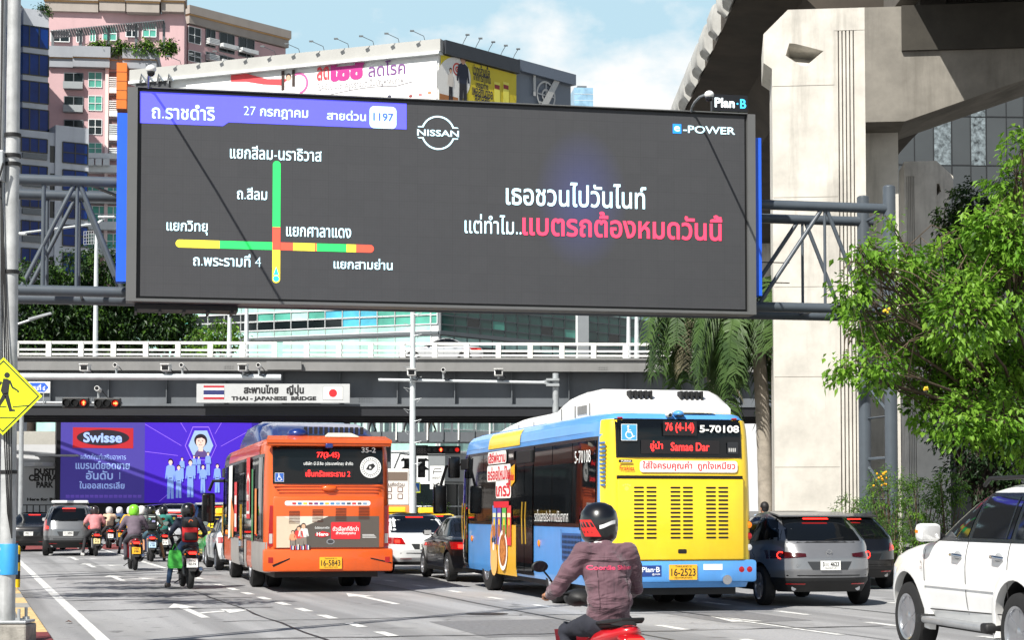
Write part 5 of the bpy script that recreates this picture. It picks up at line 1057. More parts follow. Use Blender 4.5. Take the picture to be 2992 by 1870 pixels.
        if lit:
            x0 = wq*.8
            if tails == 'wide':
                y = c.YR(x0, zl-.03)-.02; b = MB().use(REDE); Mx = frame((sx*x0, y, zl-.03), (1, sx*.45, 0)); A = Art(Mx, .004); A.ring(0, 0, .045, .062, REDE, 1); A.build('lamp_ring', o)
            else: c.rear([(sx*wq*.8-.05, zl-.05), (sx*wq*.8+.05, zl-.05), (sx*wq*.8+.05, zl+.03), (sx*wq*.8-.05, zl+.03)], REDE, .016, 'lamp_glow', 3, 2, o)
        q = [(sx*wq*.42, .36*k), (sx*wq*.72, .36*k), (sx*wq*.72, .38*k), (sx*wq*.42, .38*k)]
        if sx < 0: q = [q[1], q[0], q[3], q[2]]
        c.rear(q, REDL, .02, 'reflector', 3, 1)
    if lit:
        zz = 1.405*k if kind == 'suv' else 1.355*k; c.rear([(-.22, zz), (.22, zz), (.22, zz+.018), (-.22, zz+.018)], REDE, .03 if kind != 'suv' else .10, 'brake_lamp', 4, 1)
    c.rear([(-.3, .6*k), (.3, .6*k), (.38, .73*k), (-.38, .73*k)], mat('recess_dark', (46, 48, 50), .5) if pm not in (PBK,) else BTR, .004, 'plate_recess', 6, 2)
    if plate:
        zp = .66*k; y = c.YR(0, zp)-.03; b = MB().use(PLY if platey else PLW); b.box(-.17, y, zp-.065, .17, y+.02, zp+.085); po = b.build('licence_plate', None, t); A = Art(frame((0, y, zp), (1, 0, 0)), .003); A.text(plate[0], 0, .03, .28, .075, flat((24, 24, 26)), 1, .02); A.text(plate[1], 0, -.038, .2, .03, flat((90, 90, 90)), 1, .0); A.build('lettering', po)
    for yy in (1.2,): c.rear([(-wq*.9, .5*k), (wq*.9, .5*k), (wq*.9, .515*k), (-wq*.9, .515*k)], BTR, .006, 'seam', 10, 1)
    if kind == 'suv':
        b = MB().use(BTR); zw = 1.07*k; b.bar((-.02, c.YR(0, zw)-.02, zw), (.33, c.YR(.33, zw+.05)-.02, zw+.045), .02, .015); b.build('wiper', None, t)
        for sx in (-1, 1): b = MB().use(CHR); y = c.YR(sx*.55, .3*k)-.02; b.lathe([(.03, 0), (.042, 0), (.042, .12), (.03, .12)], 14, MX.Translation((sx*.55, y, .3*k)) @ MX.Rotation(R(-90), 4, 'X')); b.build('exhaust_tip', None, t)
    if rails:
        for sx in (-1, 1): b = MB().use(BPL); b.tube([(sx*wq*.6, 1.0, H-.0), (sx*wq*.62, 1.2, H+.045), (sx*wq*.62, L-2.6, H+.045), (sx*wq*.6, L-2.4, H-.01)], .02, 6); b.build('roof_rail', None, t)
    if badge: A = Art(frame((0, c.YR(0, .87*k)-.02, .87*k), (1, 0, 0)), .003); badge(A); A.build('badge', t)
    if taxi: b = MB().use(mat('taxi_lamp', taxi, .4, 0, .05, 5)); b.box(-.4, 2.0, H-.02, .4, 2.3, H+.16, .04); b.build('roof_sign', None, t)
    return t, c
PSI = paint('paint_silver', (132, 133, 135), .5); PBK = paint('paint_black', (14, 14, 16)); PWH = paint('paint_white', (226, 228, 228)); PGR = paint('paint_grey', (118, 120, 122), .5); PNV = paint('paint_navy', (24, 44, 80), .3); PYE = paint('paint_taxi_yellow', (240, 204, 30)); PGN = paint('paint_taxi_green', (38, 158, 72)); PSI2 = paint('paint_pale_silver', (196, 198, 200), .4)
def maz(A): A.ring(0, 0, .045, .055, CHR, 1, 0, 360, 20).line((-.045, .02), (0, -.012), .014, CHR, 1.2).line((.045, .02), (0, -.012), .014, CHR, 1.2); A.text('CX-30', -.5, -.2, .15, .035, CHR, 1, .02)
H13 = R(13)
make_car('silver crossover with round lit tail rings beside the yellow bus', 'car', 'suv', (0, 0), P(2425, 1492, 30.0), R(11.5), 4.4, 1.88, 1.56, PSI, 'crossover_car', ('3ขข 4623', 'กรุงเทพมหานคร'), badge=maz, slope=1.45, nn=4.2)
make_car('black crossover half hidden at the right of the silver crossover', 'car', 'suv', (0, 0), P(2525, 1492, 36.4), R(12.5), 4.6, 1.84, 1.52, PBK, 'crossover_car', tails='other', slope=1.5, nn=4.2)
make_car('white sedan with lit red lights between the two buses', 'car', 'sedan', (0, 0), P(1247, 1492, 45.4), R(15), 4.4, 1.74, 1.5, PWH, 'sedan_car', ('5กก 218', 'กรุงเทพมหานคร'), tails='other')
make_car('black sedan just ahead of the yellow bus front door', 'car', 'sedan', (0, 0), P(1450, 1492, 40.1), R(13), 4.8, 1.84, 1.46, PBK, 'sedan_car', tails='other', spk=12)
make_car('grey people carrier with white roof rack and red tail lamps', 'car', 'suv', (0, 0), P(200, 1492, 63.5), R(11), 4.6, 1.8, 1.78, PGR, 'people_carrier', ('ฮฮ 5842', 'กรุงเทพมหานคร'), tails='tall', spoiler=False)
b = MB().use(PWH); b.box(-.62, 1.0, 1.82, .62, 2.2, 1.92, .03); bpy.data.objects['people_carrier'] and b.build('roof_rack', None, bpy.data.objects['people_carrier'])
make_car('black car with one lit red lamp behind the lamp post', 'car', 'sedan', (0, 0), P(84, 1492, 70), R(6), 4.5, 1.8, 1.5, PBK, 'sedan_car', ('1กด 77', 'กรุงเทพมหานคร'), tails='other')
make_car('large black van in front of the purple screen behind the riders', 'van', 'suv', (0, 0), P(400, 1492, 76), R(-62), 4.9, 1.9, 1.85, PBK, 'van', tails='tall', lit=False)
make_car('white car with lit red roof lamp behind the motorcycle riders', 'car', 'suv', (0, 0), P(512, 1492, 70), R(14), 4.5, 1.8, 1.62, PWH, 'hatchback_car', tails='tall')
make_car('grey car with open view of its mirror left of the blue car', 'car', 'sedan', (0, 0), P(548, 1492, 62.5), R(15), 4.4, 1.74, 1.48, PSI2, 'sedan_car', tails='other')
make_car('dark blue sport utility car left of the orange bus', 'car', 'suv', (0, 0), P(636, 1492, 58.8), R(14), 4.8, 1.88, 1.84, PNV, 'sport_utility_car', tails='tall', rr=.37)
make_car('yellow and green taxi beside the orange bus', 'taxi', 'sedan', (0, 0), P(694, 1492, 53), R(15), 4.5, 1.76, 1.48, PYE, 'taxi', pm2=PGN, taxi=(240, 200, 60), tails='other')
make_car('white car close to the front wheel of the orange bus', 'car', 'sedan', (0, 0), P(738, 1492, 47.8), R(15), 4.4, 1.72, 1.46, PWH, 'sedan_car', tails='other')
make_car('yellow taxi ahead of the white sedan', 'taxi', 'sedan', (0, 0), P(1188, 1492, 57), R(15), 4.5, 1.76, 1.52, PYE, 'taxi', taxi=(240, 150, 40), tails='other')
make_car('taxi with pale orange roof sign ahead of the black sedan', 'taxi', 'sedan', (0, 0), P(1306, 1492, 55), R(15), 4.5, 1.76, 1.5, PYE, 'taxi', taxi=(245, 196, 120), tails='other')
make_car('pale silver sedan driving across the flyover', 'car', 'sedan', (0, 0), (-1.55, 99.4, 0), R(90), 4.6, 1.8, 1.45, PSI2, 'sedan_car', tails='other')
o = [x for x in bpy.data.objects if x.get('label') == 'pale silver sedan driving across the flyover'][0]; o.location.z = bz(1057)
# --- white sport utility at the right edge
def big_suv():
    rz = R(9.5); t = thing('sport_utility_car', 'white sport utility car with silver side step at the right edge', 'car', place((-.9, 3.82), G(2662, 1908)+V((0, .25, 0)), rz), rz)
    L = 4.75; tab = [(.42, .1, L-.18, .83), (.52, .02, L-.04, .88), (.7, 0, L, .905), (.95, 0, L-.06, .915), (1.05, .02, L-.2, .91), (1.12, .04, L-.45, .9), (1.18, .05, L-.8, .888), (1.22, .06, L-1.15, .875), (1.26, .07, L-1.42, .865), (1.45, .13, L-1.78, .80), (1.65, .22, L-2.2, .725), (1.76, .33, L-2.5, .66), (1.82, .55, L-2.8, .56), (1.85, 1.0, L-3.1, .35)]
    c = Car(tab, 6, t); pm = paint('paint_warm_white', (232, 232, 230)); ar = [(1.02, .5, .41), (3.82, .5, .41)]
    c.shell(.42, 1.85, pm, 34, 110, arches=ar)
    for y in (1.02, 3.82):
        for sx in (-1, 1):
            wheel(t, sx*.915, y, .39, .25, RIM, 6, sx, .64)
            b = MB().use(pm); pr = None                       # flared wheel-arch lip
            rings = []
            for k in range(19):
                a = R(-12+204*k/18); q = []
                for r_, xo in ((.49, -.06), (.485, .028), (.53, .036), (.60, .012), (.62, -.05)):
                    yy, zz = y+r_*math.cos(a), .41+r_*math.sin(a); q.append(V((sx*(c.X(min(max(yy, .1), L-.12), max(zz, .5))+xo), yy, zz)))
                rings.append(q)
            b.loft(rings, True); b.build('wheel_arch_flare', None, t, 50)
    zb, ztp = 1.29, 1.71
    for sx in (-1, 1):
        c.side([(.35, zb-.04), (3.42, zb-.045), (2.42, ztp+.045), (.5, ztp+.03)], BTR, .004, sx, 'window_frame', 24)
        for q in (((.42, zb), (1.12, zb), (1.12, ztp-.01), (.55, ztp-.02)), ((1.22, zb), (2.14, zb), (2.06, ztp), (1.2, ztp)), ((2.25, zb), (3.22, zb), (2.46, ztp), (2.16, ztp))): c.side(q, WG, .009, sx, 'window')
        c.side([(1.30, zb), (1.33, zb), (1.32, ztp), (1.29, ztp)], BTR, .013, sx, 'window_divider', 1, 8)
        b = MB().use(pm); ym = 3.1; x = c.X(ym, 1.3); b.box(min(sx*(x+.06), sx*(x+.31)), ym-.06, 1.235, max(sx*(x+.06), sx*(x+.31)), ym+.12, 1.43, .05); b.use(BPL); b.bar((sx*(x-.03), ym+.02, 1.27), (sx*(x+.12), ym+.02, 1.3), .1, .07); b.use(LENS); b.box(min(sx*(x+.085), sx*(x+.285)), ym-.066, 1.26, max(sx*(x+.085), sx*(x+.285)), ym-.055, 1.41, .004); b.use(AMB); b.box(min(sx*(x+.305), sx*(x+.315)), ym-.0, 1.33, max(sx*(x+.305), sx*(x+.315)), ym+.07, 1.36); b.build('mirror', None, t, 50)
        for yh in (1.42, 2.42): 
            z = 1.1; x = c.X(yh, z); b = MB().use(mat('handle_shadow', (150, 152, 154), .5)); b.ball((sx*(x-.005), yh, z), (.02, .1, .05), 14, 8); b.use(CHR); b.tube([(sx*x, yh-.12, z-.01), (sx*(x+.045), yh-.07, z), (sx*(x+.045), yh+.07, z+.008), (sx*x, yh+.12, z)], .022, 8); b.build('door_handle', None, t, 50)
        for yh, z0, z1 in ((1.2, .55, zb), (2.2, .5, zb), (3.3, .5, 1.24)): c.side([(yh-.007, z0), (yh+.007, z0), (yh+.007, z1), (yh-.007, z1)], mat('gap_grey', (34, 34, 36), .6), .004, sx, 'door_gap', 1, 8)
        c.side([(1.2, .54), (3.28, .50), (3.28, .512), (1.2, .552)], mat('gap_grey', (34, 34, 36), .6), .004, sx, 'sill_gap', 12, 1)
        b = MB().use(pm); rr = [[V((sx*(c.X(yy, .78)+o), yy, .78+dz)) for o, dz in ((-.01, -.035), (.016, -.02), (.016, .02), (-.01, .035))] for yy in (1.5, 1.54, 2.3, 3.0, 3.24, 3.28)]; b.loft(rr); b.build('door_moulding', None, t, 40)
        b = MB().use(mat('side_step_grey', (158, 160, 162), .4, .4, .1, 6)); b.box(min(sx*.72, sx*1.0), 1.62, .36, max(sx*.72, sx*1.0), 3.2, .43, .025); b.use(BPL); b.box(min(sx*.74, sx*1.005), 3.18, .35, max(sx*.74, sx*1.005), 3.34, .45, .03); b.box(min(sx*.74, sx*1.005), 1.5, .35, max(sx*.74, sx*1.005), 1.66, .45, .03); b.build('side_step', None, t, 50)
        b = MB().use(CHR); x = c.X(3.36, .98); A = Art(frame((sx*(x+.012), 3.36, .98), (0, -1, .0) if sx < 0 else (0, 1, 0)), .004); A.text('V6', 0, .03, .05, .03, RIMD, 1, .03); A.text('2.5', 0, -.03, .05, .03, RIMD, 1, .03); A.build('badge', t)
        b = MB().use(BPL); b.tube([(sx*.62, .7, 1.83), (sx*.63, .85, 1.9), (sx*.63, 2.2, 1.9), (sx*.6, 2.4, 1.83)], .022, 8); b.build('roof_rail', None, t, 50)
    
    c.rear([(-.66, 1.3), (.66, 1.3), (.58, 1.7), (-.58, 1.7)], WG, .01)
    b = MB().use(BPL); b.box(-.7, .4, .3, .7, L-.5, .5); b.build('chassis', None, t); 
    return t
big_suv()
# --- buses
def bus(label, rearpx, d, rz, L, top, base, body, roofc, rear_fn, side_fn, wy=(3.0, 8.4), name='city_bus'):
    rc = P(rearpx, 1492, d); t = thing(name, label, 'bus', (rc.x, rc.y, 0), rz); w = 1.25
    tab = [(base, .06, L-.1, w*.98), (base+.1, .0, L-.04, w), (.8, 0, L, w), (1.6, .0, L-.02, w), (2.3, .04, L-.1, w*.995), (top-.3, .08, L-.22, w*.985), (top-.14, .11, L-.32, w*.965), (top-.05, .17, L-.45, w*.91), (top, .3, L-.6, w*.8)]
    c = Car(tab, 15, t); ar = [(y, .56, .48) for y in wy]; c.shell(base, top, body, 18, 120, arches=ar)
    c2 = Car([(z, a+.1, b-.05, x+.006) for z, a, b, x in tab[5:]], 15, t); c2.shell(top-.3, top+.006, roofc, 5, 120, name='roof')
    for y in wy:
        for sx in (-1, 1): wheel(t, sx*1.235, y, .48, .28, RIM, 8, sx, .56)
        if y == wy[0]:
            for sx in (-1, 1):
                b = MB().use(TYR); b.lathe([(.3, 0), (.45, 0), (.48, .04), (.48, .22), (.45, .26), (.3, .26)], 30, MX.Translation((sx*.62, y, .48)) @ MX.Rotation(R(90)*sx, 4, 'Y')); b.build('inner_tyre', None, t, 40)
    b = MB().use(BPL); b.box(-1.0, .3, base-.12, 1.0, L-.5, base+.05); b.build('underbody', None, t)
    rear_fn(t, c); side_fn(t, c); return t
def sideframe(y, z, x=-1.27): return frame((x, y, z), (0, -1, 0))
def bus_side(t, c, L, z0, z1, doors, sx=-1, gm=WG):
    c.side([(.35, z0), (L-.15, z0), (L-.3, z1), (.35, z1)], BTR, .006, sx, 'window_band', 40, 6)
    y = .42; segs = []
    ed = sorted(doors); cur = .45
    for a, b in ed+[(L-.2, L)]:
        n = max(1, round((a-cur)/1.35)); 
        for i in range(n): segs.append((cur+(a-cur)*i/n+.02, cur+(a-cur)*(i+1)/n-.02))
        cur = b
    for a, b in segs: c.side([(a, z0+.06), (b, z0+.06), (b, z1-.06), (a, z1-.06)], gm, .011, sx, 'window', 6, 4)
def door(t, c, a, b, zb, ztop, sx=-1):
    o = c.side([(a, zb), (b, zb), (b, ztop), (a, ztop)], BTR, .016, sx, 'door', 6, 8); m = (a+b)/2
    for p, q in ((a+.04, m-.02), (m+.02, b-.04)):
        c.side([(p, zb+.06), (q, zb+.06), (q, ztop-.32), (p, ztop-.32)], WG, .024, sx, 'door_pane', 4, 6, o)
    k = MB().use(BPL); x = sx*(c.X(m, ztop)+.03); k.box(x-.03, a+.1, ztop-.28, x+.03, b-.1, ztop-.06, .01); k.build('door_box', None, o)
    k = MB().use(mat('grab_rail_yellow', (176, 138, 36), .4))
    for p in (m-.12, m+.14): x = sx*(c.X(m, 1.4)+.028); k.tube([(x, p, zb+.55), (x, p+.05, zb+1.0), (x, p, zb+1.3)], .009, 6)
    k.build('grab_rail', None, o)
WC_B = mat('sign_blue', (70, 160, 220), .5)
def wheelchair(A, x, y, s, bgm, fg=WHITE, lay=2):
    f = flat(fg); A.rect(x-s, y-s, x+s, y+s, f, lay).rect(x-s*.93, y-s*.93, x+s*.93, y+s*.93, bgm, lay+.4)
    A.disc(x-s*.12, y+s*.68, s*.14, f, lay+.8).ring(x+s*.02, y-s*.3, s*.38, s*.5, f, lay+.8, 110, 350).poly([(x-s*.22, y+s*.5), (x-s*.04, y+s*.5), (x+s*.0, y-s*.05), (x-s*.16, y-s*.05)], f, lay+.9).poly([(x-s*.16, y-s*.06), (x+s*.3, y-s*.06), (x+s*.3, y+s*.08), (x-s*.16, y+s*.08)], f, lay+.85).poly([(x+s*.2, y), (x+s*.32, y+s*.02), (x+s*.58, y-s*.55), (x+s*.44, y-s*.58)], f, lay+.95).poly([(x+s*.48, y-s*.6), (x+s*.72, y-s*.5), (x+s*.74, y-s*.4), (x+s*.46, y-s*.5)], f, lay+1.0).rect(x-s*.1, y+s*.22, x+s*.24, y+s*.32, f, lay+.9)
LED = flat((255, 42, 40), 2.2); LDIM = mat('display_black', (24, 20, 22), .35)
# yellow and blue bus
YB = mat('paint_bus_yellow', (244, 204, 36), .35, 0, .06, 2, coat=.4, streak=.14); BB = mat('paint_bus_blue', (84, 152, 220), .35, 0, .06, 2, coat=.4, streak=.2); BWT = mat('roof_unit_white', (226, 226, 224), .4, 0, .06, 2, streak=.12)
def yb_rear(t, c):
    k = .00522*1.0115; cx_ = 1988; X = lambda px: (px-cx_)*k/math.cos(H13); Z = lambda py: (1794.5-py)*k
    def rp(px0, py1, px1, py0, m, off=.02, name='rear_panel', n=8, par=None): return c.rear([(X(px0), Z(py1)), (X(px1), Z(py1)), (X(px1), Z(py0)), (X(px0), Z(py0))], m, off, name, n, n, par)
    w = 1.245
    c.wrap(Z(1643), 3.085, 47, YB, .012, 'rear_panel', 18, 110)
    # protruding rear corner of the blue side shows at the left; engine flap
    b = MB().use(YB); x0, x1, z0, z1 = X(1800), X(2175), Z(1641), Z(1406); b.box(x0, -.055, z0, x1, .03, z1, .02); f = b.build('engine_flap', None, t, 40)
    b = MB().use(BTR); b.box(x0, -.02, z1+.002, x1, .02, z1+.055, .008); b.build('flap_gap', None, f)
    A = Art(frame((0, -.055, 0), (1, 0, 0)), .003); SL = flat((20, 18, 16))
    for bx0 in (1847, 1955, 2061):
        for dx in (0, 37):
            for j in range(13): y = 1431+j*12.15; A.rr(X(bx0+dx), Z(y+2.8), X(bx0+dx+30), Z(y-2.8), .014, SL, 1)
    A.rr(X(1977), Z(1623), X(2003), Z(1610), .02, SL, 1)
    PAWM = flat((246, 214, 90))
    for px, py, r in ((1826, 1432, 12), (1774, 1468, 9), (2190, 1476, 9)):
        if px > 2180 or px < 1790: continue
        x, y = X(px), Z(py); A.disc(x, y-.01, r*k*.55, PAWM, 1)
        for q in (-1, -.35, .35, 1): A.disc(x+q*r*k*.8, y+r*k*(.9-.3*abs(q)), r*k*.25, PAWM, 1)
    A.build('louvres', f)
    b = MB().use(BB); b.box(-1.235, -.045, .46, 1.235, .16, Z(1642), .05); b.build('rear_bumper', None, t, 40)
    wdw = rp(1800, 1343, 2175, 1229, mat('window_frame_black', (14, 14, 15), .2), .03, 'rear_window_frame', 6); rp(1806, 1339, 2170, 1233, WG, .034, 'rear_window', 6)
    A = Art(frame((0, -.055, 0), (1, 0, 0)), .003); A.M = frame((0, c.YR(0, 2.6)-.055, 0), (1, 0, 0))
    wheelchair(A, X(1837), Z(1270), 24*k, WC_B)
    A.rect(X(1938), Z(1279), X(2038), Z(1236), LDIM, 1.5).rect(X(1872), Z(1332), X(2106), Z(1292), LDIM, 1.5).rr(X(2130), Z(1331), X(2163), Z(1296), .02, flat((34, 36, 40)), 1.5)
    A.text('76 (4-14)', X(1987), Z(1256), 88*k, 30*k, LED, 2.2, .02); A.text('5-70108', X(2106), Z(1258), 122*k, 22*k, flat((240, 240, 236)), 2.2, .03); A.text('อู่นำ', X(1918), Z(1310), 38*k, 30*k, LED, 2.2, .008); A.text('Samae Dar', X(2018), Z(1311), 118*k, 25*k, LED, 2.2, .012)
    for i in range(4): A.rect(X(2134+i*6), Z(1325), X(2137+i*6), Z(1314), flat((200, 200, 196)), 2.2)
    A.build('display', wdw)
    A = Art(frame((0, c.YR(0, 2.15)-.03, 0), (1, 0, 0)), .003); x, y = X(2015), Z(1368)
    A.rr(X(1868), Z(1386), X(2160), Z(1352), .05, flat((240, 236, 232)), .8); A.text('ใส่ใจครบคุณค่า  ถูกใจเหมียว', x, y, 284*k, 29*k, flat((206, 40, 48)), 1.6, .022)
    A.rect(X(1806), Z(1358), X(1846), Z(1350), flat((34, 30, 30)), 1); A.text('PURINA', X(1828), Z(1354), 30*k, 5.5*k, flat((240, 236, 230)), 2, .02); A.text('Friskies', X(1830), Z(1374), 44*k, 13*k, flat((196, 40, 44)), 1, .02); A.build('lettering', t)
    for py, m in ((1540, AMB), (1573, REDL), (1606, LENS)):
        b = MB().use(BTR); x, z = X(2198), Z(py); y = c.YR(x, z); b.lathe([(.062, 0), (.062, .03)], 20, MX.Translation((x, y-.035, z)) @ MX.Rotation(R(-90), 4, 'X')); b.use(m); b.lathe([(.0, -.012), (.03, -.01), (.052, .0)], 20, MX.Translation((x, y-.036, z)) @ MX.Rotation(R(-90), 4, 'X')); b.build('taillight', None, t, 40)
        b = MB().use(m); x, z = X(1778), Z(py); y = c.YR(x, z); b.lathe([(.0, -.012), (.03, -.01), (.058, .0)], 20, MX.Translation((x, y-.02, z)) @ MX.Rotation(R(-90), 4, 'X')); b.build('taillight', None, t, 40)
    for px in (2168, 2192): b = MB().use(REDL); b.lathe([(0, -.01), (.045, 0)], 18, MX.Translation((X(px), -.047, Z(1670))) @ MX.Rotation(R(-90), 4, 'X')); b.build('reflector', None, t, 40)
    for px in (1816, 2158): b = MB().use(REDL); b.box(X(px)-.04, c.YR(X(px), 3.0)-.05, 2.985, X(px)+.04, c.YR(X(px), 3.0), 3.01, .005); b.build('marker_lamp', None, t)
    b = MB().use(PLY); b.box(X(1951), -.07, Z(1699), X(2033), -.046, Z(1655)); p = b.build('licence_plate', None, t); A = Art(frame((X(1992), -.07, Z(1677)), (1, 0, 0)), .003); A.text('16-2523', 0, .0, 74*k, 22*k, DK, 1, .012); A.text('THAILAND 51', 0, 17*k, 50*k, 5.5*k, DK, 1, 0); A.text('กรุงเทพมหานคร', 0, -17*k, 54*k, 7*k, DK, 1, 0); A.build('lettering', p)
    A = Art(frame((0, -.047, 0), (1, 0, 0)), .003); A.rect(X(1862), Z(1689), X(1928), Z(1657), flat((30, 62, 130)), 1); A.text('Plan·B', X(1897), Z(1669), 54*k, 15*k, flat((235, 240, 245)), 2, .02); A.text('@1435', X(1912), Z(1683), 24*k, 6*k, flat((235, 240, 245)), 2, .02); A.rect(X(2053), Z(1671), X(2110), Z(1654), flat(WHITE), 1); A.build('sticker', t)
    b = MB().use(CHR); b.lathe([(.055, 0), (.075, 0), (.075, .3), (.055, .3)], 20, MX.Translation((X(2122), -.09, Z(1696)-.02)) @ MX.Rotation(R(-90), 4, 'X')); b.build('exhaust_tip', None, t, 40)
    x, z = X(1961), Z(1217); y = c.YR(x, z); b = MB().use(BWT); b.ball((x, y-.06, z+.01), (.06, .08, .05)); b.use(BTR); b.ball((x, y-.12, z), (.028, .03, .028)); b.build('rear_camera', None, t, 50); b = MB().use(BB); b.ball((x+.16, y-.04, z+.02), (.085, .12, .055)); b.use(BTR); b.box(x+.11, y-.14, z-.03, x+.22, y-.02, z-.0); b.build('camera_hood', None, t, 50)
def roofpods(t, specs, m):
    for (y0, y1, w0, z0, hs) in specs:
        rings = []; n = len(hs)
        for i, h in enumerate(hs):
            y = y0+(y1-y0)*i/(n-1); rings.append([V((x*w0, y, z0+z*h)) for x, z in ((-1, 0), (-1, .55), (-.94, .85), (-.8, 1), (.8, 1), (.94, .85), (1, .55), (1, 0))])
        MB().use(m).loft(rings).build('roof_unit', None, t, 40)
def yb_side(t, c):
    L = 11.1; bus_side(t, c, L, 1.3, 2.72, [(4.4, 5.7), (10.1, 11.0)], -1); bus_side(t, c, L, 1.3, 2.72, [], 1)
    door(t, c, 4.4, 5.7, .42, 2.7); door(t, c, 10.1, 10.98, .42, 2.7)
    c.side([(5.75, .36), (7.8, .36), (7.8, 1.3), (5.75, 1.3)], paint('paint_wrap_yellow', (246, 190, 60)), .012, -1, 'wrap_panel', 10, 5)
    c2 = Car([(z, a, b, x+.012) for z, a, b, x in c.tab], 15, t); c2.side([(5.5, 2.76), (8.2, 2.76), (8.15, 3.05), (5.55, 3.05)], YB, .004, -1, 'roof_wrap', 10, 5)
    c.side([(.16, .5), (.36, .5), (.36, 2.75), (.16, 2.75)], BB, .014, -1, 'corner_panel', 4, 10)
    for j in range(11): b = MB().use(mat('bus_blue_vent', (60, 118, 184), .4)); x = -c.X(.2, 2.0)-.022; b.box(x-.012, .1, 1.95+j*.065, x+.02, .34, 1.975+j*.065); b.build('vent_fin', None, t)
    A = Art(sideframe(0, 0), .004); sY = lambda y: -y
    A.text('5-70108', sY(1.05), 2.42, .95, .2, flat((240, 240, 236)), 1.5, .0); A.text('รถโดยสารประจำทางปรับอากาศ', sY(3.1), 1.48, 2.3, .2, flat((240, 240, 236)), 1.5, -.004); A.build('lettering', t)
    A = Art(sideframe(0, 0), .004); RW = flat((206, 44, 56)); CR = flat((240, 236, 230))
    for s_, y, z, w_, h_ in (('เสิร์ฟความ', 7.3, 2.58, 1.5, .2), ('อร่อยใหม่ใน', 7.15, 2.28, 1.9, .26), ('เกรวี่', 6.75, 1.98, 1.2, .3)): A.rr(-y-w_*.54, z-h_*.6, -y+w_*.54, z+h_*.6, .08, CR, 1); A.text(s_, -y, z, w_, h_, RW, 2, .03)
    A.rect(-6.3, 2.5, -5.85, 2.66, flat((40, 34, 34)), 1); A.text('PURINA', -6.07, 2.58, .36, .07, CR, 2, .02); A.poly([(-6.35, 1.95), (-5.8, 2.1), (-5.8, 2.42), (-6.35, 2.32)], flat((240, 170, 40)), 1); A.text('Friskies', -6.08, 2.2, .48, .16, RW, 2, .02)
    for i, c_ in enumerate(((90, 130, 200), (110, 80, 170), (90, 170, 80), (210, 70, 70))):
        x = -7.5+i*.42; A.rect(x-.17, .92, x+.17, 1.66, flat(c_), 2+i*.1).disc(x, 1.18, .12, flat((176, 110, 60)), 3).rect(x-.13, 1.44, x+.13, 1.52, flat((240, 226, 180)), 3).disc(x, 1.34, .08, flat((232, 190, 60)), 3)
    A.rect(-7.55, 1.62, -6.25, 1.74, RW, 3); A.disc(-6.75, .82, .38, flat((236, 232, 224)), 3).disc(-6.75, .82, .3, flat((156, 92, 46)), 3.4)
    for k in range(16): A.disc(-6.75+.2*math.cos(k*2.4)*(k/16)**.5, .82+.2*math.sin(k*2.4)*(k/16)**.5, .05, flat((196, 126, 66)), 3.8)
    A.disc(-7.6, .92, .28, flat((222, 150, 70)), 2, .36).disc(-7.55, .62, .3, flat((232, 180, 110)), 2.1, .3).poly([(-7.8, 1.15), (-7.7, 1.36), (-7.6, 1.2)], flat((222, 150, 70)), 2).poly([(-7.56, 1.2), (-7.45, 1.36), (-7.38, 1.12)], flat((222, 150, 70)), 2).disc(-7.5, 1.0, .05, flat((40, 60, 40)), 2.6).disc(-7.68, 1.0, .05, flat((40, 60, 40)), 2.6).disc(-7.58, .88, .08, CR, 2.5)
    A.build('wrap_artwork', t)
    A = Art(sideframe(0, 0, -1.262), .004)
    A.rect(-2.4, .75, -1.2, 1.2, mat('grille_blue', (40, 84, 140), .5), 1)
    for i in range(13):
        for j in range(5): A.disc(-2.32+i*.09, .8+j*.085, .03, mat('vent_dark', (16, 24, 36), .6), 2, n=6)
    A.build('side_grille', t)
    for y in (4.0, 9.7): b = MB().use(AMB); b.ball((-1.262, y, 1.0), (.02, .06, .06)); b.build('side_marker', None, t, 60)
    for a, b_, z0, z1 in ((.5, 1.1, .5, 1.15), (2.45, 2.5, .95, 1.25)): 
        A = Art(sideframe(0, 0, -1.258), .003); A.rect(-b_, z0, -b_+.012, z1, mat('seam_blue', (40, 84, 140), .5), 1).rect(-a, z0, -a+.012, z1, mat('seam_blue', (40, 84, 140), .5), 1).rect(-b_, z1, -a, z1+.012, mat('seam_blue', (40, 84, 140), .5), 1.2); A.build('hatch_seam', t)
    b = MB().use(BTR); b.tube([(-1.2, L-.25, 2.55), (-1.5, L+.1, 2.5), (-1.62, L+.1, 2.1)], .035, 8); b.box(-1.78, L+.02, 1.5, -1.5, L+.18, 2.1, .04); b.box(-1.5, L-.2, 2.25, -1.26, L-.05, 2.7, .03); b.build('mirror', None, t, 50)
    roofpods(t, [(.55, 4.4, 1.02, 3.06, (.22, .43, .47, .47, .47, .45, .36, .24, .18)), (4.4, 9.0, .95, 3.06, (.26, .25, .25, .25, .2, .14, .05))], BWT)
    b = MB().use(mat('unit_seam', (120, 120, 118), .6))
    for y_, w_, z_ in ((1.5, 1.03, 3.5), (2.4, 1.03, 3.53), (3.3, 1.03, 3.46)): b.bar((-w_*.8, y_, z_+.006), (w_*.8, y_, z_+.006), .02, .01); b.bar((-w_-.004, y_, 3.1), (-w_-.004, y_, 3.3), .02, .01)
    for y_ in (4.4, 5.6, 6.8): b.bar((-.955, y_, 3.08), (-.955, y_, 3.19), .025, .012)
    for i in range(6): b.box(-1.036, 1.7+i*.1, 3.14, -1.02, 1.75+i*.1, 3.28)
    b.build('unit_seams', None, t)
    b = MB().use(BWT); b.prism([(-.62, .25, 3.08), (.3, .25, 3.08), (.3, .8, 3.08), (-.62, .8, 3.08)], (0, 0, .03)); b.build('hatch', None, t)
    b = MB().use(mat('slot_black', (16, 16, 17), .7))
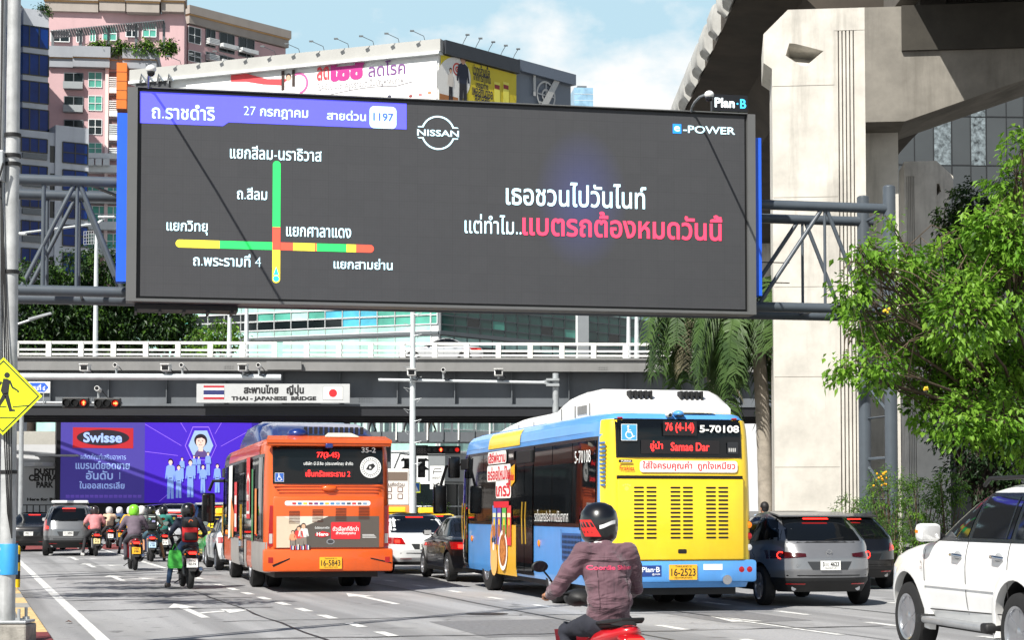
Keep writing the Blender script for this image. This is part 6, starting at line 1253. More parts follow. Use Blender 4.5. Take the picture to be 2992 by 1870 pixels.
    for x0 in (-.62, .22):
        for i in range(5): b.box(x0+i*.085, .62, 3.3, x0+i*.085+.035, .82, 3.46, .01)
    b.build('roof_vent_slots', None, t); b = MB().use(mat('roof_bar_cream', (214, 206, 186), .5)); b.prism([(-.15, .15, 3.09), (.62, .15, 3.09), (.5, .45, 3.17), (-.05, .45, 3.17)], (0, .06, .02)); b.build('roof_hatch', None, t)
bus('yellow and blue city bus with louvred rear flap and white roof units', 1988, 28.5, H13, 11.1, 3.1, .38, BB, BB, yb_rear, yb_side, (3.2, 8.4))
# orange bus
OB = mat('paint_bus_orange', (214, 88, 24), .35, 0, .07, 2, coat=.4, streak=.22); NB = mat('roof_unit_blue', (26, 50, 118), .3, .2, .08, 2, coat=.4)
def ob_rear(t, c):
    k = .00657*1.0; cx_ = 960; X = lambda px: (px-cx_)*k/math.cos(H13); Z = lambda py: (1737-py)*k
    def rp(px0, py1, px1, py0, m, off=.02, name='rear_panel', n=8, par=None): return c.rear([(X(px0), Z(py1)), (X(px1), Z(py1)), (X(px1), Z(py0)), (X(px0), Z(py0))], m, off, name, n, n, par)
    b = MB().use(OB); b.prism([(-1.2, -.14, 2.86), (1.2, -.14, 2.86), (1.14, .3, 2.95), (-1.14, .3, 2.95)], (0, 0, .06)); b.box(-1.2, -.12, 2.8, 1.2, .12, 2.88, .03); b.build('rear_visor', None, t, 40)
    wdw = rp(802, 1421, 1117, 1312, mat('window_frame_black', (14, 14, 15)), .02, 'rear_window_frame', 8); rp(806, 1418, 1113, 1316, WG, .024, 'rear_window', 8)
    A = Art(frame((0, c.YR(0, 2.4)-.05, 0), (1, 0, 0)), .003); WH_ = flat((236, 238, 236))
    A.text('77(3-45)', X(958), Z(1338), 66*k, 20*k, LED, 2.2, .02); A.text('35-2', X(1074), Z(1321), 42*k, 16*k, WH_, 2.2, .02); A.text('บริษัท บี.บี.ริช (ประเทศไทย) จำกัด', X(959), Z(1362), 144*k, 13*k, WH_, 2.2, .01); A.rect(X(888), Z(1403), X(1028), Z(1377), LDIM, 1.5); A.text('เซ็นทรัลพระราม 2', X(958), Z(1390), 130*k, 19*k, LED, 2.2, .008)
    wheelchair(A, X(820), Z(1402), 13*k, flat((48, 96, 180)))
    x, y = X(1080), Z(1372); A.disc(x, y, 31*k, flat((226, 228, 226)), 1.8).ring(x, y, 20.5*k, 22*k, DK, 2.2).poly([(x-14*k, y-6*k), (x+2*k, y-9*k), (x+14*k, y+4*k), (x+8*k, y+12*k), (x-6*k, y+8*k)], DK, 2.4); A.text('B', x-1*k, y, 6*k, 7*k, WH_, 3.2, .03)
    for i in range(24):
        a = i/24*2*math.pi; A.rect(x+26*k*math.cos(a)-1.4*k, y+26*k*math.sin(a)-1.6*k, x+26*k*math.cos(a)+1.4*k, y+26*k*math.sin(a)+1.6*k, flat((70, 72, 74)), 2.2)
    A.build('display', wdw)
    # embossed ribs, engine flap, bumper
    for i, (z, ww) in enumerate(((Z(1427), 1.05), (Z(1436), 1.0), (Z(1445), .96))): b = MB().use(OB); y = c.YR(0, z); b.box(-ww, y-.02, z-.012, ww, y+.02, z+.012, .01); b.build('rear_rib', None, t, 40)
    b = MB().use(OB); b.ball((X(962), -.012, Z(1434)), (.15, .05, .062)); b.build('emblem_oval', None, t, 60)
    b = MB().use(OB); b.box(X(803), -.045, Z(1608), X(1119), .06, Z(1458), .03); f = b.build('engine_flap', None, t, 40)
    A = Art(frame((0, -.045, 0), (1, 0, 0)), .003)
    A.rr(X(835), Z(1484), X(1079), Z(1470), .04, flat((226, 226, 224)), 1)
    for i, c_ in enumerate(((200, 60, 60), (60, 120, 170), (224, 190, 50), (150, 50, 60), (120, 60, 120), (60, 110, 170), (230, 180, 60), (70, 130, 180), (120, 160, 190), (90, 120, 160), (70, 80, 90), (200, 60, 60), (90, 90, 100), (120, 150, 180))): A.rect(X(856+i*15.5), Z(1481), X(867+i*15.5), Z(1475), flat(c_), 2)
    for px in (847, 913, 979, 1045):
        for j in range(9): A.rect(X(px), Z(1500+j*4.3+1.6-(px-847)*.06), X(px+31), Z(1500+j*4.3-.4-(px-847)*.06), flat((70, 30, 10)), 2)
    A.rect(X(812), Z(1606), X(1104), Z(1515), flat((84, 78, 72)), 1).poly([(X(812), Z(1606)), (X(812), Z(1515)), (X(900), Z(1515)), (X(850), Z(1570)), (X(850), Z(1606))], flat((206, 190, 166)), 1.3).poly([(X(830), Z(1515)), (X(960), Z(1515)), (X(890), Z(1545))], flat((216, 206, 190)), 1.5)
    for px, h, tp in ((888, 70, (214, 214, 210)), (875, 62, (206, 60, 56)), (858, 50, (226, 150, 110))): A.person(X(px), Z(1608), h*k, flat(tp), flat((130, 120, 110)), flat((214, 170, 140)), flat((44, 32, 28)), 2.5, 1.35)
    rr_ = random.Random(5)
    for i in range(16): A.rect(X(850+i*3.6), Z(1612), X(853+i*3.6), Z(1596+rr_.random()*6), flat(((200, 60, 60), (60, 90, 150), (230, 226, 220), (40, 40, 44))[i % 4]), 4)
    A.poly([(X(921), Z(1566)), (X(942), Z(1558)), (X(963), Z(1564)), (X(961), Z(1572)), (X(940), Z(1577)), (X(921), Z(1572))], flat((196, 30, 40)), 3); A.text('Hero', X(942), Z(1567), 34*k, 11*k, WH_, 4, .03); A.text('มั่นใจในคุณภาพชีวิต', X(941), Z(1549), 42*k, 9*k, WH_, 3, .01)
    A.rr(X(966), Z(1582), X(1050), Z(1532), .02, flat((206, 40, 48)), 2.5); A.text('ตัวเลือกที่ดีกว่า', X(1008), Z(1551), 76*k, 14*k, WH_, 3.5, .02); A.text('สำหรับทุกคน', X(1008), Z(1565), 58*k, 11*k, WH_, 3.5, .02)
    for j in range(3): A.rect(X(1056), Z(1570+j*4), X(1090+j*3), Z(1568+j*4), flat((206, 206, 204)), 2)
    A.disc(X(965), Z(1589), 12*k, CHR, 2, 8*k).disc(X(965), Z(1589), 9*k, flat((60, 60, 62)), 2.5, 5.5*k); A.build('artwork', f)
    b = MB().use(OB); b.box(-1.245, -.05, .4, 1.245, .14, Z(1610), .04); bo = b.build('rear_bumper', None, t, 40)
    b = MB().use(BTR); b.prism([(X(804), -.053, Z(1662)), (X(850), -.053, Z(1640)), (X(850), -.053, Z(1636)), (X(800), -.053, Z(1656))], (0, .01, 0)); b.prism([(X(1080), -.053, Z(1640)), (X(1140), -.053, Z(1654)), (X(1140), -.053, Z(1650)), (X(1080), -.053, Z(1636))], (0, .01, 0)); b.build('bumper_crease', None, bo)
    for s in (-1, 1):
        px = 797 if s < 0 else 1127; b = MB().use(REDL); x = X(px); y = c.YR(x, 1.3); b.prism([(x-.05, y-.03, Z(1602)), (x+.05, y-.03, Z(1602)), (x+.05, y-.03, Z(1484)), (x-.05+(.03 if s < 0 else 0), y-.03, Z(1484))], (0, .05, 0)); b.use(LENS); b.box(x-.03, y-.036, Z(1594), x+.03, y-.03, Z(1566)); b.build('taillight', None, t)
        b = MB().use(REDL); px = 796 if s < 0 else 1128; b.box(X(px)-.045, -.056, Z(1650), X(px)+.045, -.04, Z(1634)); b.build('reflector', None, t)
    b = MB().use(PLY); b.box(X(934), -.075, Z(1668), X(997), -.05, Z(1634)); p = b.build('licence_plate', None, t); A = Art(frame((X(965.5), -.075, Z(1651)), (1, 0, 0)), .003); A.text('16-5843', 0, .0, 56*k, 17*k, DK, 1, .012); A.text('THAILAND 51', 0, 13*k, 36*k, 4*k, DK, 1, 0); A.text('กรุงเทพมหานคร', 0, -13*k, 40*k, 5*k, DK, 1, 0); A.build('lettering', p)
    b = MB().use(NB); b.box(X(958)-.07, -.2, 2.76, X(958)+.07, -.1, 2.85, .02); b.build('rear_camera', None, t)
def ob_side(t, c):
    L = 11.0; bus_side(t, c, L, .95, 2.66, [(4.2, 5.4), (10.0, 10.9)], -1, WG); bus_side(t, c, L, 1.2, 2.6, [], 1)
    door(t, c, 4.2, 5.4, .4, 2.66); door(t, c, 10.0, 10.9, .4, 2.66)
    gy = mat('wrap_grey', (150, 146, 142), .45, 0, .1, 3); c.side([(.12, .36), (L-.2, .36), (L-.2, 1.0), (.12, 1.0)], gy, .008, -1, 'wrap_panel', 40, 4) if 0 else None
    for a, b_ in ((.12, 2.42), (3.6, 4.18), (5.42, 7.8)): c.side([(a, .38), (b_, .38), (b_, .96), (a, .96)], gy, .008, -1, 'wrap_panel', 12, 4)
    c2 = Car([(z, a, b, x+.012) for z, a, b, x in c.tab], 15, t); c2.side([(.9, 2.66), (8.6, 2.66), (8.5, 2.96), (.95, 2.96)], paint('paint_wrap_red', (214, 58, 48)), .004, -1, 'roof_wrap', 20, 4); c2.side([(8.6, 2.66), (L-.3, 2.66), (L-.4, 2.96), (8.5, 2.96)], BTR, .004, -1, 'roof_wrap', 8, 4)
    A = Art(sideframe(0, 0, -1.272), .004); RW = flat((206, 46, 50)); CR = flat((232, 230, 226)); OG = flat((224, 130, 60)); GN = flat((50, 130, 70))
    A.poly([(-3.4, 1.4), (-2.6, 1.4), (-2.6, 2.5), (-3.0, 2.62), (-3.4, 2.5)], RW, 1).poly([(-3.35, 1.5), (-2.65, 1.5), (-2.65, 2.2), (-3.0, 2.35), (-3.35, 2.2)], CR, 2).poly([(-3.28, 1.56), (-2.72, 1.56), (-2.72, 2.14), (-3.0, 2.26), (-3.28, 2.14)], RW, 3); A.text('Hero', -3.0, 1.86, .5, .2, CR, 4, .03)
    A.rect(-3.4, 2.4, -2.6, 2.66, RW, 1.2); A.rect(-2.2, .96, -1.9, 2.4, GN, 1).rect(-1.5, 1.1, -1.1, 2.0, OG, 1)
    A.poly([(-8.4, .9), (-7.4, 1.0), (-7.2, 2.6), (-8.2, 2.6)], CR, 1).poly([(-7.8, .96), (-6.9, .96), (-6.7, 1.5), (-7.6, 1.9)], OG, 1.5).rect(-6.6, 1.1, -5.9, 2.2, RW, 1.3).rect(-6.5, 1.2, -6.0, 1.5, CR, 2).rect(-6.5, 1.7, -6.0, 1.9, CR, 2).poly([(-7.7, .96), (-7.2, .96), (-7.5, 1.3)], GN, 2); A.build('wrap_artwork', t)
    b = MB().use(BTR); b.tube([(-1.2, L-.25, 2.3), (-1.45, L+.1, 2.3), (-1.55, L+.1, 2.05)], .04, 8); b.box(-1.72, L+.02, 1.25, -1.4, L+.18, 2.0, .05); b.build('mirror', None, t, 50); b = MB().use(WG); b.box(-1.69, L+.01, 1.3, -1.43, L+.02, 1.95); b.build('mirror_glass', None, t)
    for y in (9.2, 8.9): b = MB().use(AMB); b.ball((-1.262, y, 1.05), (.02, .06, .06)); b.build('side_marker', None, t, 60)
    roofpods(t, [(3.0, 7.6, 1.08, 2.9, (.15, .48, .56, .56, .56, .56, .46, .24)), (.6, 3.3, 1.02, 2.92, (.08, .28, .40, .44, .46))], NB)
    b = MB().use(NB); b.ball((-.55, .45, 3.05), (.2, .2, .12)); b.build('roof_fan', None, t, 60); b = MB().use(mat('slot_black', (16, 16, 17)))
    for i in range(12): b.box(-.4+i*.1, .62, 3.06, -.34+i*.1, .7, 3.2)
    b.build('roof_vent_slots', None, t); b = MB().use(mat('roof_bar_cream', (214, 206, 186))); b.prism([(-.05, .15, 2.99), (.6, .15, 2.99), (.5, .45, 3.06), (.05, .45, 3.06)], (0, .06, .02)); b.build('roof_hatch', None, t)
bus('orange city bus with wide black rear window and blue roof units', 960, 35.45, H13, 11.0, 3.0, .4, OB, OB, ob_rear, ob_side, (2.9, 8.3))
# advert lorry ahead of the white sedan
tk = thing('advert_lorry', 'orange and white advert lorry seen past the orange bus', 'lorry', P0(1166, 70), R(13)); b = MB().use(mat('lorry_orange', (226, 140, 84), .5)); b.box(-1.25, 0, .6, .4, 4, 1.75, .03); b.use(mat('lorry_white', (226, 220, 214), .5)); b.box(-1.25, 0, 1.76, .4, 4, 3.15, .05); b.build('cargo_box', None, tk)
A = Art(frame((0, -.005, 0), (1, 0, 0)), .004); A.rect(-1.15, 2.7, .32, 3.02, flat((120, 104, 92)), 1); A.text('บริการขนส่งด่วน', -.4, 2.56, 1.2, .16, flat((90, 70, 60)), 1, .01)
for i in range(3):
    for j in range(2): A.rr(-.9+i*.42, 2.0+j*.26, -.7+i*.42, 2.2+j*.26, .03, flat((120, 90, 80)), 1).rr(-.87+i*.42, 2.03+j*.26, -.73+i*.42, 2.17+j*.26, .02, flat((232, 228, 222)), 2)
A.build('artwork', tk)
for y in (.8, 3.4):
    for sx in (-1, 1): wheel(tk, sx*.78-.42, y, .36, .22, RIMD, 6, sx)
b = MB().use(PWH); b.box(-1.2, 4.1, .5, .35, 5.6, 2.4, .15); b.build('cab', None, tk, 40)
# ================= motorcycles and people
from mathutils.bvhtree import BVHTree
SKIN = mat('skin_tan', (172, 122, 92), .6, 0, .06, 20); HAIR = mat('hair_dark', (24, 20, 18), .6)
BKP = paint('bike_black', (18, 18, 20)); 
def ellring(c, rx, rz, n=14, ax='y'): return [V((c[0]+rx*math.cos(2*math.pi*k/n), c[1], c[2]+rz*math.sin(2*math.pi*k/n))) for k in range(n)]
def scooter(label, wp, rz, pm, plate=('8กข', '5274'), platem=PLW, group='motorcycles waiting in the traffic', dark=False, lean=0):
    t = thing('motorcycle', label, 'motorcycle', (wp[0], wp[1], wp[2] if len(wp) > 2 else 0), rz, group); t.rotation_euler.y = lean
    def wh(y):
        r = .285; M = MX.Translation((0, y, r)) @ MX.Rotation(R(90), 4, 'Y'); b = MB().use(TYR); b.lathe([(r*.74, -.05), (r*.9, -.055), (r*.985, -.03), (r, 0), (r*.985, .03), (r*.9, .055), (r*.74, .05), (r*.74, -.05)], 32, M); o = b.build('wheel', None, t, 40)
        b = MB().use(RIMD); b.lathe([(r*.76, -.03), (r*.76, .03), (r*.68, .03), (r*.68, -.03), (r*.76, -.03)], 28, M); b.lathe([(.001, -.06), (.045, -.06), (.045, .06), (.001, .06)], 14, M)
        for i in range(8): a = i*math.pi/4; b.bar(M @ V((.03*math.cos(a), .03*math.sin(a), 0)), M @ V((r*.7*math.cos(a), r*.7*math.sin(a), 0)), .02, .02)
        b.build('rim', None, o, 40)
    wh(0); wh(1.24)
    b = MB().use(pm); b.loft([ellring(c, rx, rz_) for c, rx, rz_ in (((0, -.3, .80), .03, .03), ((0, -.24, .79), .10, .06), ((0, -.05, .745), .15, .085), ((0, .2, .70), .16, .11), ((0, .45, .62), .13, .12), ((0, .62, .5), .10, .1))]); b.build('tail_panel', None, t, 60)
    b = MB().use(mat('seat_black', (22, 22, 23), .7, 0, .1, 20)); b.loft([ellring(c, rx, rz_) for c, rx, rz_ in (((0, -.2, .835), .07, .02), ((0, -.1, .845), .12, .035), ((0, .2, .825), .14, .05), ((0, .45, .79), .115, .05), ((0, .62, .77), .06, .03))]); b.build('seat', None, t, 60)
    b = MB().use(BPL); b.tube([(-.13, .2, .84), (-.14, -.15, .87), (-.09, -.3, .9), (.09, -.3, .9), (.14, -.15, .87), (.13, .2, .84)], .014, 6); b.build('grab_rail', None, t, 60)
    b = MB().use(REDL); b.loft([ellring(c, rx, rz_) for c, rx, rz_ in (((0, -.345, .72), .06, .015), ((0, -.325, .73), .10, .04), ((0, -.24, .745), .11, .045))]); o = b.build('taillight', None, t, 60)
    A = Art(frame((0, -.348, .725), (1, 0, 0)), .004); A.rr(-.075, -.025, .075, .025, .02, REDE, 1); A.build('lamp_glow', o)
    for s in (-1, 1): b = MB().use(AMB); b.ball((s*.135, -.25, .70), (.022, .03, .018)); b.build('indicator', None, t, 60)
    b = MB().use(BPL); b.prism([(-.09, -.2, .68), (.09, -.2, .68), (.07, -.34, .36), (-.07, -.34, .36)], (0, .02, .01)); b.build('rear_fender', None, t)
    b = MB().use(platem); b.prism([(-.11, -.335, .44), (.11, -.335, .44), (.11, -.285, .615), (-.11, -.285, .615)], (0, .008, 0)); o = b.build('licence_plate', None, t); A = Art(frame((0, -.318, .53), (1, 0, 0), (0, .27, .96)), .004); A.text(plate[0], 0, .045, .12, .045, DK, 1, .01); A.text(plate[1], 0, -.025, .14, .05, DK, 1, .01); A.build('lettering', o)
    b = MB().use(BPL); b.box(-.1, -.02, .24, .1, .42, .44, .04); b.box(-.085, .4, .28, .085, .75, .42, .03); b.build('engine', None, t, 50)
    b = MB().use(mat('exhaust_dark', (48, 48, 50), .4, .5)); b.tube([(.1, .5, .26), (.14, .3, .24), (.16, .1, .29), (.17, -.3, .4)], [.025, .03, .06, .055], 12); b.use(CHR); b.tube([(.17, -.3, .4), (.171, -.33, .407)], [.05, .035], 12); b.build('exhaust', None, t, 50)
    for s in (-1, 1): b = MB().use(mat('spring_grey', (120, 120, 122), .4, .5)); b.tube([(s*.12, .02, .3), (s*.12, .1, .62)], .026, 8); b.build('shock_absorber', None, t, 50)
    b = MB().use(paint('bike_dark_red', (110, 18, 24)) if dark else pm); b.loft([[V((x*w_, y+dy, z)) for x, dy in ((-1, 0), (-.6, .06), (0, .1), (.6, .06), (1, 0), (.6, .02), (0, .05), (-.6, .02))] for z, y, w_ in ((.32, .8, .14), (.5, .84, .2), (.75, .9, .22), (.95, .83, .17), (1.02, .8, .1)) if z < .9 or not dark]); b.build('leg_shield', None, t, 50)
    b = MB().use(BPL if dark else pm); b.loft([ellring((0, y, z), rx, rz_) for y, z, rx, rz_ in ((.72, 1.02, .06, .03), (.8, 1.03, .13, .07), (.92, 1.02, .13, .08), (1.0, 1.0, .07, .05))]); b.build('handlebar_cowl', None, t, 60)
    b = MB().use(mat('fork_grey', (96, 98, 100), .35, .6)); 
    for s in (-1, 1): b.tube([(s*.08, 1.24, .285), (s*.07, 1.02, .8)], .022, 8)
    b.build('fork', None, t, 50); b = MB().use(pm); b.loft([[V((x, 1.24+.36*math.cos(a), .285+.33*math.sin(a)+dz)) for x, dz in ((-.07, -.02), (-.05, .015), (.05, .015), (.07, -.02))] for a in [R(20+k*18) for k in range(8)]]); b.build('front_fender', None, t, 50)
    b = MB().use(BPL); b.tube([(-.36, .74, 1.04), (-.2, .82, 1.06), (.2, .82, 1.06), (.36, .74, 1.04)], [.02, .016, .016, .02], 8); b.build('handlebar', None, t, 50)
    for s in (-1, 1):
        b = MB().use(BPL); b.tube([(s*.2, .82, 1.06), (s*.3, .8, 1.2), (s*.36, .8, 1.27)], .008, 6); b.ball((s*.39, .79, 1.3), (.075, .02, .05)); o = b.build('mirror', None, t, 60); A = Art(frame((s*.39, .768, 1.3), (1, 0, 0)), .001); A.disc(0, 0, .066, mat('mirror_glass', (190, 205, 200), .03, 1, 0), 1, .042); A.build('mirror_glass', o)
    b = MB().use(BPL); b.bar((-.1, .6, .2), (-.24, .6, .1), .02, .02); b.bar((-.2, .55, .3), (.2, .55, .3), .03, .03); b.build('footrest', None, t)
    return t
def limb(b, pts, rs, n=12):
    b.tube(pts, rs, n)
    for p, r in zip(pts, rs): b.ball(p, r, n, 8)
def seated(foot='up', lean=.0, w=1.0):
    j = dict(pel=(0, .2, .9), wa=(0, .22+lean*.3, 1.06), ch=(0, .28+lean*.7, 1.26), nk=(0, .34+lean, 1.43), hd=(0, .40+lean, 1.545))
    for s, k in ((-1, 'L'), (1, 'R')):
        j['sh'+k] = (s*.185*w, .30+lean, 1.36); j['el'+k] = (s*.33*w, .36+lean, 1.12); j['wr'+k] = (s*.335, .66, 1.045); j['ha'+k] = (s*.335, .74, 1.05); j['hi'+k] = (s*.1, .24, .88); j['kn'+k] = (s*.2, .64, .74); j['an'+k] = (s*.19, .5, .34); j['to'+k] = (s*.2, .68, .29)
    if foot in ('L', 'R'): s = -1 if foot == 'L' else 1; j['kn'+foot] = (s*.3, .5, .62); j['an'+foot] = (s*.4, .3, .1); j['to'+foot] = (s*.42, .48, .05)
    return j
def standing(walk=.0, arm=.1):
    j = dict(pel=(0, 0, .93), wa=(0, 0, 1.08), ch=(0, .01, 1.3), nk=(0, .02, 1.48), hd=(0, .04, 1.6))
    for s, k in ((-1, 'L'), (1, 'R')):
        a = walk*s; j['sh'+k] = (s*.19, 0, 1.42); j['el'+k] = (s*.24, -a*.4, 1.15); j['wr'+k] = (s*.24, -a*.8+arm, .93); j['ha'+k] = (s*.24, -a*.9+arm, .85); j['hi'+k] = (s*.09, 0, .9); j['kn'+k] = (s*.1, a*.5+.04, .5); j['an'+k] = (s*.1, a*.9, .09); j['to'+k] = (s*.11, a*.9+.14, .04)
    return j
def person(label, loc, rz, J, top, bot, helmet=None, sleeves='long', legs='long', shoe=(30, 30, 32), vox=.022, wr=.02, group=None, skin=SKIN, glove=None, hair=True, collar=None, fat=1.07, stripe=None):
    t = thing('person', label, 'person', loc, rz, group); A3 = {k: V(v) for k, v in J.items()}; g = lambda k: A3[k]
    b = MB().use(skin)
    limb(b, [g('pel'), g('wa'), g('ch'), g('nk')], [.1, .095, .1, .055]); hd = g('hd'); b.tube([g('nk'), hd], [.055, .06], 12)
    b.ball(hd+V((0, .01, .03)), (.078, .095, .115), 18, 14); b.ball(hd+V((0, .075, -.05)), (.045, .04, .045)); b.ball(hd+V((0, .11, .0)), (.016, .022, .026))
    for s in (-1, 1): b.ball(hd+V((s*.08, 0, .01)), (.014, .025, .035))
    fb = MB().use(skin)
    for k, s in (('L', -1), ('R', 1)):
        limb(b, [g('sh'+k), g('el'+k), g('wr'+k)], [.05, .04, .03]); limb(b, [g('hi'+k), g('kn'+k), g('an'+k)], [.075, .052, .036]); limb(b, [g('an'+k), g('to'+k)], [.036, .03])
        h = g('ha'+k); d = (h-g('wr'+k)).normalized(); o = d.cross(V((0, 0, 1))); o = o.normalized() if o.length > .1 else V((0, 1, 0)); u = o.cross(d)
        b.ball(g('wr'+k).lerp(h, .6), (.04, .045, .028))
        hb = b
        for i in range(4):
            q = h+o*(i-1.5)*.021; ln = (.9, 1.05, 1.0, .8)[i]; hb.tube([q-d*.02, q+d*.03*ln, q+d*.045*ln-u*.028, q+d*.02-u*.05*ln], [.0105, .010, .009, .007], 8)
        tb = h-o*s*.04-d*.02; hb.tube([tb-d*.02, tb+d*.02-o*s*.015-u*.01, tb+d*.035-u*.035], [.012, .011, .008], 8)
    blob('body', b, skin, t, min(vox, .014), 3)
    jm = mat('cloth_%02x%02x%02x' % top, top, .85, 0, .1, 7, bump=.15, bs=90) if isinstance(top, tuple) else top
    b = MB(); f = fat
    b.ball(g('pel')+V((0, 0, .08)), (.165*f, .125*f, .13)); b.ball(g('wa'), (.165*f, .125*f, .15)); b.ball(g('wa').lerp(g('ch'), .5), (.17*f, .125*f, .15)); b.ball(g('ch'), (.18*f, .125*f, .17)); b.ball(g('ch').lerp(g('nk'), .55), (.13*f, .09, .09)); b.tube([g('shL'), g('shR')], .072, 12)
    for k in 'LR':
        s, e, w = g('sh'+k), g('el'+k), g('wr'+k)
        if sleeves == 'long': limb(b, [s, s.lerp(e, .5), e, w.lerp(e, .1)], [.078*f, .07*f, .06, .047])
        else: limb(b, [s, s.lerp(e, .75)], [.078*f, .075*f])
    b.tube([g('ch').lerp(g('nk'), .6), g('nk')], [.08, .07], 12); jk = blob('jacket' if sleeves == 'long' else 'shirt', b, jm, t, vox, 6, wr, .1)
    tm = mat('cloth_%02x%02x%02x' % bot, bot, .85, 0, .12, 9, bump=.15, bs=90); b = MB(); b.ball(g('pel'), (.15*f, .13*f, .12))
    for k in 'LR':
        if legs == 'long': limb(b, [g('hi'+k), g('kn'+k), g('kn'+k).lerp(g('an'+k), .95)], [.098*f, .072, .055])
        else: limb(b, [g('hi'+k), g('hi'+k).lerp(g('kn'+k), .95)], [.098*f, .082])
    blob('trousers' if legs == 'long' else 'shorts', b, tm, t, vox, 5, wr*.7, .1)
    for k in 'LR': b = MB().use(mat('shoe_%02x%02x%02x' % shoe, shoe, .6)); a, o = g('an'+k), g('to'+k); d = o-a; b.tube([a-V((d.x, d.y, 0))*.35+V((0, 0, -.03)), a.lerp(o, .5), o], [.045, .052, .038], 10); b.build('shoe', None, t, 60)
    hm = MX.Translation(hd)
    if helmet:
        m = paint('helmet_%02x%02x%02x' % helmet, helmet); b = MB().use(m); n = 24
        prof = [(.098, -.12), (.13, -.085), (.142, -.02), (.143, .05), (.13, .11), (.095, .155), (.045, .178), (0, .182)]
        b.lathe(prof, n, hm @ MX.Translation((0, .0, .0)) @ MX.Scale(1.1, 4, (0, 1, 0))); ho = b.build('helmet', None, t, 70)
        b = MB().use(WG); rr = []
        for z, r in ((-.03, .1445), (.01, .1475), (.06, .146), (.085, .142)): rr.append([hd+V((r*math.sin(a), r*1.12*math.cos(a), z)) for a in [R(-70+k*14) for k in range(11)]])
        b.loft(rr, False, False); b.build('visor', None, ho, 60)
        if stripe:
            A = MB().use(flat(stripe)); rr = []
            for z, r in ((-.075, .136), (-.02, .1435), (.05, .1455)): rr.append([hd+V((-r*math.sin(a), -r*1.11*math.cos(a), z)) for a in [R(35+k*14+z*250) for k in range(5)]])
            A.loft(rr, False, False); A.build('helmet_stripe', None, ho, 60); A = MB().use(flat(WHITE)); rr = []
            for z, r in ((.0, .1455), (.028, .147)): rr.append([hd+V((r*math.sin(a), -r*1.11*math.cos(a), z+.02*math.sin(a*3))) for a in [R(-22+k*9) for k in range(7)]])
            A.loft(rr, False, False); A.build('helmet_stripe', None, ho, 60)
    elif hair:
        b = MB().use(HAIR); b.ball(hd+V((0, -.012, .05)), (.09, .1, .105), 16, 10); b.ball(hd+V((0, -.04, -.0)), (.075, .06, .07)); b.build('hair', None, t, 60)
    if collar: b = MB().use(flat(collar)); c = g('nk'); b.lathe([(.066, -.05), (.074, -.02), (.072, .012), (.06, .015)], 18, MX.Translation(c+V((0, -.005, .0)))); b.build('collar', None, t, 60)
    return t, jk
def decal(target, M, art_fn, name, par, off=.004):
    """print artwork, wrapped onto a surface"""
    me = target.data; bv = BVHTree.FromPolygons([v.co for v in me.vertices], [p.vertices for p in me.polygons]); A = Art(M, 0); art_fn(A); n = M.to_3x3() @ V((0, 0, 1)); keep = []
    for i, p in enumerate(A.b.v):
        h = bv.ray_cast(p+n*.5, -n)
        if h[0]: A.b.v[i] = h[0]+n*off
    return A.build(name, par)
H17 = R(17)
def jacket_mat():
    m = mat('jacket_mauve', (94, 66, 75), .8, 0, .08, 5); t = m.node_tree; b = t.nodes['Principled BSDF']; tc = t.nodes['Texture Coordinate']; b.inputs['Sheen Weight'].default_value = .2
    pv = None
    for sc_, scl, st, ds in ((4.5, (.7, 1, 2.2), .9, .05), (11, (1.6, 1, .6), .5, .02), (260, (1, 1, 1), .25, .003)):
        mp = t.nodes.new('ShaderNodeMapping'); mp.inputs['Scale'].default_value = scl; mp.inputs['Rotation'].default_value = (0, .5 if sc_ < 100 else 0, 0); n = t.nodes.new('ShaderNodeTexNoise'); n.inputs['Scale'].default_value = sc_; n.inputs['Detail'].default_value = 2; n.inputs['Distortion'].default_value = 1.2 if sc_ < 100 else 0
        bn = t.nodes.new('ShaderNodeBump'); bn.inputs['Strength'].default_value = st; bn.inputs['Distance'].default_value = ds
        t.links.new(tc.outputs['Object'], mp.inputs[0]); t.links.new(mp.outputs[0], n.inputs['Vector']); t.links.new(n.outputs['Fac'], bn.inputs['Height'])
        if pv: t.links.new(pv, bn.inputs['Normal'])
        pv = bn.outputs[0]
    t.links.new(pv, b.inputs['Normal']); return m
# rider in front
w0 = P(1806, 1492, 13.5); w0 = (w0.x, w0.y, 0)
paint_red = paint('bike_red', (176, 16, 26))
scooter('red motorcycle in the foreground with its tail light at the picture edge', w0, R(19), paint_red, ('1กน', '4408'), PLW, None, dark=True)
bike_ = [o for o in bpy.data.objects if o.get('label', '').startswith('red motorcycle in the foreground')][0]; bike_.scale = (.9, .9, .88)
J = dict(pel=(0, .2, .73), wa=(0, .17, .9), ch=(0, .23, 1.13), nk=(0, .31, 1.325), hd=(0, .38, 1.45))
for s_, k_ in ((-1, 'L'), (1, 'R')): J.update({'sh'+k_: (s_*.178, .24, 1.255), 'el'+k_: (s_*(.35 if s_ < 0 else .29), .35, .99), 'wr'+k_: (s_*.31, .6, .93), 'ha'+k_: (s_*.305, .67, .93), 'hi'+k_: (s_*.1, .22, .73), 'kn'+k_: (s_*.19, .56, .66), 'an'+k_: (s_*.18, .44, .31), 'to'+k_: (s_*.19, .6, .26)})
pr_, jk = person('person in a mauve jacket and black and red helmet riding the red motorcycle in front', w0, R(19), J, jacket_mat(), (34, 36, 46), (16, 16, 18), 'long', 'long', vox=.013, wr=.03, collar=(232, 230, 228), fat=1.07, stripe=(196, 36, 34))
decal(jk, frame((.0, .0, 1.15), (1, 0, 0)), lambda A: A.text('Coordie Shines', 0, 0, .36, .035, flat((214, 70, 104)), 1, .03), 'lettering', jk)
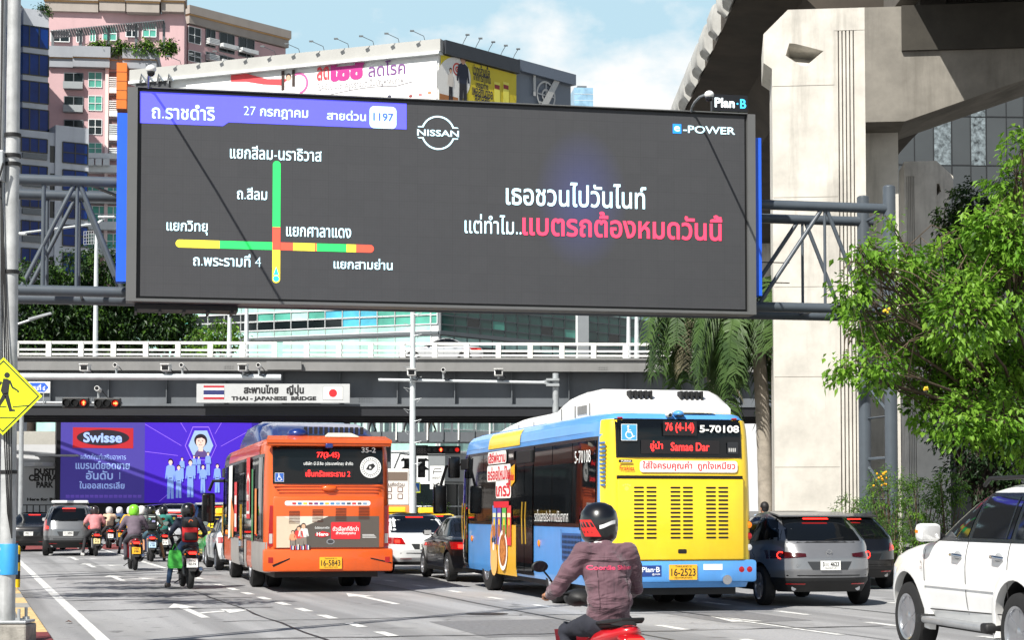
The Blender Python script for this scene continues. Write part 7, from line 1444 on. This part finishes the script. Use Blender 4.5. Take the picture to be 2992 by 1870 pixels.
SEAM = mat('seam_dark', (50, 34, 40), .9)
decal(jk, frame((0, 0, 1.06), (1, 0, 0)), lambda A: [A.line((-.19+i*.0190, .145-.012*math.sin(i/20*math.pi)), (-.171+i*.0190, .145-.012*math.sin((i+1)/20*math.pi)), .005, SEAM) for i in range(20)]+[A.line((x_, -.22+i*.03), (x_, -.19+i*.03), .004, SEAM) for i in range(11) for x_ in (-.115, .115)], 'seam', jk, .003)
b = MB().use(mat('cloth_white_hem', (222, 222, 220), .8)); b.lathe([(.15, .66), (.155, .69), (.15, .71)], 24, MX.Translation((0, .225, 0)) @ MX.Scale(.78, 4, (0, 1, 0))); b.build('shirt_hem', None, pr_, 60)
def rider(px, py, rz, bike, label_b, label_p, top, bot, helmet, foot='L', plate=('2กท', '915'), pl=PLW, sleeves='long', legs='long', fat=1.0, vox=.03, shoe=(30, 30, 32), collar=None, d=None):
    q = G(px, py) if d is None else P(px, 1492, d); q = (q.x, q.y, 0); scooter(label_b, q, rz, bike, plate, pl)
    return person(label_p, q, rz, seated(foot, .02, 1.05), top, bot, helmet, sleeves, legs, shoe, vox, .02, None, fat=fat, collar=collar)+(q,)
_, jk2, q2_ = rider(558, 1721, H17, BKP, 'black motorcycle with white plate left of the orange bus', 'person in a navy jacket and black helmet wearing a red backpack', (26, 34, 52), (64, 88, 120), (14, 14, 16), 'L', ('กทม', '4374'), PLW, shoe=(60, 54, 50))
_, _, _q = rider(397, 1667, H17, paint('bike_dark_red', (110, 18, 24)), 'dark red motorcycle with yellow plate under the green helmet', 'person in a purple grey jacket and bright green helmet on a motorcycle', (104, 92, 104), (64, 62, 70), (128, 210, 50), 'up', ('1ขจ', '2981'), PLY, fat=1.16)
_, jk4, q4 = rider(445, 1642, R(15), paint('bike_blue', (30, 50, 90)), 'dark motorcycle with pale blue plate right of the green helmet', 'person in a grey shirt and shorts with a black backpack and black helmet', (112, 116, 112), (60, 90, 104), (18, 18, 20), 'R', ('3กต', '118'), mat('plate_pale_blue', (170, 200, 226), .5), 'short', 'short', shoe=(40, 36, 36))
rider(282, 1626, R(19), BKP, 'black motorcycle with cream plate behind the grey people carrier', 'person in a pink shirt and dark helmet beside the grey people carrier', (198, 128, 130), (36, 36, 40), (44, 34, 34), 'L', ('6กร', '72'), mat('plate_cream', (220, 206, 150), .5), 'short', 'long', 1.15, shoe=(220, 220, 216))
rider(322, 1600, R(17), BKP, 'small black motorcycle with white plate far ahead of the pink shirt', 'person in a floral shirt and pale helmet ahead of the pink shirt', (204, 176, 150), (50, 48, 50), (190, 190, 190), 'L', d=76)
rider(352, 1600, R(17), BKP, 'motorcycle with orange plate far ahead near the black van', 'person in a blue jacket and white helmet near the black van', (52, 74, 110), (44, 46, 52), (226, 226, 224), 'R', ('9ก', '41'), PLY, d=79)
rider(416, 1600, R(15), BKP, 'motorcycle mostly hidden behind the green helmet', 'person in a dark shirt and large white helmet behind the green helmet', (44, 46, 48), (50, 50, 54), (228, 226, 222), 'R', sleeves='short', fat=1.1, d=60)
rider(384, 1600, R(15), BKP, 'motorcycle hidden behind the yellow vest', 'person in a yellow vest and white helmet among the waiting riders', (226, 170, 40), (50, 52, 60), (222, 222, 220), 'L', d=66)
rider(268, 1600, R(16), BKP, 'motorcycle hidden behind the pink shirt', 'person in a white shirt and olive helmet left of the pink shirt', (214, 214, 210), (60, 60, 62), (120, 126, 104), 'L', d=72)
rider(480, 1600, R(15), BKP, 'motorcycle hidden beside the white car', 'person in a teal jacket and black helmet beside the white car', (44, 120, 110), (50, 52, 56), (20, 20, 22), 'R', d=61)
# bags
def bag(label, q, rz, z, y, m1, m2, deco, w=.17):
    t = thing('backpack', label, 'backpack', q, rz); b = MB().use(m1); b.box(-w, y-.16, z, w, y, z+.44, .05); b.build('pouch', None, t, 50); b = MB().use(m2); b.box(-w*1.02, y-.17, z+.27, w*1.02, y-.02, z+.47, .05); b.box(-w*.8, y-.2, z+.04, w*.8, y-.155, z+.2, .02); b.build('flap', None, t, 50)
    b = MB().use(BK)
    for s in (-1, 1): b.tube([(s*.1, y-.02, z+.42), (s*.13, y+.12, z+.5), (s*.14, y+.26, z+.4)], .018, 6)
    b.build('strap', None, t, 60); A = Art(frame((0, y-.172, z+.36), (1, 0, 0)), .004); deco(A); A.build('badge', t)
bag('red and black backpack worn by the rider in navy', q2_, H17, .93, .13, mat('bag_red', (188, 22, 30), .7, 0, .15, 12), mat('bag_black', (20, 20, 22), .7), lambda A: A.ring(0, .05, .03, .045, flat((226, 110, 60)), 1, 20, 200), .16)
bag('black backpack with pale patches worn by the rider in grey', q4, R(15), .95, .13, mat('bag_black', (20, 20, 22)), mat('bag_charcoal', (30, 30, 33), .7), lambda A: A.rect(-.1, .05, .1, .08, flat((200, 210, 206)), 1).rect(-.12, -.04, -.04, .02, flat((70, 170, 160)), 1).rect(.0, -.1, .1, -.04, flat((150, 150, 190)), 1), .16)
sbp = P(512, 1492, 36.8); sb = thing('shopping_bag', 'bright green shopping bag hanging beside the rider in navy', 'bag', (sbp.x, sbp.y, .42), H17); b = MB().use(mat('bag_green', (60, 170, 60), .6, 0, .1, 8)); b.loft([[V((x*w_, y*dd, z)) for x, y in ((-1, -1), (1, -1), (1, 1), (-1, 1))] for z, w_, dd in ((0, .12, .1), (.05, .14, .11), (.3, .12, .06), (.36, .1, .03))]); b.build('sack', None, sb); b = MB().use(mat('bag_green', (60, 170, 60))); b.tube([(-.06, 0, .35), (0, 0, .5), (.06, 0, .35)], .01, 5); b.build('handle', None, sb)
# rider on the flyover, walkers
zb2 = bz(1057); rp_ = P(1945, 1492, 98.6); scooter('dark motorcycle crossing the flyover', (rp_.x, rp_.y, zb2), R(90), BKP, group=None); person('person in a pale shirt and pink helmet riding across the flyover', (rp_.x, rp_.y, zb2), R(90), seated('up', .02), (206, 206, 204), (60, 56, 54), (226, 96, 120), vox=.035)
zf = onplane(1200, 1262, Mk)[1]
for px, lb, tp, bt, rz in ((1088, 'person in black walking on the footbridge left of the pole', (20, 20, 22), (22, 22, 24), 70), (1192, 'person in dark clothes on the footbridge just behind the pole', (40, 40, 44), (30, 30, 34), 80), (1262, 'person in a khaki top walking on the footbridge right of the pole', (146, 122, 92), (60, 54, 46), 75)):
    p = P(px, 1250, 116.6); person(lb, (p.x, p.y+.2, zf), R(rz), standing(.32), tp, bt, None, vox=.035)
p = P(2236, 1492, 38); person('person in a pale blue shirt standing behind the silver crossover', (p.x, p.y, 0), R(20), standing(.05), (176, 196, 222), (40, 42, 50), None, vox=.03)
# ================= plants
def leafmat(name, c1, c2, tr=.35):
    m = bpy.data.materials.new(name); m.use_nodes = True; t = m.node_tree; b = t.nodes['Principled BSDF']; o = t.nodes['Material Output']
    tc = t.nodes.new('ShaderNodeTexCoord'); n = t.nodes.new('ShaderNodeTexNoise'); n.inputs['Scale'].default_value = 1.7; n.inputs['Detail'].default_value = 4; r = t.nodes.new('ShaderNodeValToRGB'); r.color_ramp.elements[0].position = .35; r.color_ramp.elements[1].position = .68
    r.color_ramp.elements[0].color = (*lin(c1), 1); r.color_ramp.elements[1].color = (*lin(c2), 1); t.links.new(tc.outputs['Object'], n.inputs['Vector']); t.links.new(n.outputs['Fac'], r.inputs[0]); t.links.new(r.outputs[0], b.inputs['Base Color']); b.inputs['Roughness'].default_value = .5; b.inputs['Specular IOR Level'].default_value = .35
    tl = t.nodes.new('ShaderNodeBsdfTranslucent'); mx = t.nodes.new('ShaderNodeMixShader'); mx.inputs[0].default_value = tr; t.links.new(r.outputs[0], tl.inputs[0]); t.links.new(b.outputs[0], mx.inputs[1]); t.links.new(tl.outputs[0], mx.inputs[2]); t.links.new(mx.outputs[0], o.inputs[0]); return m
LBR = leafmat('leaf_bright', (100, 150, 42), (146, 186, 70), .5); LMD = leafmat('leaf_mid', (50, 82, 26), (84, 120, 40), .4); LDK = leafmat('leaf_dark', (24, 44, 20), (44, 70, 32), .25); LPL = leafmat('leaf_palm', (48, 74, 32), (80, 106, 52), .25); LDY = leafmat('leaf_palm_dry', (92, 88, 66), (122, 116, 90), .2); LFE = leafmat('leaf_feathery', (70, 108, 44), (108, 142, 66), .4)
BARK = mat('bark', (92, 78, 64), .95, 0, .3, 6, bump=.6, bs=14); BARKD = mat('bark_dark', (52, 44, 38), .95, 0, .3, 6, bump=.5, bs=14)
def leaves(par, name, blobs, n, size, mats, seed, tw=None, droop=.35, elong=.5, shell=.55):
    rr = random.Random(seed); b = MB(); tot = sum(x[1][0]*x[1][1]*x[1][2] for x in blobs)
    wts = [(x[1][0]*x[1][1]*x[1][2])**.72 for x in blobs]; sw = sum(wts)
    tips = []
    for (c, r), w in zip(blobs, wts):
        nc = max(3, int(n*w/sw/9))
        for _ in range(nc):
            while True:
                p = V((rr.uniform(-1, 1), rr.uniform(-1, 1), rr.uniform(-1, 1)))
                if shell*shell < p.length_squared < 1 or (p.length_squared < 1 and rr.random() < .25): break
            cl = V((c[0]+p.x*r[0], c[1]+p.y*r[1], c[2]+p.z*r[2])); tips.append(cl); dirn = (V((p.x, p.y, p.z*.5)).normalized()+V((rr.uniform(-.5, .5), rr.uniform(-.5, .5), rr.uniform(-.5, .3)))).normalized()
            mi = rr.choice(mats); b.use(mi)
            for k in range(9):
                o = cl+dirn*size*1.5*(k/9-.4)+V((rr.gauss(0, 1), rr.gauss(0, 1), rr.gauss(0, 1)))*size*.55
                d = (dirn+V((rr.uniform(-1, 1), rr.uniform(-1, 1), rr.uniform(-1, .6)-droop))).normalized(); s = d.cross(V((rr.uniform(-.6, .6), rr.uniform(-.6, .6), 1))); s = s.normalized() if s.length > .1 else V((1, 0, 0))
                L_ = size*rr.uniform(.6, 1.25); wd = L_*elong*.5; nn = s.cross(d)
                b.add([o, o+d*L_*.45+s*wd+nn*L_*.08, o+d*L_-V((0, 0, L_*.15)), o+d*L_*.45-s*wd+nn*L_*.08], [(0, 1, 2), (0, 2, 3)])
    return b.build(name, None, par), tips
def trunk(par, p0, tops, r, m, seed=1, name='trunk', tips=(), tr=.012):
    rr = random.Random(seed); b = MB().use(m); p0 = V(p0)
    fork = p0.lerp(V(tops[0]), .45); fork.x = p0.x*.7+fork.x*.3; fork.y = p0.y*.7+fork.y*.3
    b.tube([p0, p0.lerp(fork, .5)+V((rr.uniform(-.1, .1), rr.uniform(-.1, .1), 0)), fork], [r*1.25, r, r*.8], 12)
    for tp in tops:
        tp = V(tp); m_ = fork.lerp(tp, .5)+V((rr.uniform(-.3, .3), rr.uniform(-.3, .3), rr.uniform(0, .4))); b.tube([fork, m_, tp], [r*.6, r*.35, r*.1], 8)
        for q in tips:
            if (q-tp).length < 1.6 and rr.random() < .5: b.tube([m_.lerp(tp, rr.uniform(.3, 1)), q.lerp(tp, .4)+V((0, 0, .1)), q], [r*.12, tr, tr*.5], 5)
    return b.build(name, None, par, 60)
def bpx(px, py, d, rpx, sy=1.0, sz=1.0): r = rpx*d/5400; return (P(px, py, d), (r, r*sy, r*sz))
def tree(name, label, cat, base, blobs, n, size, mats, seed, r, bm, group=None, **k):
    t = thing(name, label, cat, base, 0, group); o = V(base); bl = [(V(c)-o, q) for c, q in blobs]; cr, tips = leaves(t, 'crown', bl, n, size, mats, seed, **k)
    trunk(t, (0, 0, 0), [c for c, q in bl], r, bm, seed, 'trunk', tips[::5] if size < .3 else ()); return t
# bright tree on the right
rr0 = random.Random(4); bs = []
for px, py, r in ((2545, 760, 70), (2490, 850, 62), (2530, 940, 75), (2470, 1085, 62), (2560, 1060, 75), (2640, 770, 80), (2690, 860, 110), (2640, 980, 110), (2800, 770, 110), (2890, 660, 100), (2950, 560, 80), (2985, 430, 60), (2980, 690, 100), (2820, 920, 140), (2950, 850, 130), (2730, 1090, 120), (2860, 1090, 140), (2985, 1050, 120), (2690, 1200, 60), (2810, 1240, 95), (2930, 1230, 110), (2560, 1120, 45), (2990, 1330, 60), (2455, 900, 35), (2600, 640, 30), (2500, 720, 26)): bs.append(bpx(px, py, 39.5+rr0.uniform(-2, 2), r, 1.0))
tb = P(3090, 1492, 42.5); tree('broadleaf_tree', 'bright green leafy tree in front of the gantry column on the right', 'tree', (tb.x, tb.y, .2), [(c, (r[0]*.88, r[1]*.88, r[2]*.85)) for c, r in bs], 15500, .165, [LBR, LBR, LBR, LMD, LBR], 11, .1, BARK, elong=.55, shell=.45)
b = MB().use(flat((226, 186, 50))); rr1 = random.Random(3)
for px, py in ((2592, 905), (2710, 1140)):
    p = P(px, py, 38.2)
    for i in range(5): b.ball(p+V((rr1.uniform(-.06, .06), rr1.uniform(-.06, .06), rr1.uniform(-.06, .06))), .03, 6, 5)
b.build('flowers', None, [o for o in bpy.data.objects if o.name == 'broadleaf_tree'][0], None, True)
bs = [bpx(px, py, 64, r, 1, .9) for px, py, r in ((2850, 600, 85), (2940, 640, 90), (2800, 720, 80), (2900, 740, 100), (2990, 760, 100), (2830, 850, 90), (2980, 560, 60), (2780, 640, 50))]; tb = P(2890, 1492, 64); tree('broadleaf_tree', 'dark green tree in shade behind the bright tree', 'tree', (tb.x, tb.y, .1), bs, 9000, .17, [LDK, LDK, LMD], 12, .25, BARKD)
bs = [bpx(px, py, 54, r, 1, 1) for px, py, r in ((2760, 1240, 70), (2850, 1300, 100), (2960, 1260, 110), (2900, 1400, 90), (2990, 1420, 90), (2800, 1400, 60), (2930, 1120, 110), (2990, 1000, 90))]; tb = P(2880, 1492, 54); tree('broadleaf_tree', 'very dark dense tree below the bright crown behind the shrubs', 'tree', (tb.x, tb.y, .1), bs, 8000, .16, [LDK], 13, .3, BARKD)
# feathery shrubs beside the gantry column
for i, (px, py, r, d, lb, m, n) in enumerate(((2600, 1440, 75, 45, 'feathery green shrub around the right gantry column', LFE, 2600), (2690, 1460, 70, 44, 'feathery shrub to the right of the gantry column', LFE, 2600), (2545, 1510, 55, 45.5, 'low shrub left of the gantry column base', LFE, 1600), (2475, 1490, 42, 47, 'small weed clump at the pillar foot', LMD, 800), (2590, 1570, 50, 43, 'leafy ground shrub behind the black crossover', LFE, 1200), (2770, 1440, 60, 43.5, 'shrub half hidden behind the white sport utility car', LMD, 1500))):
    p = P(px, 1492, d); t = thing('shrub', lb, 'shrub', (p.x, p.y, .2), 0, 'shrubs in the planting bed'); c = P(px, py, d); k = r*d/5400; lv, tips = leaves(t, 'foliage', [(V((0, 0, c.z-.2)), (k, k*.7, k*1.0)), (V((0, 0, (c.z-.2)*.5)), (k*.8, k*.6, k*.7))], n, .085, [m, m, LBR], 40+i, elong=.3, droop=.1); b = MB().use(BARK)
    for q in tips[::12]: b.tube([(q.x*.2, q.y*.2, 0), (q.x*.6, q.y*.6, q.z*.6), q], [.02, .012, .005], 5)
    b.build('stems', None, t)
    if i == 0:
        b = MB().use(flat((240, 170, 30)))
        for _ in range(16): b.ball(V((rr1.uniform(-.45, -.1), rr1.uniform(-.3, -.2), c.z+.1+rr1.uniform(-.15, .2))), .028, 6, 5)
        b.build('flowers', None, t)
# palms
def palm(label, base, top, n, ln, seed, mats, droop=1.0, r=.22):
    t = thing('palm_tree', label, 'palm', base, 0, 'palms beside the viaduct pillar'); rr = random.Random(seed); tp = V(top)-V(base); b = MB().use(mat('palm_bark', (150, 142, 130), .9, 0, .2, 3, bump=.3, bs=12))
    b.loft([[V((tp.x*f*f+rad*math.cos(a), tp.y*f*f+rad*math.sin(a), tp.z*f)) for a in [2*math.pi*k/16 for k in range(16)]] for f, rad in [(i/24, r*(1-.25*i/24)*(1.04 if i % 2 else 1)) for i in range(25)]]); b.build('trunk', None, t, 50)
    for i in range(n):
        az = i*2.399+rr.uniform(-.3, .3); el = rr.uniform(-.25, 1.15); dr = droop*rr.uniform(.8, 1.3); p = tp.copy(); d = V((math.cos(az)*math.cos(el), math.sin(az)*math.cos(el), math.sin(el))); pts = [p.copy()]; L_ = ln*rr.uniform(.8, 1.15); N_ = 22
        for k in range(N_): d = (d+V((0, 0, -dr*.115))).normalized(); p = p+d*L_/N_; pts.append(p.copy())
        mm = mats[0] if el > .2 else rr.choice(mats); b = MB().use(mm); b.tube(pts, [.035*(1-k/(N_+1))+.006 for k in range(N_+1)], 5)
        for k in range(2, N_+1):
            for h in range(2):
                f = (k+h*.5)/N_; q = pts[k-1].lerp(pts[k], h*.5+.25); dd = (pts[k]-pts[k-1]).normalized(); sd_ = dd.cross(V((0, 0, 1))); sd_ = sd_.normalized() if sd_.length > .05 else V((1, 0, 0))
                for s in (-1, 1):
                    ll = L_*.24*math.sin(min(1, f*1.15+.12)*math.pi*.8)*rr.uniform(.8, 1.1)+.1; v1 = (dd*.55+sd_*s*.8+V((0, 0, rr.uniform(-.25, .25)))).normalized(); m1 = q+v1*ll*.5; m2 = m1+(v1+V((0, 0, -.9*droop))).normalized()*ll*.55; wv = dd*.032; b.add([q-wv, q+wv, m1+wv*1.1, m1-wv*1.1, m2], [(0, 1, 2, 3), (3, 2, 4)])
        b.build('frond', None, t)
bp_ = P(2240, 1492, 60.5); tp_ = P(2205, 880, 60.5); palm('grey trunked palm with drooping fronds left of the white pillar', (bp_.x, bp_.y, .1), tp_, 46, 4.0, 5, [LPL, LDY, LPL], 1.5, .27)
bp_ = P(2120, 1492, 66); tp_ = P(2040, 870, 66); palm('second palm with hanging fronds half hidden by the yellow bus', (bp_.x, bp_.y, .1), tp_, 38, 3.8, 6, [LPL, LPL, LDY], 1.5, .27)
# trees behind the flyover on the left
for i, (bl, lb, seed) in enumerate(((((90, 830, 70), (70, 930, 90), (150, 900, 80), (40, 1000, 60), (120, 1000, 80)), 'dark green tree leftmost behind the flyover', 21), (((205, 800, 65), (180, 880, 80), (240, 930, 90), (200, 1010, 80)), 'dark green tree behind the tall white lamp post', 22), (((300, 770, 62), (320, 850, 85), (290, 950, 90), (360, 1000, 80), (340, 920, 70)), 'taller dark tree just left of the big screen edge', 23), (((430, 860, 80), (480, 930, 80), (420, 980, 90), (530, 960, 60), (510, 900, 55), (560, 1010, 55)), 'dark tree below the left part of the big screen', 24))):
    d = 118+i; bs = [bpx(a, c, d, r, 1, 1) for a, c, r in bl]; tb = P(bl[0][0], 1492, d); tree('broadleaf_tree', lb, 'tree', (tb.x, tb.y, 0), bs, 7500, .34, [LDK, LDK, LMD], seed, .35, BARKD, 'trees behind the flyover')
tb = P(640, 1492, 114); tree('broadleaf_tree', 'small pale green tree in front of the white and glass building', 'tree', (tb.x, tb.y, 0), [bpx(640, 990, 114, 45), bpx(690, 975, 114, 30), bpx(600, 1010, 114, 45), bpx(650, 955, 114, 24)], 1500, .28, [LBR, LMD], 25, .12, BARK)
# terrace plants on the pink building, roof tree, street shrub
for i, (px, py, r, lb) in enumerate(((285, 140, 24, 'leftmost leafy plant on the pink building terrace'), (345, 135, 26, 'second leafy plant on the pink building terrace'), (415, 132, 26, 'third leafy plant under the terrace pergola'), (485, 130, 24, 'rightmost dark plant by the terrace corner'))):
    p = P(px, 155, 214.5); t = thing('terrace_plant', lb, 'plant', (p.x, p.y, p.z), 0, 'plants on the terrace'); k = r*214/5400; leaves(t, 'foliage', [(V((0, 0, .6)), (k*1.3, .5, .75)), (V((k*.6, 0, .9)), (k*.6, .5, .6))], 900, .35, [LBR, LMD, LDK], 60+i); b = MB().use(BARK); b.tube([(0, 0, -.8), (0, 0, .5)], .06, 5); b.build('stem', None, t)
p = P(112, 30, 199); t = thing('rooftop_tree', 'small tree growing on the roof of the white office building', 'tree', (p.x, p.y+.6, p.z-.6)); leaves(t, 'crown', [(V((0, 0, .9)), (.9, .6, .6)), (V((.6, 0, .6)), (.6, .5, .5))], 500, .3, [LMD, LDK], 70); b = MB().use(BARKD); b.tube([(0, 0, 0), (.1, 0, .8)], .05, 5); b.build('trunk', None, t)
for i, px in enumerate((1232, 1262, 1292)): p = P(px, 1492, 106); t = thing('street_shrub', ('left shrub of the low hedge under the footbridge', 'middle shrub of the low hedge under the footbridge', 'right shrub of the low hedge under the footbridge')[i], 'shrub', (p.x, p.y, 0), 0, 'hedge under the footbridge'); leaves(t, 'foliage', [(V((0, 0, 1.2)), (.4, .4, .75))], 500, .16, [LMD, LBR], 80+i); b = MB().use(BARK); b.tube([(0, 0, 0), (0, 0, 1.2)], .05, 5); b.build('stem', None, t)
# unseen tree added left of the frame; flat crown casts shade on the lanes
o = RD(-2.6, 33.5); tree('broadleaf_tree', 'unseen tree added left of the frame to shade the lanes', 'tree', (o.x, o.y, .13), [(RD(-1.2+a*.5, 31+c, z), (q, q*.5, q*.22)) for a, c, z, q in ((0, 3, 6.8, 1.5), (1.2, 6, 6.2, 1.5), (-1, 0, 6.3, 1.6), (.4, -3.5, 7.2, 1.3))], 2600, .22, [LMD, LDK], 90, .14, BARK)
